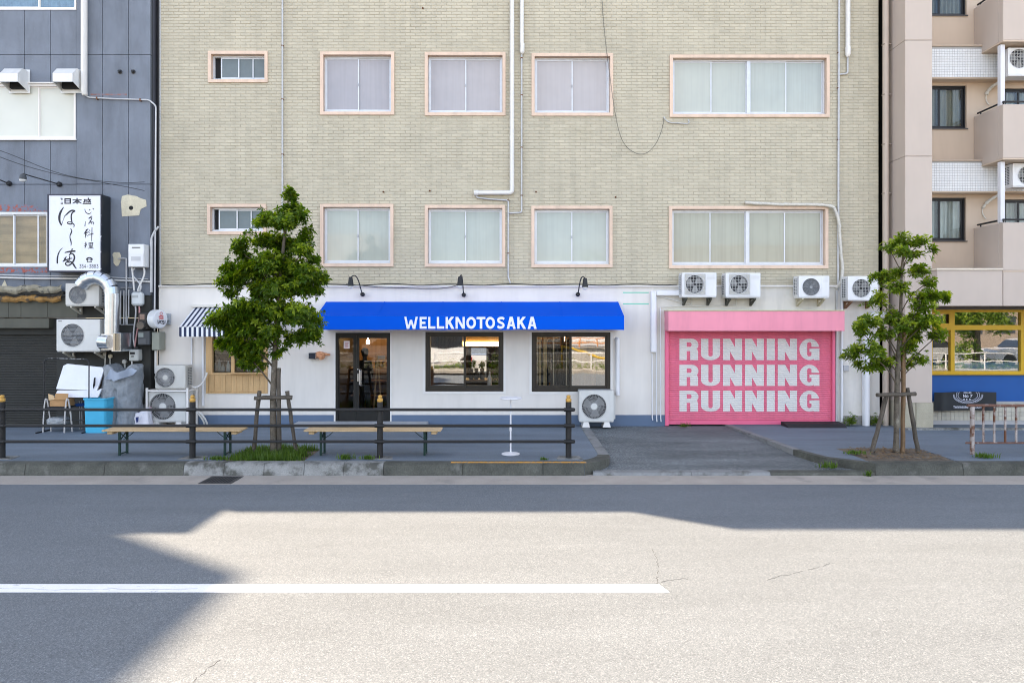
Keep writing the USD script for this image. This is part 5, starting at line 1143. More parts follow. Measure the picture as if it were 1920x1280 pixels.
put('shutter_guide', cbx(X(103, GY), X(106.5, GY)-.002, GY+.05, GY+.2, PZ, gz1, .004), darkwall, gb)
ns = 54; sp2 = (gz1-gz0)/ns
for k in range(ns):
    z0 = gz0+k*sp2; zz = z0+uu*sp2*.98; yy = GS+.012*(np.abs(uu-.5)*2)**2
    put('shutter_slat', ex_yz(Polygon(list(zip(yy, zz))+[(GS+.02, zz[-1]), (GS+.02, zz[0])]), GX0, X(103, GY)-.003), shut_dark, gb)
put('door_sill', bx(GX0, GX1, GY-.08, GY+.2, PZ-.1, PZ+.035), concrete_moss, gb)
# ---- things on the grey wall
hood_m = M('hood_white', (.74, .74, .72), .4, .04, 5, streak=.12)
def hood(label, px0, px1, py0, py1):
    t = thing('vent_hood', label, 'vent hood', (X((px0+px1)/2, GY), GY, Z(py1, GY)), 'vent hoods over the whitened window')
    yf = GY-.34; x0, x1, zt_, zb_ = X(px0, yf), X(px1-4, yf), Z(py0+1, yf), Z(py1, yf)
    top = [(GY-.012, zt_+.01), (GY-.19, zt_+.01), (yf, zt_-.15), (yf, zb_+.02)]
    pl = Polygon(top+[(yf+.012, zb_+.02), (yf+.012, zt_-.155), (GY-.195, zt_-.004), (GY-.012, zt_-.004)])
    put('cowl', ex_yz(pl, x0, x1), hood_m, t)
    for xx_ in (x0, x1-.008): put('cheek', ex_yz(Polygon(top+[(GY-.012, zb_-.10)]), xx_+.0005, xx_+.0075), hood_m, t)
    put('flange', cbx(x0-.03, x1+.03, GY-.0115, GY+.004, zb_-.13, zt_+.05, .003), hood_m, t)
    put('duct_mouth', cbx(x0+.05, x1-.05, GY-.09, GY-.012, zb_-.05, zt_-.08, .004), dark_void, t)
hood('white vent hood cut by the left edge of the picture, over the whitened window', -1, 38, 124, 155)
hood('white vent hood over the right end of the whitened window', 98, 141, 124, 155)
# sign box with brush lettering
SY = 15.42
sb = thing('sign_box', 'tall white lit-box sign with black brush lettering and a telephone number', 'sign', (X(139, SY), SY, Z(508, SY)))
sx0, sx1, sz0, sz1 = X(91, SY), X(188.5, SY), Z(507.5, SY), Z(366, SY)
put('case', cbx(sx0-.03, sx1+.012, SY+.02, GY-.005, sz0-.03, sz1+.025, .01), M('sign_case', (.012, .014, .016), .4), sb)
put('face', bx(sx0, sx1, SY+.008, SY+.0199, sz0, sz1), M('sign_face_white', (.74, .75, .80), .35, .015, 2), sb)
put('frame', ex_xz(sbox(sx0-.03, sz0-.03, sx1+.012, sz1+.025).difference(sbox(sx0+.004, sz0+.004, sx1-.004, sz1-.004)), SY, SY+.0198), M('sign_frame', (.03, .03, .05), .35, patch=((.5, .5, .52), 6, .62, .66)), sb)
ink = M('sign_ink', (.025, .024, .03), .6)
q = lambda u, v: (X(80+u/7.53, SY), Z(350+v/7.53, SY))
def S(pts, w):
    w = np.array(w if np.ndim(w) else [w]*len(pts))*1.25*SY/F/7.53
    P = spline([(*q(*p), 0.) for p in pts], 3*len(pts))[:, :2] if len(pts) > 2 else np.array([q(*p) for p in pts])
    ws = np.interp(np.linspace(0, 1, len(P)), np.linspace(0, 1, len(w)), w)
    return unary_union([unary_union([Point(P[i]).buffer(ws[i]/2, quad_segs=3), Point(P[i+1]).buffer(ws[i+1]/2, quad_segs=3)]).convex_hull for i in range(len(P)-1)])
def SL(pts, w): return LineString([q(*p) for p in pts]).buffer(w*SY/F/7.53/2, join_style=2, cap_style=2)
glyphs = [
 [SL([(312, 172), (388, 172), (388, 234), (312, 234), (312, 163)], 17), SL([(322, 203), (378, 203)], 12)],
 [SL([(483, 160), (483, 243)], 17), SL([(420, 187), (548, 187)], 13), S([(478, 190), (455, 215), (422, 234)], [16, 14, 8]), S([(488, 190), (512, 215), (545, 234)], [16, 14, 8]), SL([(460, 223), (507, 223)], 10)],
 [SL([(578, 182), (676, 182)], 11), S([(590, 182), (588, 205), (570, 220)], [12, 11, 7]), SL([(598, 197), (626, 197), (622, 212)], 9), S([(642, 163), (652, 195), (676, 212)], [13, 12, 9]), S([(668, 188), (655, 205), (638, 213)], [9, 8, 6]), SL([(580, 218), (668, 218), (668, 238)], 9), SL([(582, 218), (582, 238)], 9), SL([(610, 218), (610, 238)], 8), SL([(639, 218), (639, 238)], 8), SL([(562, 240), (682, 240)], 12)],
 [S([(252, 164), (258, 170)], 6), S([(268, 160), (268, 190)], 6), SL([(258, 172), (282, 172)], 5), SL([(260, 185), (280, 185)], 5), SL([(254, 220), (282, 220)], 5), SL([(257, 226), (257, 246), (280, 246), (280, 226)], 5), SL([(257, 236), (280, 236)], 4)],
 [S([(291, 292), (255, 350), (233, 420), (238, 490), (262, 545)], [8, 22, 26, 24, 10]), S([(262, 545), (280, 490), (310, 412)], [8, 3, 6]), S([(310, 412), (365, 362), (425, 335), (447, 345)], [8, 16, 18, 20]), S([(447, 345), (405, 390), (402, 450), (412, 515)], [16, 14, 14, 12]), S([(412, 515), (370, 525), (345, 510), (370, 494), (415, 512), (442, 540), (434, 570)], [12, 14, 10, 8, 10, 13, 5])],
 [S([(390, 590), (405, 640), (384, 690), (396, 770), (396, 830)], [6, 14, 8, 14, 5])],
 [S([(276, 866), (240, 905), (215, 960), (204, 1076)], [5, 12, 16, 16]), S([(315, 930), (380, 915), (452, 910)], [12, 20, 18]), S([(415, 878), (395, 930), (372, 968)], [12, 14, 8]), S([(372, 968), (425, 950), (445, 985), (430, 1050), (385, 1100), (345, 1112), (318, 1088), (340, 1062), (400, 1062), (440, 1110), (470, 1152)], [10, 15, 18, 18, 17, 15, 13, 13, 17, 19, 11]), S([(330, 985), (315, 1015), (285, 1055)], [8, 14, 8]), S([(285, 1055), (340, 1030), (410, 1010)], [10, 14, 10]), S([(300, 1010), (350, 1050), (372, 1075)], [9, 14, 10]), S([(378, 985), (372, 1030), (350, 1070)], [10, 12, 8])],
 [S([(593, 318), (606, 358), (638, 382), (684, 358)], [5, 9, 9, 4]), S([(656, 322), (666, 330)], 9), S([(708, 308), (716, 318)], 10)],
 [S([(601, 490), (594, 555)], [4, 8]), S([(692, 418), (668, 432), (645, 448)], [9, 10, 4]), S([(650, 452), (690, 442), (668, 490), (648, 522)], [5, 8, 9, 6]), S([(648, 522), (690, 498), (716, 505), (712, 532)], [8, 9, 9, 5]), S([(664, 478), (690, 522)], [5, 9])],
 [S([(636, 598), (610, 625), (588, 652)], [10, 14, 6]), S([(582, 662), (612, 650), (645, 640)], [8, 14, 7]), S([(612, 606), (606, 660), (598, 722)], [8, 12, 5]), S([(600, 668), (640, 700)], [6, 5]), S([(654, 612), (664, 622)], 8), S([(648, 640), (658, 650)], 8), S([(694, 578), (692, 660), (683, 768)], [6, 9, 4]), S([(640, 682), (675, 670), (712, 660)], [5, 10, 7])],
 [S([(604, 786), (606, 830), (594, 862)], [8, 12, 6]), S([(584, 832), (616, 822)], [6, 9]), S([(588, 805), (616, 800)], [4, 6]), SL([(650, 792), (706, 790), (702, 832), (655, 834), (650, 792)], 8), SL([(652, 812), (704, 811)], 6), S([(678, 790), (678, 868)], 8), S([(655, 852), (700, 850)], 7), S([(640, 872), (680, 864), (714, 870)], [5, 9, 7])],
 [S([(622, 1026), (632, 1008), (655, 1002), (680, 1008), (692, 1026)], [20, 14, 12, 14, 20]), SL([(640, 1026), (674, 1026), (686, 1062), (626, 1062), (638, 1026)], 9)],
]
for gl in glyphs: put('character', ex_xz(unary_union(gl), SY+.005, SY+.0078), ink, sb)
gx_, gz_ = q(515, 1148); gx2, gz2 = q(783, 1094)
put('telephone_number', text_poly_mesh('354-3883', gx_, gx2, gz_, gz2, SY+.005, .0028, False), ink, sb)
# spotlights on the grey wall
def wall_spot(label, bpx, bpy, hpx, hpy):
    t = thing('wall_spotlight', label, 'lamp', (X(bpx, GY), GY, Z(bpy, GY)), 'old spotlights on the grey wall'); yh = 15.25
    put('base', lathe([(.06, 0), (.06, .04), (.035, .07)], (X(bpx, GY), GY, Z(bpy, GY)), 14, 'y'), black_metal, t, 40)
    a, b = np.array((X(bpx, GY), GY-.06, Z(bpy, GY))), np.array((X(hpx, yh), yh, Z(hpy-4, yh)))
    put('arm', tube([a, b], .014, 7), black_metal, t, True)
    hc = np.array((X(hpx, yh), yh, Z(hpy, yh)))
    put('housing', lathe([(.075, -.08), (.07, -.02), (.05, .03), (.02, .05)], hc, 14), M('spot_grey', (.06, .065, .07), .4), t, 40)
    put('lens', lathe([(.03, -.13), (.07, -.11), (.073, -.081), (.07, -.08)], hc, 14), lamp_white, t, True)
wall_spot('old dark spotlight on a long arm above the sign box', 112, 346, 43, 330)
wall_spot('old spotlight base on the grey wall near the left edge of the picture', 18, 344.5, -36, 327)
# water heater, meters, boxes
def box_thing(name, label, cat, px0, px1, py0, py1, yf, yb, mat, c=.012):
    t = thing(name, label, cat, (X((px0+px1)/2, yf), (yf+yb)/2, Z(py1, yf)))
    put('case', cbx(X(px0, yf), X(px1, yf), yf, yb, Z(py1, yf), Z(py0, yf), c), mat, t); return t
wh = box_thing('water_heater', 'white wall mounted water heater on the grey wall right of the sign box', 'water heater', 240, 270, 457.5, 500.5, 15.55, 15.79, M('heater_white', (.72, .72, .71), .35, .02, 3))
put('exhaust_slot', cbx(X(247.5, 15.55), X(263, 15.55), 15.546, 15.5495, Z(465, 15.55), Z(463.3, 15.55), .001), dark_void, wh)
put('front_cover', cbx(X(240.5, 15.55)+.01, X(269.5, 15.55)-.01, 15.544, 15.5455+.004, Z(499.5, 15.55), Z(476, 15.55), .001), M('heater_white2', (.70, .70, .69), .35), wh)
put('label_plate', bx(X(246, 15.55), X(264, 15.55), 15.5425, 15.5438, Z(489, 15.55), Z(481, 15.55)), M('plate_grey', (.5, .5, .5), .5), wh)
for pts, m_ in (([(247, 502), (249, 520), (251, 545)], pvc_white), ([(252, 502), (251, 520), (262, 532), (261, 546)], conduit), ([(269, 502), (270, 515), (262, 534), (258, 546)], pvc_white)):
    put('hose', tube(spline([(X(a, 15.65), 15.66, Z(b, 15.65)) for a, b in pts], 14), .02, 7), m_, wh, True)
mb = box_thing('meter_box', 'rounded white electricity meter on the grey wall below the water heater', 'meter', 244, 265, 547, 573, 15.62, 15.79, M('meter_white', (.66, .69, .68), .4), .045)
put('window', cbx(X(248, 15.62), X(259, 15.62), 15.615, 15.6195, Z(558, 15.62), Z(553, 15.62), .001), M('meter_glass', (.4, .42, .42), .15), mb)
for px, m_ in ((253, conduit), (260, M('pink_cable', (.55, .28, .27), .5))):
    put('hose', tube(spline([(X(px, 15.68), 15.7, Z(574, 15.68)), (X(px+.6, 15.68), 15.7, Z(590, 15.68)), (X(px-2, 15.68), 15.7, Z(612, 15.68)), (X(252, 15.68), 15.7, Z(650, 15.68))], 16), .018, 7), m_, mb, True)
em = box_thing('electric_meter', 'dark electric meter with a brown plate at the corner of the grey building', 'meter', 259, 276, 586, 618, 15.6, 15.79, M('meter_dark', (.035, .033, .03), .4), .02)
put('plate', bx(X(262, 15.6), X(271, 15.6), 15.594, 15.5985, Z(599, 15.6), Z(589, 15.6)), M('meter_plate', (.30, .20, .15), .5), em)
put('glass_dome', lathe([(.10, 0), (.10, .05), (.085, .075)], (X(266, 15.6), 15.5995, Z(610, 15.6)), 18, 'y'), M('meter_dome', (.05, .045, .04), .1, coat=1.), em, 40)
e2 = box_thing('breaker_box', 'grey breaker box with a pale plate below the dark electric meter', 'meter', 258, 280, 620, 646.5, 15.62, 15.79, M('breaker_grey', (.07, .075, .08), .5), .012)
put('plate', bx(X(259.5, 15.62), X(269, 15.62), 15.615, 15.6185, Z(632, 15.62), Z(623.5, 15.62)), M('breaker_plate', (.30, .33, .30), .5), e2)
put('cover', cbx(X(259, 15.62), X(274, 15.62), 15.611, 15.6185, Z(645, 15.62), Z(635, 15.62), .002), M('breaker_cover', (.11, .115, .12), .5), e2)
gm = box_thing('gas_meter', 'pale grey gas meter on the dark wall above the grey tarpaulin', 'meter', 241, 259, 655, 676.5, 15.6, 15.79, M('gas_meter_paint', (.48, .49, .46), .5, .05, 12), .02)
put('counter', bx(X(244, 15.6), X(253, 15.6), 15.595, 15.5985, Z(664, 15.6), Z(660, 15.6)), dark_void, gm)
put('neck', cbx(X(249, 15.6), X(256, 15.6), 15.64, 15.74, Z(654.8, 15.6), Z(650, 15.6), .01), black_metal, gm)
put('badge', bx(X(246, 15.6), X(251, 15.6), 15.595, 15.5985, Z(669, 15.6), Z(667, 15.6)), dark_void, gm)
put('pipe', tube([(X(246, 15.65), 15.68, Z(677, 15.65)), (X(246, 15.65), 15.68, Z(712, 15.65))], .018), conduit, gm, True)
jb = box_thing('junction_box', 'grey green junction box at the foot of the round sign', 'box', 284, 300, 622.5, 656.5, 15.68, 15.93, M('junction_grey', C(142, 148, 146), .5, .04, 8), .012)
put('door', cbx(X(285.2, 15.68), X(299, 15.68), 15.674, 15.6785, Z(655.5, 15.68), Z(623.5, 15.68), .002), M('junction_door', C(146, 152, 150), .5, .04, 8), jb)
put('pipe', tube([(X(292, 15.8), 15.8, Z(657, 15.8)), (X(292, 15.8), 15.8, Z(700, 15.8))], .03), pvc_white, jb, True)
tapm = M('tap_grey', (.45, .44, .40), .5, .1, 20)
tp_ = thing('water_tap', 'small grey tap fittings on the dark wall above the tarpaulin', 'tap', (X(232, 15.7), 15.7, Z(705, 15.7)))
put('valve', lathe([(.045, 0), (.055, .03), (.05, .07), (.02, .08)], (X(231.5, 15.7), 15.79, Z(678, 15.7)), 14, 'y'), tapm, tp_, 40)
put('pipe', tube([(X(232, 15.7), 15.74, Z(682, 15.7)), (X(233.5, 15.7), 15.74, Z(705, 15.7))], .02), tapm, tp_, True)
put('valve', lathe([(.035, 0), (.05, .02), (.045, .05)], (X(204, 15.7), 15.79, Z(668, 15.7)), 14, 'y'), M('tap_cream', (.55, .47, .33), .5), tp_, 40)
put('pipe', tube([(X(204.5, 15.7), 15.74, Z(672, 15.7)), (X(205, 15.7), 15.74, Z(700, 15.7))], .013), tapm, tp_, True)
put('pipe', tube([(X(196, 15.7), 15.74, Z(658, 15.7)), (X(194.5, 15.7), 15.74, Z(705, 15.7))], .016), tapm, tp_, True)
# rack of thin conduits beside the duct
cr_ = thing('conduit_rack', 'row of thin grey conduits between the silver duct and the electricity meter', 'pipes', (X(235, 15.72), 15.72, Z(608, 15.72)))
for px, p0, p1 in ((225, 545, 608), (231.5, 544, 608), (236, 484, 608), (240.5, 543, 595), (237.8, 594, 608)): put('pipe', tube([(X(px, 15.72), 15.74, Z(p0, 15.72)), (X(px-.3, 15.72), 15.74, Z(p1, 15.72))], .016), conduit, cr_, True)
put('pipe', tube(bend([(X(236, 15.72), 15.74, Z(484.5, 15.72)), (X(228, 15.72), 15.74, Z(484, 15.72)), (X(220, 15.72), 15.76, Z(485, 15.72))], .03), .015), conduit, cr_, True)
for py in (539, 608.5): put('strap', cbx(X(224, 15.72), X(250, 15.72), 15.76, 15.79, Z(py+.8, 15.72), Z(py-.8, 15.72), .003), alu_grey, cr_)
# silver duct
galv = usdkit.material(stage, '/World/Looks/galvanised_sheet', {'g': ('geometry', {}), 'n': ('noise_texture', {'scale': 9, 'detail': 3}), 'r': ('rgb_ramp', {'ramp': [(0, (.5, .53, .56)), (1, (.72, .75, .78))]}), 'b': ('bump', {'strength': .12, 'distance': .01}), 'p': ('principled_bsdf', {'metallic': .95, 'roughness': .24})},
                       [('g.position', 'n.vector'), ('n.fac', 'r.fac'), ('r.color', 'p.base_color'), ('n.fac', 'b.height'), ('b.normal', 'p.normal')], surface='p.BSDF')
DY = 15.32; dR = X(222, DY)-X(209.5, DY)
du = thing('exhaust_duct', 'silver exhaust duct with a bent top running down over the lower outdoor unit', 'duct', (X(210, DY), DY, Z(640, DY)))
xc = X(209.8, DY); zc = Z(551, DY); bendR = .37
pts = [(xc, DY, Z(626, DY)), (xc, DY, zc)]; arc_ = [(xc-bendR+bendR*math.cos(a), DY, zc+bendR*math.sin(a)) for a in np.linspace(0, PI*.83, 8)]
put('riser', tube([pts[0], (xc, DY, zc)], dR, 24), galv, du, 40)
for i in range(len(arc_)-1):
    p0, p1 = np.array(arc_[i]), np.array(arc_[i+1]); d_ = (p1-p0)*.06; put('bend_segment', tube([p0-d_, p1+d_*(1 if i < len(arc_)-2 else 0)], dR*(1.0+.004*(i % 2)), 24, cap=False), galv, du, 40)
for zz in (zc, Z(590, DY)): put('seam', tube([(xc, DY, zz-.012), (xc, DY, zz+.012)], dR*1.025, 24, cap=False), galv, du, 40)
put('transition_box', cbx(X(211, 15.3)+.001, X(229, 15.3), 15.25, 15.785, Z(659, 15.3), Z(624, 15.3), .008), galv, du)
put('elbow', ex_xz(Polygon([(X(188, 15.15), Z(627, 15.15)), (X(211, 15.15), Z(627, 15.15)), (X(211, 15.15), Z(655, 15.15)), (X(188, 15.15), Z(655, 15.15))]).buffer(.01), 15.2, 15.55), galv, du)
put('elbow_bulge', tube([(X(188.5, 15.2), 15.2, Z(641, 15.2)), (X(206, 15.2), 15.2, Z(641, 15.2))], .155, 20), galv, du, 40)
put('flange', cbx(X(211, 15.1), X(214.5, 15.1), 15.12, 15.55, Z(658, 15.1), Z(625, 15.1), .004), M('flange_brass', (.5, .42, .3), .35, metal=.7), du)
# ---- clutter on the pavement before the grey building
tarp = M('grey_tarpaulin', C(135, 143, 158), .5, .08, 5, bump=.9, bscale=9, bdist=.05, streak=.10)
m = trimesh.creation.box((1, 1, 1)); m = m.subdivide().subdivide().subdivide().subdivide().subdivide()
v = np.array(m.vertices); u = v[:, 0]*2; w_ = v[:, 2]+.5
ang = v.copy(); ang[:, 0] = np.sign(u)*np.abs(u)**.8*.5*np.sqrt(np.clip(1-.35*(v[:, 1]*2)**2, .1, 1)); ang[:, 1] = v[:, 1]*np.sqrt(np.clip(1-.45*u**2, .1, 1))
xw = (X(265, 15.3)-X(193, 15.3)); hh = Z(691, 15.3)-PZ
P = np.stack([X(229, 15.3)+ang[:, 0]*xw*(1.0-.05*(1-w_))+.015*np.sin(w_*9), 15.34+ang[:, 1]*.62*(1-.25*w_**3), PZ+.01+w_*hh], 1)
nz = meshkit.fbm(P*np.array([5, 5, 3.2]), 4, 4)[:, None]-.5; fold = np.abs(meshkit.fbm(P*np.array([7, 7, 2.2])+9, 3, 6)-.5)[:, None]
cen = np.array([X(229, 15.3), 15.34, 0]); dirn = (P-cen)*np.array([1, 1, 0]); dirn /= np.linalg.norm(dirn, axis=1, keepdims=True)+1e-6
groove = -.07*np.exp(-((P[:, 0]-X(226, 15.3))/.035)**2)[:, None]*(w_[:, None] < .68)
P += dirn*(nz*.14-fold*.12+groove); topm = w_ > .93; P[topm, 2] += .09*np.sin(P[topm, 0]*11)+.06*(meshkit.fbm(P[topm]*4, 3, 8)-.5)
tpp = thing('tarpaulin_cover', 'grey tarpaulin draped over a tall bulky object by the dark wall', 'tarpaulin', (X(229, 15.3), 15.34, PZ))
put('cover', trimesh.Trimesh(P, m.faces, process=False), tarp, tpp, True)
fl = []
for (pp, y_) in (([(194, 712), (203, 692), (222, 698), (243, 690), (258, 694), (247, 703), (232, 708), (212, 715), (206, 712)], 14.98),):
    g = Polygon([(X(a, y_), Z(b, y_)) for a, b in pp]); mm_ = ex_xz(g, y_, y_+.02); mm_ = mm_.subdivide().subdivide(); vv = np.array(mm_.vertices); vv[:, 1] += .06*np.sin(vv[:, 0]*14)+.05*meshkit.fbm(vv*5, 3, 3); fl.append(trimesh.Trimesh(vv, mm_.faces, process=False))
put('folded_flap', cat_(fl), M('tarpaulin_inside', C(150, 163, 190), .55, .06, 6), tpp, True)
# blue bin
bin_m = M('blue_plastic', C(70, 172, 220), .4, .03, 4); bY = 14.95
bn = thing('blue_bin', 'tall light blue plastic bin before the grey tarpaulin', 'bin', (X(186, bY), bY, PZ))
def rrect(w, d, r, n=5):
    return sbox(-w/2+r, -d/2+r, w/2-r, d/2-r).buffer(r, quad_segs=n)
bw, bd, bh = X(208, bY)-X(165, bY), .34, Z(745, bY)-PZ
m = ex_xy(rrect(bw*.9, bd*.9, .05).difference(rrect(bw*.9-.02, bd*.9-.02, .04)), 0, bh-.0); m = m.subdivide(); vv = np.array(m.vertices); k_ = 1+.09*vv[:, 2]/bh; vv[:, :2] *= k_[:, None]
put('body', trimesh.Trimesh(vv+np.array((X(186, bY), bY, PZ)), m.faces, process=False), bin_m, bn, 50)
for z_, e_, h_ in ((bh-.03, .035, .03), (bh-.19, .012, .02)):
    m = ex_xy(rrect(bw*.98+e_, bd*.98+e_, .055).difference(rrect(bw*.9*(1+.09*z_/bh), bd*.9*(1+.09*z_/bh), .05)), PZ+z_, PZ+z_+h_); m.apply_translation((X(186, bY), bY, 0)); put('rim', m, bin_m, bn, 50)
put('bottom', ex_xy(affinity.translate(rrect(bw*.86, bd*.86, .05), X(186, bY), bY), PZ+.001, PZ+.02), bin_m, bn)
# clothes rack frame
ck = thing('garment_rack', 'thin black garment rack frame standing over the white boards', 'rack', (X(125, 15.0), 15.0, PZ)); rk = 14.95
put('frame', tube(bend([(X(82, rk), rk, PZ), (X(82.5, rk), rk, Z(672, rk)), (X(167, rk), rk, Z(673, rk)), (X(166.5, rk), rk, PZ)], .12), .014, 8), black_metal, ck, True)
for px in (82, 167): put('foot', tube([(X(px, rk), rk-.25, PZ+.015), (X(px, rk), rk+.25, PZ+.015)], .014, 8), black_metal, ck, True)
put('lower_bar', tube([(X(82, rk), rk, Z(786, rk)), (X(166.5, rk), rk, Z(788, rk))], .012, 8), black_metal, ck, True)
put('worn_edge', tube([(X(92, rk), rk-.012, Z(671.6, rk)), (X(160, rk), rk-.012, Z(672.4, rk))], .006, 6), M('worn_white', (.5, .5, .48), .6, patch=((.03, .03, .03), 20, .48, .52)), ck, True)
# a folding chair with white boards leaning on it
chm = M('chair_tube', (.55, .52, .49), .4, .1, 20)
ch = thing('pipe_chair', 'old pipe chair carrying a cardboard box by the dark shutter', 'chair', (X(112, 15.2), 15.2, PZ))
for px, yy, r_ in ((124.5, 14.86, .016), (84.5, 14.86, .013)):
    put('leg', tube(spline([(X(px-3, yy), yy, PZ), (X(px-1.5, yy), yy, Z(762, yy)), (X(px, yy), yy+.03, Z(746.5, yy)), (X(px+2.2, yy), yy+.06, Z(760, yy)), (X(px+.5, yy), yy+.12, PZ)], 20), r_, 8), chm, ch, True)
for px in (150, 154): put('leg', tube([(X(px, 15.3), 15.3, PZ), (X(px-1, 15.3), 15.3, Z(752, 15.3))], .012, 6), M('dim_tube', (.3, .3, .3), .5), ch, True)
put('seat', cbx(X(86, 14.95), X(128, 14.95), 14.88, 15.25, Z(764.5, 14.95), Z(762, 14.95), .01), dark_rubber, ch)
card = M('cardboard', C(180, 142, 104), .8, .05, 6, streak=.08); bxY = 14.92
cb = thing('cardboard_box', 'brown cardboard box with open flaps resting on the pipe chair', 'box', (X(108, bxY), bxY, Z(762, bxY)))
put('carton', cbx(X(93, bxY), X(126, bxY), bxY, bxY+.26, Z(761.8, bxY), Z(748, bxY), .004), card, cb)
put('flap', ex_xz(Polygon([(X(103, bxY), Z(748.5, bxY)), (X(106, bxY), Z(737, bxY)), (X(130, bxY), Z(737.5, bxY)), (X(127, bxY), Z(749, bxY))]), bxY-.03, bxY-.022), card, cb)
put('flap', ex_xz(Polygon([(X(92, bxY), Z(750, bxY)), (X(91, bxY), Z(738, bxY)), (X(101, bxY), Z(741, bxY)), (X(103, bxY), Z(748.5, bxY))]), bxY-.012, bxY-.006), M('cardboard_pale', C(205, 178, 146), .8), cb)
board_m = M('white_foam_board', (.77, .78, .82), .6, .03, 4, bump=.1, bscale=25)
def board(label, pts, y0, lean, th_, mat=None):
    g = Polygon([(X(a, y0), Z(b, y0)) for a, b in pts]).buffer(-.012).buffer(.012); zmin = g.bounds[1]
    m = ex_xz(g, y0, y0+th_).subdivide().subdivide(); vv = np.array(m.vertices); vv[:, 1] += (vv[:, 2]-zmin)*lean+.03*meshkit.fbm(vv*3, 3, 12); put('foam_board', trimesh.Trimesh(vv, m.faces, process=False), mat or board_m, label=label, cat='board', smooth=35)
    return g
board('brown backed board behind the white boards, its edge showing at their right side', [(120, 742), (122, 700), (193, 690), (183, 733), (180, 745)], 15.16, .12, .03, M('board_back', C(96, 84, 76), .8))
board('large white board with folded corners leaning in the garment rack', [(104, 729), (109, 706), (113, 686), (120, 682.5), (133, 684), (187, 689), (190, 693), (184, 720), (180, 733), (160, 731), (120, 730)], 15.08, .16, .035)
board('lower white board in the garment rack, under the larger one', [(101, 744), (106, 732), (182, 732), (189, 727), (182, 745), (140, 745)], 15.0, .10, .04)
put('board_slot', ex_xz(unary_union([Polygon([(X(a, 15.09), Z(b, 15.09)) for a, b in ((176.5, 708), (179.5, 707), (178.5, 722), (175, 729), (174.5, 722))]), ]), 15.085, 15.09), dark_void, None, label='dark slot in the right part of the larger white board', cat='slot')
bag = M('clear_bag', C(150, 156, 168), .25, .15, 12, bump=.5, bscale=20, coat=.5)
def lump(name, label, cat, px0, px1, py0, py1, Y, d, mat, seed, amp=.25, sq=.6):
    m = trimesh.creation.icosphere(4); v = np.array(m.vertices); v = np.sign(v)*np.abs(v)**sq; v *= (1+amp*(meshkit.fbm(v*2.2+seed, 4, seed)-.5))[:, None]
    lo, hi = v.min(0), v.max(0); v = (v-lo)/(hi-lo); x0, x1, z0, z1 = X(px0, Y), X(px1, Y), max(PZ, Z(py1, Y)), Z(py0, Y)
    P = np.stack([x0+v[:, 0]*(x1-x0), Y+v[:, 1]*d, z0+v[:, 2]*(z1-z0)], 1); return put(name, trimesh.Trimesh(P, m.faces, process=False), mat, smooth=True, label=label, cat=cat)
lump('plastic_bag', 'crumpled clear plastic bag on the ground under the garment rack', 'bag', 82, 120, 782, 799, 14.9, .3, bag, 3)
lump('plastic_bag', 'dark grey bag by the foot of the tarpaulin', 'bag', 262, 276, 757, 797, 15.45, .25, M('grey_bag', C(88, 92, 100), .6, .1, 9, bump=.3), 8)
bb = thing('shopping_bag', 'white and pink plastic bag with a dark blue mark beside the unit stand', 'bag', (X(264, 15.2), 15.2, PZ))
m = ex_xz(Polygon([(X(253, 15.2), PZ), (X(254, 15.2), Z(776, 15.2)), (X(262, 15.2), Z(774, 15.2)), (X(272, 15.2), Z(768, 15.2)), (X(276, 15.2), Z(765, 15.2)), (X(279, 15.2), PZ)]).buffer(.015), 15.18, 15.36).subdivide().subdivide(); vv = np.array(m.vertices); vv[:, 1] += .08*(meshkit.fbm(vv*6, 3, 4)-.5)
put('bag_body', trimesh.Trimesh(vv, m.faces, process=False), M('bag_white', (.74, .72, .76), .45, patch=((.62, .32, .40), 2.2, .5, .56)), bb, 40)
put('mark', ex_xz(Polygon([(X(254.5, 15.1), Z(782, 15.1)), (X(260, 15.1), Z(781, 15.1)), (X(259, 15.1), Z(791, 15.1)), (X(255.5, 15.1), Z(792, 15.1))]), 15.10, 15.104), M('bag_mark', (.015, .03, .12), .5), bb)
lump('blue_cloth', 'folded blue cloth on the shelf behind the pipe chair', 'cloth', 136, 160, 756, 762.5, 15.2, .25, M('blue_cloth', C(20, 72, 150), .7, .1, 9), 5, .4)

# ------------------------------------------------------------------ beige apartment building on the right
beige = M('beige_render', tuple(np.array([.80, .785, .83])*np.array(C(208, 198, 192))), .75, .03, 1.1, .03, 140, .06, 60, streak=.04)
cream_w = M('cream_render', tuple(np.array([.88, .87, .90])*np.array(C(206, 190, 177))), .8, .03, 1.2, .03, 120, streak=.05)
wtile = M('white_mosaic_tile', (.74, .74, .73), .3, .03, 5, spec=.5); tjoint = M('mosaic_joint', (.42, .41, .40), .9)
ap = thing('apartment_building', 'beige apartment building with balconies and a yellow framed shop front at the right', 'building', (9.5, 15.3, PZ))
CX0, CX1, CY = 8.81, X(1748, 15.3), 15.3
zc_ = [Z(755, CY), Z(510.5, CY), Z(293, CY), Z(75.6, CY), 13.]
for a, b in zip(zc_[:-1], zc_[1:]): put('pillar', cbx(CX0, CX1, CY, 17.2, a+.004, b-.004, .006), beige, ap)
put('pillar_core', bx(CX0+.02, CX1-.02, CY+.02, 17.1, PZ-.1, 13.), tjoint, ap)
conc_b = M('pillar_base_concrete', C(168, 164, 154), .85, .1, 3, .08, 60, .1, streak=.12)
put('pillar_base', cbx(CX0-.012, X(1717, CY)-.004, CY-.012, 17.2, PZ-.1, Z(754.5, CY), .008), conc_b, ap)
put('pillar_base', cbx(X(1717, CY)+.004, CX1+.02, CY-.012, 17.2, PZ-.1, Z(754.5, CY), .008), conc_b, ap)
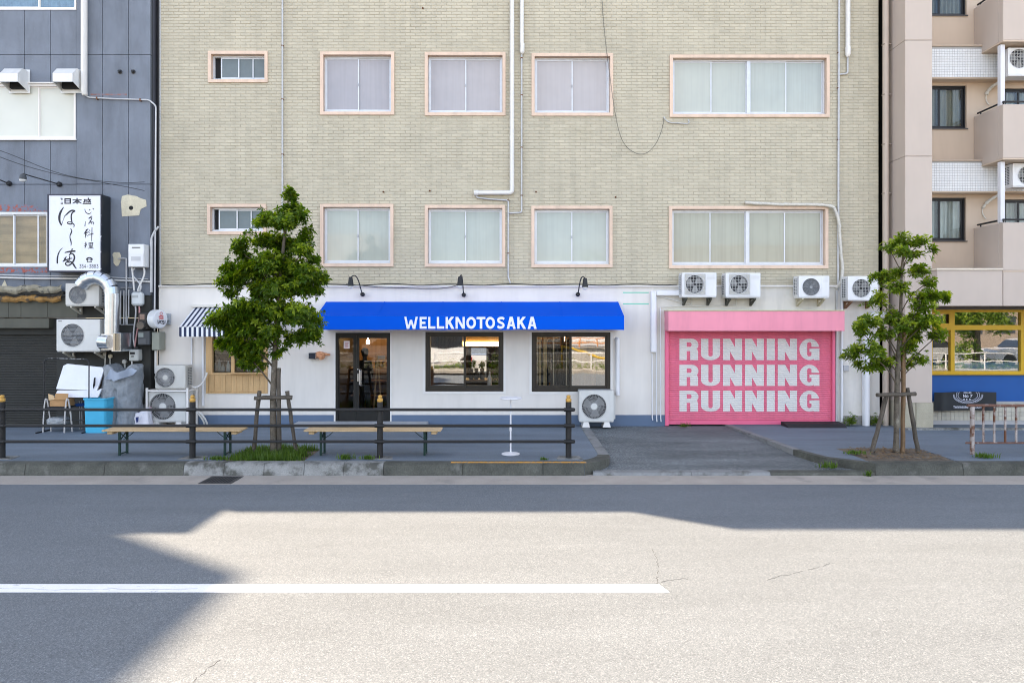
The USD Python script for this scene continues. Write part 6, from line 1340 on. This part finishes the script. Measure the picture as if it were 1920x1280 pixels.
put('base_kerb', cbx(CX0-.02, 14, CY-.14, CY-.013, PZ-.1, PZ+.045, .01), concrete_light, ap)
WY = 15.95; RX = 16.0
aw_ = [(X(1741, WY), X(1812.5, WY), Z(29, WY), Z(-60, WY)), (X(1741, WY), X(1812.5, WY), Z(241, WY), Z(160.5, WY)), (X(1741, WY), X(1811.5, WY), Z(451.5, WY), Z(370.5, WY))]
aw2 = [(X(1884, WY), X(1940, WY), Z(251+d_, WY), Z(166+d_, WY)) for d_ in (0, 208)]
g = sbox(CX1-.1, Z(560, WY), RX, 13.)
for wr in aw_+aw2: g = g.difference(sbox(wr[0], wr[2], wr[1], wr[3]))
put('recess_wall', ex_xz(g, WY, WY+.25), cream_w, ap)
put('upper_block', bx(CX1-.05, RX, WY+.26, 26, 3., 13.), beige, ap)
curt = M('pale_curtain', C(150, 150, 146), .85, .06, 5, streak=.45, stretch=(18, 18, .12)); curt2 = M('white_curtain', C(205, 210, 218), .85, .05, 5, streak=.4, stretch=(12, 12, .5))
for i, wr in enumerate(aw_+aw2):
    a, b, c, d = wr; w = put('window', ex_xz(sbox(a, c, b, d).difference(sbox(a+.03, c+.035, b-.03, d-.035)), WY+.05, WY+.13), black_metal, ap)
    m_ = X(1762.5, WY) if i < 3 else (a+b)/2
    for k, (p0, p1) in enumerate(((a+.03, m_+.04), (m_-.04, b-.03))):
        y = WY+.065+.02*k; put('sash', ex_xz(sbox(p0, c+.035, p1, d-.035).difference(sbox(p0+.04, c+.075, p1-.04, d-.07)), y, y+.018), black_metal, w)
        put('pane', bx(p0+.038, p1-.038, y+.008, y+.013, c+.073, d-.068), glass, w)
    n_ = 60; xs_ = np.linspace(a+.03, b-.03, n_); yy = WY+.17+.03*np.sin(np.arange(n_)*.9+.7*np.sin(np.arange(n_)*.31))
    V = np.concatenate([np.stack([xs_, yy, np.full(n_, c)], 1), np.stack([xs_, yy, np.full(n_, d)], 1)]); q_ = []
    for k in range(n_-1): q_ += [[k, k+1, n_+k+1], [k, n_+k+1, n_+k]]
    put('curtain', (V, np.array(q_)), curt if i in (0, 1) else curt2, w, True)
    put('sill', cbx(a, b+.02, WY-.03, WY+.049, c-.025, c, .004), M('dark_sill', (.10, .09, .085), .6), w)
# white mosaic bands
BY_ = 15.68
for (p0, p1) in ((87.5, 145), (302.5, 358.5)):
    z0, z1 = Z(p1, BY_), Z(p0, BY_); x0, x1 = X(1742, BY_), RX
    b_ = put('mosaic_band', bx(x0, x1, BY_+.008, WY-.001, z0, z1), tjoint, ap)
    pt = 4.83*BY_/F; bt = []
    for i in range(int((X(1935, BY_)-x0)/pt)):
        for j in range(int((z1-z0)/pt)): bt.append(bx(x0+i*pt+.004, x0+(i+1)*pt-.004, BY_, BY_+.009, z0+j*pt+.004, z0+(j+1)*pt-.004))
    put('mosaic_tiles', cat_(bt), wtile, b_, kind='stuff')
    put('band_cap', cbx(x0, X(1841, BY_), BY_-.03, WY-.002, z1+.001, z1+.03, .005), cream_w, ap)
    put('band_soffit', bx(x0, RX, BY_+.01, WY-.002, z0-.03, z0-.001), cream_w, ap)
# balconies
BLX, BFY = X(1880.5, 15.0), 15.0
def balcony(zt_, zb_, rail=True):
    p_ = put('balcony', cat_([cbx(BLX, RX, BFY, BFY+.13, zb_, zt_, .008), cbx(BLX, BLX+.13, BFY+.131, WY-.002, zb_, zt_, .008), bx(BLX+.131, RX, BFY+.131, WY-.002, zb_+.02, zb_+.16)]), beige, ap)
    put('soffit_edge', cbx(BLX-.004, RX, BFY-.004, WY-.003, zb_-.035, zb_-.001, .004), cream_w, p_)
    if rail:
        for pts in ([(BLX+.06, WY-.05, zt_+.07), (BLX+.06, BFY+.06, zt_+.07), (RX, BFY+.06, zt_+.07)],): put('handrail', tube(pts, .022, 8), black_metal, p_, 40)
        for xx_, yy in ((BLX+.06, WY-.15), (BLX+.06, BFY+.06), (BLX+1.2, BFY+.06)): put('rail_foot', tube([(xx_, yy, zt_-.002), (xx_, yy, zt_+.07)], .016, 8), black_metal, p_, 40)
balcony(Z(-20, BFY), Z(75.5, BFY)); balcony(Z(195.5, BFY), Z(296.5, BFY)); balcony(Z(417, BFY), Z(507, BFY))
for za, zb2 in ((Z(195, BFY), Z(80, BFY)), (Z(416, BFY), Z(301, BFY))):
    put('post', cbx(BLX+.02, BLX+.12, BFY+.1, BFY+.2, za, zb2, .006), M('white_post', (.68, .67, .68), .5), ap)
# canopy over the shop
KX = X(1757, 15.0)
put('canopy', cbx(KX, BLX-.004, 15.0, WY-.002, Z(573.5, 15.0), Z(506.5, 15.0), .008), beige, ap)
put('canopy', cbx(BLX+.004, RX, 15.0, WY-.002, Z(573.5, 15.0), Z(508.5, 15.0), .008), beige, ap)
put('canopy_cap', cbx(KX-.02, BLX-.004, 14.98, WY-.003, Z(506.5, 15.0)+.001, Z(504.5, 15.0)+.02, .006), M('canopy_cap', C(214, 206, 200), .6), ap)
GL_ = [(5, 'upper'),]
for k, (pa, pb, seed) in enumerate((((1852, 165), (1885, 150), 1), ((1846, 378), (1880, 362), 2))):
    P = spline([(X(pa[0], WY), WY-.05, Z(pa[1]+33, WY)), (X(pa[0], WY), WY-.06, Z(pa[1]+4, WY)), (X(pa[0]+3, WY), WY-.1, Z(pa[1], WY)), (X((pa[0]+pb[0])/2, 15.8), 15.75, Z((pa[1]+pb[1])/2, 15.8)), (X(pb[0], 15.6), 15.6, Z(pb[1], 15.6))], 26)
    put('refrigerant_pipe', tube(P[8:], .035+np.random.default_rng(seed).normal(0, .006, 18), 8), cream, ap, True); put('refrigerant_pipe', tube(P[:10], .014, 6), cream, ap, True)
GA = 'outdoor units hung on the apartment balconies'
unit_px('outdoor unit hanging behind the white post of the upper balcony at the right edge', 1890, 1946, 90, 141, 15.2, 15.5, 1911, 110, 18, 'cage_round', ac_white, GA, 'left', None, None)
unit_px('outdoor unit hanging behind the white post of the lower balcony at the right edge', 1899, 1952, 306, 349, 15.25, 15.55, 1926, 329, 17, 'cage_round', ac_white, GA, 'left', None, None)
for z0 in (Z(90, 15.2), Z(306, 15.25)):
    for xx_ in (X(1900, 15.2), X(1938, 15.2)): put('unit_hanger', cbx(xx_-.02, xx_+.02, 15.3, 15.34, z0+.001, z0+.20, .004), alu_grey, ap)
# downpipe in the gap
dpx = X(1660.5, 15.85)
put('downpipe', tube([(dpx, 15.85, PZ), (dpx, 15.85, 13.)], .066, 16), M('beige_pipe', C(190, 178, 174), .5, .03, 3), ap, True, label='beige downpipe in the gap beside the tiled building')
for py in (84, 178, 271, 363, 470, 580): put('pipe_clip', cbx(dpx-.07, dpx+.11, 15.80, 15.9, Z(py+1, 15.85), Z(py-1, 15.85), .004), M('beige_clip', C(150, 140, 136), .5), ap)
put('gap_wall', bx(BX1+.001, CX0-.001, 17.3, 17.4, PZ-.1, 13.), darkwall, ap)
put('gap_wall', bx(CX0-.02, CX0+.0, 15.98, 17.25, PZ-.1, 13.), darkwall, ap)
# shop front with yellow frames
yel = M('yellow_frame_paint', (.62, .37, .012), .4, .04, 6); blue_p = M('blue_panel_paint', (.004, .085, .32), .45, .05, 2, streak=.06)
VY = 15.98
vx0, vx1 = X(1749, VY)-.06, 15.5; vz = [Z(702, VY), Z(580, VY)]
put('blue_panel', bx(vx0, vx1, VY+.0, VY+.1, Z(752, VY), Z(703, VY)), blue_p, ap)
xb = [vx0, X(1785.5, VY), X(1917, VY), X(2050, VY)]
zt1, zm, zm2, zb1 = Z(580.5, VY), Z(611, VY), Z(618.5, VY), Z(700, VY)
sf = put('shop_front', ex_xz(sbox(vx0, zb1-.03, vx1, zt1).difference(unary_union([sbox(xb[i]+.045, z0, xb[i+1]-.045, z1) for i in range(3) for z0, z1 in ((zb1+.06, zm2), (zm+.02, zt1-.06))])), VY-.02, VY+.08), yel, ap, label='yellow painted window frames of the shop')
put('top_flashing', bx(vx0, vx1, VY-.03, VY+.05, zt1+.001, zt1+.05), M('flashing', (.12, .11, .10), .6), sf)
put('sill', cbx(vx0, vx1, VY-.06, VY-.021, zb1-.03, zb1+.0, .005), yel, sf)
for i in range(3):
    for z0, z1 in ((zb1+.06, zm2), (zm+.02, zt1-.06)): put('pane', bx(xb[i]+.04, xb[i+1]-.04, VY+.03, VY+.036, z0-.003, z1+.003), glass_mat('shop_glass', mirror=.18, wave=.03) if 'shop_glass' not in made else made['shop_glass'], sf)
put('inner_frame', ex_xz(sbox(vx0, zm+.0, xb[1]-.03, zt1-.03).difference(sbox(vx0, zm+.06, xb[1]-.09, zt1-.1)), VY-.03, VY-.0201), yel, sf)
frost = M('frosted_strip', C(120, 148, 176), .3, .03); put('frosted_strip', bx(xb[1]+.045, xb[2]-.045, VY+.045, VY+.05, zb1+.055, Z(679, VY)), frost, sf)
put('shop_back_wall', bx(vx0, vx1, 18.4, 18.5, PZ, 3.), M('shop_inside', (.05, .05, .045), .8, .2, 2), ap)
put('shop_floor', bx(vx0, vx1, VY+.1, 18.5, PZ, PZ+.04), floor_in, ap)
put('shop_ceiling', bx(CX1, vx1, VY+.1, 18.5, 2.99, 3.04), dark_in, ap)
bc = [(.02, .12, .22), (.5, .5, .5), (.03, .2, .18), (.02, .05, .2), (.45, .47, .48), (.02, .16, .3)]
for k, px in enumerate((1752, 1757, 1764, 1771, 1779)):
    put('bottle', lathe([(.035, 0), (.038, .01), (.038, .16+.03*(k % 3)), (.015, .21+.03*(k % 3)), (.014, .27+.03*(k % 3))], (X(px, 16.25), 16.25, zb1+.055), 12), M('bottle_%s' % 'abcdef'[k], bc[k], .2), label='bottle behind the left pane of the yellow framed window, %s' % ('at the pillar', 'pale one beside the pillar', 'green one in the middle', 'dark blue one', 'pale one at the yellow post')[k], cat='bottle', smooth=40)
put('bottle_shelf', bx(vx0, xb[1], 16.12, 16.4, zb1+.03, zb1+.054), dark_in, ap)
# base of square tiles
stile = M('square_base_tile', C(190, 188, 184), .45, .06, 3, streak=.15, tone=.1); tw2 = 8.15*VY/F
put('base_wall', bx(vx0, vx1, VY+.004, VY+.1, PZ-.1, Z(752.2, VY)), tjoint, ap)
tr2 = np.random.default_rng(4)
for j in range(4):
    for i in range(25):
        x0 = vx0+.06+i*tw2; z0 = Z(788, VY)+j*tw2
        if z0+tw2 > Z(752.5, VY)+.01: continue
        m = cbx(x0+.003, x0+tw2-.003, VY-.006+tr2.normal(0, .0008), VY+.004, z0+.003, z0+tw2-.003, .002); put('tile', m, stile, ap, prim={'tone': np.full(len(m.vertices), tr2.uniform())})
# black banner
ban = M('black_banner_cloth', (.012, .015, .018), .5, .2, 3, bump=.2, bscale=6); nY = 15.86
bnr = thing('banner', 'black cloth banner with a white oval emblem hung under the yellow framed windows', 'banner', (X(1812, nY), nY, Z(770, nY)))
q2 = lambda u, v: (X(1740+u/13.71, nY), Z(725+v/13.71, nY))
nx_, nz_ = 60, 14; xs_ = np.linspace(q2(160, 0)[0], q2(1760, 0)[0], nx_); zs_ = np.linspace(q2(0, 612)[1], q2(0, 135)[1], nz_)
def banY(x_, z_): return nY-.03*np.exp(-((x_-q2(340, 0)[0])/.10)**2)-.012*np.sin(x_*7)
gx, gz = np.meshgrid(xs_, zs_); V = np.stack([gx, banY(gx, gz), gz+.012*np.sin(gx*3.1)], -1).reshape(-1, 3); q_ = []
for j in range(nz_-1):
    for i in range(nx_-1):
        a = j*nx_+i; q_ += [[a, a+1, a+nx_+1], [a, a+nx_+1, a+nx_]]
put('cloth', (V, np.array(q_)), ban, bnr, True)
silver = M('banner_print', (.36, .37, .43), .6); silver2 = M('banner_print_white', (.62, .63, .70), .6)
cl = sbox(q2(160, 0)[0], q2(0, 600)[1], q2(1760, 0)[0], q2(0, 137)[1]); s_ = nY/F/13.71
def ell(rx, ry, w_):
    c_ = q2(1020, 215); e = affinity.scale(Point(c_).buffer(1, quad_segs=20), rx*s_, ry*s_); return e.difference(affinity.scale(e, (rx-w_)/rx, (ry-w_)/ry))
emb = [ell(258, 152, 16), ell(305, 190, 16)]
for a in np.linspace(PI*1.0, PI*2.0, 22): emb.append(Point(q2(1020+355*math.cos(a)*1.02, 215-195*math.sin(a))).buffer(24*s_).difference(Point(q2(1020+355*math.cos(a), 215-195*math.sin(a))).buffer(11*s_)))
def wrap(m):
    v = np.array(m.vertices); v[:, 1] += banY(v[:, 0], v[:, 2])-nY; return trimesh.Trimesh(v, m.faces, process=False)
put('emblem', wrap(ex_xz(unary_union(emb).intersection(cl), nY-.006, nY-.004)), silver, bnr)
for tx, u0, u1, v0, v1, mt in (('OLD', 920, 1115, 128, 172, silver2), ('No 7', 905, 1140, 195, 276, silver2), ('Tennessee', 640, 1040, 480, 550, silver2), ('WHISKEY', 1075, 1370, 500, 550, silver2)):
    a, b = q2(u0, v1), q2(u1, v0); put('lettering', wrap(text_poly_mesh(tx, a[0], b[0], a[1], b[1], nY-.007, .003)), mt, bnr)
put('emblem_dots', wrap(ex_xz(unary_union([Point(q2(u_, 322)).buffer(18*s_) for u_ in (930, 1000, 1080)]), nY-.006, nY-.004)), silver2, bnr)
# ------------------------------------------------------------------ inside the shop
warm = M('warm_light_strip', (.9, .7, .4), .5, emit=((1., .62, .24), 8.)); warm2 = M('warm_bulb', (.9, .7, .4), .5, emit=((1., .6, .25), 45.))
LB = 21.2
lb = thing('ceiling_lamp', 'long warm light strip glowing behind the shop window nearer the door', 'lamp', (X(908, LB), LB, Z(645, LB)))
put('diffuser', cbx(X(868, LB), X(940, LB), LB, LB+.06, Z(648.5, LB), Z(641, LB), .01), warm, lb); put('housing', cbx(X(866, LB), X(942, LB), LB+.061, LB+.3, Z(650, LB), Z(622, LB), .01), M('lamp_housing', (.30, .19, .09), .6), lb)
for k, (px, py, Y_) in enumerate(((690, 641, 18.6), (1003, 640, 18.0), (1024, 645, 18.2), (1058, 643, 18.5))):
    put('pendant_bulb', lathe([(.02, -.05), (.05, -.03), (.05, .02), (.02, .06), (.006, .09), (.006, .9)], (X(px, Y_), Y_, Z(py, Y_)), 12), warm2, label='small warm bulb glowing inside the shop, %s' % ('seen through the door', 'at the left side of the right window', 'second from the left in the right window', 'right of the others in the right window')[k], cat='lamp', smooth=40)
rrg = np.random.default_rng(31)
blk = M('dark_cloth', (.012, .012, .014), .8, .3, 9); chr2 = M('clothes_rail_steel', (.55, .5, .42), .3, .05, metal=.8); goldc = M('gold_curtain', (.50, .38, .20), .6, .1, 5, streak=.4, stretch=(30, 30, .2))
tl_ = thing('clothes_rail', 'dark garments on steel poles inside the right shop window', 'clothes rail', (X(1035, 17), 17., PZ))
for px in (1007, 1038, 1062): put('pole', tube([(X(px, 16.8), 16.8, PZ), (X(px, 16.8), 16.8, 2.6)], .016, 8), chr2, tl_, True)
put('rail', tube([(X(1000, 16.8), 16.8, 2.35), (X(1075, 16.8), 16.8, 2.35)], .016, 8), chr2, tl_, True)
for px, w_ in ((1012, .05), (1022, .085)): put('drape', ex_xz(sbox(X(px, 16.9)-w_/2, .75, X(px, 16.9)+w_/2, 2.28), 16.88, 16.94), goldc, tl_)
for k in range(13):
    px = 1003+k*5.6; zt2 = 2.25-rrg.uniform(0, .15); put('garment', cbx(X(px, 17.1)-.05, X(px, 17.1)+.05, 17.0, 17.4, .6+rrg.uniform(0, .5), zt2, .03), blk, tl_)
def plantish(label, px, py, Y_, w_, h_, n, seed):
    rg = np.random.default_rng(seed); V, Fc, T = [], [], []; nv = 0
    for k in range(n):
        p = np.array((X(px, Y_)+rg.normal(0, w_*.4), Y_+rg.normal(0, .15), Z(py, Y_)+rg.uniform(0, h_))); a, b, tt = rosette(p, 8, .09, np.array((rg.normal(0, .5), rg.normal(0, .5), .6)), rg); V += a; Fc += [[x_+nv for x_ in f_] for f_ in b]; nv += len(a); T += tt
    put('indoor_plant', (np.array(V), np.array(Fc)), leaf1, prim={'tone': np.array(T)*.3}, label=label, cat='plant')
ct = thing('counter', 'dark display counter inside the shop window nearer the door', 'counter', (X(900, 18.5), 18.5, PZ))
put('top', cbx(X(868, 18.5), X(945, 18.5), 18.2, 18.9, 1.0, 1.05, .01), M('counter_wood', (.16, .09, .04), .5), ct); put('front', bx(X(870, 18.5), X(943, 18.5), 18.25, 18.3, .3, .999), dark_in, ct)
for k, px in enumerate((884, 893, 904)):
    put('dark_jar', lathe([(.05, 0), (.075, .05), (.075, .16), (.04, .2), (.06, .24), (.05, .30)], (X(px, 18.4), 18.4, 1.051), 12), dark_rubber, label='dark jar on the shop counter, %s' % ('leftmost', 'middle one', 'rightmost')[k], cat='jar', smooth=40)
plantish('dark leafy plant at the right of the shop window nearer the door', 930, 725, 17.6, .18, .85, 70, 3)
plantish('small dark plant on the shop counter before the rear window', 888, 690, 18.4, .06, .16, 16, 4)
plantish('small dark plant on the shop counter right of the middle', 904, 690, 18.4, .05, .14, 14, 5)
put('white_bottle', lathe([(.05, 0), (.055, .02), (.055, .25), (.025, .33), (.02, .42)], (X(918, 17.0), 17.0, .95), 14), M('white_bottle', (.6, .6, .6), .4), label='white bottle standing in the shop window nearer the door', cat='bottle', smooth=40)
sw = thing('kiosk_counter', 'white bottles on a dim counter behind the serving window', 'counter', (X(420, 16.8), 16.8, PZ)); put('top', cbx(X(388, 16.6), X(500, 16.6), 16.35, 16.9, 1.36, 1.40, .01), M('kiosk_wood', (.3, .19, .09), .5), sw)
for px, h_ in ((404, .22), (411, .3), (418, .18), (428, .25), (466, .2), (480, .3)): put('bottle', lathe([(.04, 0), (.045, .02), (.045, h_*.6), (.02, h_*.8), (.018, h_)], (X(px, 16.5), 16.5, 1.401), 12), M('kiosk_bottle', (.55, .6, .62), .35), sw, 40)
# shelving seen through the door
shf = thing('shelf_unit', 'wooden shelves with boxes and towels inside the shop door', 'shelf', (X(690, 18.9), 19.0, PZ))
for z_ in (.55, .95, 1.3): put('shelf', cbx(-4.45, -2.65, 18.8, 19.4, z_, z_+.04, .005), M('shelf_wood', (.34, .2, .09), .5, .1, 4), shf)
for k in range(22):
    x_ = -4.4+1.7*((k*37) % 22)/22; z_ = (.591, .991, 1.341)[k % 3]; w_ = rrg.uniform(.06, .14); c_ = [(.3, .22, .14), (.42, .36, .28), (.05, .045, .04), (.12, .12, .12), (.25, .1, .06)][k % 5]
    put('box', cbx(x_, x_+w_, 18.85, 19.15, z_, z_+rrg.uniform(.08, .22), .008), M('goods_%s' % 'abcde'[k % 5], c_, .6), shf)
lad = thing('wooden_easel', 'pale wooden easel inside the shop door', 'easel', (X(706, 17.4), 17.4, PZ))
for p0, p1 in (((708, 664), (716, 772)), ((708, 664), (700, 772))): put('leg', beam((X(p0[0], 17.4), 17.4, Z(p0[1], 17.4)), (X(p1[0], 17.5), 17.5, PZ+.0), .03, .03), pine, lad)
put('crossbar', beam((X(701, 17.38), 17.38, Z(668, 17.4)), (X(724, 17.38), 17.38, Z(668, 17.4)), .03, .02), pine, lad); put('card', bx(X(709, 17.35), X(722, 17.35), 17.35, 17.355, Z(673, 17.35), Z(666.5, 17.35)), M('price_card', (.6, .52, .50), .7, streak=.3), lad)
# a person standing in the shop, seen from behind
pY = 17.9; pr = lambda px, py, dy=0.: np.array((X(px, pY), pY+dy, Z(py, pY)))
ps = thing('person', 'person in dark clothes standing inside the shop door, turned away', 'person', (X(688, pY), pY, .19))
put('body', hulls([[(pr(684, 664)), .095], [(pr(684, 657)), .10]] and [[(pr(684, 664), .085), (pr(684, 658.5), .10)], [(pr(684, 670), .055), (pr(684, 677), .06)],
                   [(pr(677, 680), .075), (pr(691, 680), .075)], [(pr(679, 682), .10), (pr(681, 715), .115)], [(pr(689, 682), .10), (pr(688, 715), .115)], [(pr(681, 715), .12), (pr(688, 715), .12)],
                   [(pr(693, 680), .06), (pr(698, 698, -.03), .045), (pr(695, 712, -.12), .036), (pr(692, 716, -.17), .04)], [(pr(675, 680), .06), (pr(671, 698, .02), .045), (pr(674, 711, -.10), .036), (pr(677, 715, -.15), .04)],
                   [(pr(681, 717), .10), (pr(680, 748), .068), (np.array((X(679.5, pY), pY, .27)), .045)], [(pr(688, 717), .10), (pr(690, 748), .068), (np.array((X(691, pY), pY, .27)), .045)],
                   [(np.array((X(679.5, pY), pY+.02, .235)), .05), (np.array((X(679.5, pY), pY-.16, .22)), .035)], [(np.array((X(691, pY), pY+.02, .235)), .05), (np.array((X(691, pY), pY-.16, .22)), .035)]], .03, 6), M('black_clothes', (.012, .012, .013), .8), ps, True)
# ------------------------------------------------------------------ what stands outside the picture and lights, shades or mirrors in it
def cars_prof(van):
    if van: return [(0, .35), (0, 1.0), (.12, 1.2), (.75, 1.45), (1.35, 2.0), (1.6, 2.06), (4.55, 2.06), (4.68, 1.9), (4.7, .35)]
    return [(0, .35), (.02, .75), (.2, .9), (1.15, 1.0), (1.75, 1.42), (2.2, 1.5), (3.3, 1.48), (3.95, 1.1), (4.35, 1.05), (4.45, .8), (4.45, .35)]
def car(label, x0, y0, z0, paint, van=False, rot=0, group=None):
    t = thing('parked_car' if not van else 'parked_van', label, 'car' if not van else 'van', (x0, y0, z0), group); pf = Polygon(cars_prof(van)); W = 1.7; L = 4.5; out = []
    R_ = trimesh.transformations.rotation_matrix(rot, (0, 0, 1))
    def place(m): m = m.copy(); m.apply_transform(R_); m.apply_translation((x0, y0, z0)); return m
    wheels = [(.85, .32), (3.6, .32)]
    body = pf.difference(unary_union([Point(p).buffer(.37) for p in wheels])).buffer(.06).buffer(-.06)
    low = body.intersection(sbox(-1, 0, 9, 1.02)); up = body.intersection(sbox(-1, 1.02, 9, 3)).buffer(-.02)
    put('body', place(ex_xz(low, -W/2, W/2)), paint, t, 30)
    put('roof', place(ex_xz(up.difference(up.intersection(sbox(-1, 1.0, 9, up.bounds[3]-.07))).buffer(.0) if False else up.intersection(sbox(-1, up.bounds[3]-.09, 9, 3)), -W/2+.06, W/2-.06)), paint, t, 30)
    put('window_glass', place(ex_xz(up.intersection(sbox(-1, 1.0, 9, up.bounds[3]-.09)), -W/2+.07, W/2-.07)), M('car_glass', (.02, .025, .03), .08, coat=1.), t)
    for (wx, wz) in wheels:
        for sy in (-W/2+.02, W/2-.2): put('wheel', place(tube([(wx, sy, wz), (wx, sy+.18, wz)], .32, 18)), dark_rubber, t, 40)
    lampm = M('tail_lamp', (.4, .02, .02), .3)
    for sy in (-W/2+.1, W/2-.35): put('tail_lamp', place(bx(L-.08 if not van else 4.62, L+.02 if not van else 4.72, sy, sy+.25, .75, .95)), lampm, t)
    return t
car_white = M('car_white_paint', (.75, .76, .78), .25, .01, coat=.8); car_silver = M('car_silver_paint', (.45, .47, .5), .3, .01, coat=.8)
car('white car parked in the lane behind the shop, seen through its rear window', X(897, 31)+.2, 35.8, .0, car_white, False, -PI/2)
car('white car parked across the road on the raised deck', 2.2, -6.4, 1.151, car_white, False, 0.05)
car('silver car parked across the road', -9.5, -8.2, .14, car_silver)
car('white van parked across the road', -5.9, -4.6, .14, car_white, True, 0.03)
car('dark blue car parked across the road by the ramp', 9.5, -5.5, .14, M('car_blue_paint', (.03, .08, .2), .25, coat=.8))
car('white car parked across the road at the far right', 15.2, -5.2, .14, car_white)
car('white car parked across the road by the small tree', 26.0, -5.6, .14, car_white)
car('silver car parked across the road beyond the small tree', 20.4, -6.4, .14, car_silver)
conc = M('opposite_concrete', (.40, .39, .37), .85, .08, 1.5, streak=.15)
rw = thing('ramp_wall', 'low concrete deck and ramp across the road', 'wall', (3, -9, .14)); put('deck', bx(-1.5, 8.5, -14, -4.2, .1, 1.15), conc, rw); put('coping', bx(-1.52, 8.52, -4.25, -4.1, 1.151, 1.22), conc, rw)
orange = M('orange_rail_paint', (.55, .20, .03), .5); yrail = M('yellow_rail_paint', (.62, .40, .03), .5); wrail = M('white_rail_paint', (.75, .75, .75), .4)
orl = thing('orange_railing', 'orange railing on the deck across the road', 'railing', (2.5, -9.1, 1.05))
put('rail', cat_([tube([(-1.4, -4.3, z_), (8.4, -4.3, z_)], .03) for z_ in (1.42, 1.68)]), orange, orl, True); put('post', cat_([tube([(x_, -4.3, 1.15), (x_, -4.3, 1.7)], .03) for x_ in np.arange(-1.3, 8.5, .98)]), orange, orl, True)
yl = thing('yellow_handrail', 'sloping yellow handrail across the road', 'railing', (3, -8, .14)); put('rail', tube([(2.6, -3.4, 1.3), (6.2, -3.2, .2)], .06), yrail, yl, True); put('post', tube([(2.6, -3.4, .1), (2.6, -3.4, 1.3)], .05), yrail, yl, True)
wr_ = thing('white_guard_rail', 'white pipe guard rail along the opposite kerb', 'railing', (0, -3.2, .14))
put('rail', cat_([tube([(-22, -2.6, z_), (34, -2.6, z_)], .03) for z_ in (.55, .95)]), wrail, wr_, True); put('post', cat_([tube([(x_, -2.6, .1), (x_, -2.6, .98)], .04) for x_ in np.arange(-22, 34.1, 2.0)]), wrail, wr_, True)
oth = M('opposite_building_render', (.56, .55, .52), .8, .05, .6, streak=.1); wdark = M('opposite_window', (.06, .07, .085), .1, coat=.6)
def far_building(label, x0, x1, y0, y1, h, mat):
    t = thing('distant_building', label, 'building', ((x0+x1)/2, y1, .1)); put('wall', bx(x0, x1, y0, y1, .05, h), mat, t)
    for i in range(int((x1-x0-1)/3)):
        for j in range(int((h-2)/3.2)): put('window', bx(x0+1+i*3, x0+2.7+i*3, y1+.001, y1+.03, 1.4+j*3.2, 3.0+j*3.2), wdark, t)
far_building('pale apartment block across the road to the left, outside the picture', -34, -13, -46, -34, 11, oth)
far_building('brownish office block across the road to the right, outside the picture', 16, 62, -44, -30, 9.5, M('opposite_brown_render', (.36, .29, .23), .8, .06, .6))
def side_building(label, x0, x1, y0, y1, h, mat):
    t = thing('neighbour_building', label, 'building', ((x0+x1)/2, y0, 0.)); put('wall', bx(x0, x1, y0, y1, -.01, h), mat, t); put('roof', bx(x0-.0, x1+.0, y0, y1, h, h+.001+.0), conc, t)
    for i in range(int((x1-x0-1)/2.6)):
        for j in range(int((h-2)/3.1)): put('window', bx(x0+.8+i*2.6, x0+2.2+i*2.6, y0-.03, y0-.001, 1.3+j*3.1, 2.8+j*3.1), wdark, t)
side_building('grey neighbour building beyond the left edge of the picture, the nearer one', -25.0, -15.3, 16.0, 24.5, 15.1, oth)
side_building('tall tower block farther beyond the left edge of the picture', -45, -25.1, 16.0, 22.0, 29.8, oth)
rg = np.random.default_rng(77)
def far_tree(label, x, y, h, r, seed):
    rg = np.random.default_rng(seed); t = thing('distant_tree', label, 'tree', (x, y, .1)); put('trunk', tube([(x, y, .05), (x+.1, y, h*.35), (x, y+.1, h*.7)], [.18, .14, .06], 8), bark, t, True); V, Fc, T = [], [], []; nv = 0
    cl_ = rg.normal(0, 1, (14, 3))*np.array((r*.5, r*.5, h*.16))+np.array((x, y, h*.68))
    for k in range(900):
        d = rg.normal(size=3); d /= np.linalg.norm(d); p = cl_[k % 14]+d*r*.42*rg.uniform(.3, 1)**.5; a, b, tt = rosette(p, 6, .22, np.array((d[0], d[1], .6)), rg); V += a; Fc += [[x_+nv for x_ in f_] for f_ in b]; nv += len(a); T += tt
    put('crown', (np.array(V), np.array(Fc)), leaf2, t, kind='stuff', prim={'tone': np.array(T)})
for k, (x_, y_, h_, r_) in enumerate(((24.2, -3.6, 4.2, 1.35), (-7.5, -12.5, 5.5, 1.6), (5.2, -16, 6.0, 1.9), (11.5, -13, 5.2, 1.6), (-14, -15, 6, 1.8))): far_tree('green tree across the road, %s' % ('reflected in the yellow framed windows', 'behind the silver car', 'behind the raised deck', 'behind the dark blue car', 'farthest to the left')[k], x_, y_, h_, r_, 50+k)

hg = thing('low_hedge', 'low green hedge behind the white guard rail across the road', 'hedge', (0, -3.3, .14)); rg = np.random.default_rng(9); V, Fc, T = [], [], []; nv = 0
for k in range(2200):
    p = np.array((rg.uniform(-14, 30), -3.3+rg.normal(0, .15), .14+abs(rg.normal(0, .2)))); a, b, tt = rosette(p, 6, .09, np.array((rg.normal(0, .4), rg.normal(0, .4), .7)), rg); V += a; Fc += [[x_+nv for x_ in f_] for f_ in b]; nv += len(a); T += tt
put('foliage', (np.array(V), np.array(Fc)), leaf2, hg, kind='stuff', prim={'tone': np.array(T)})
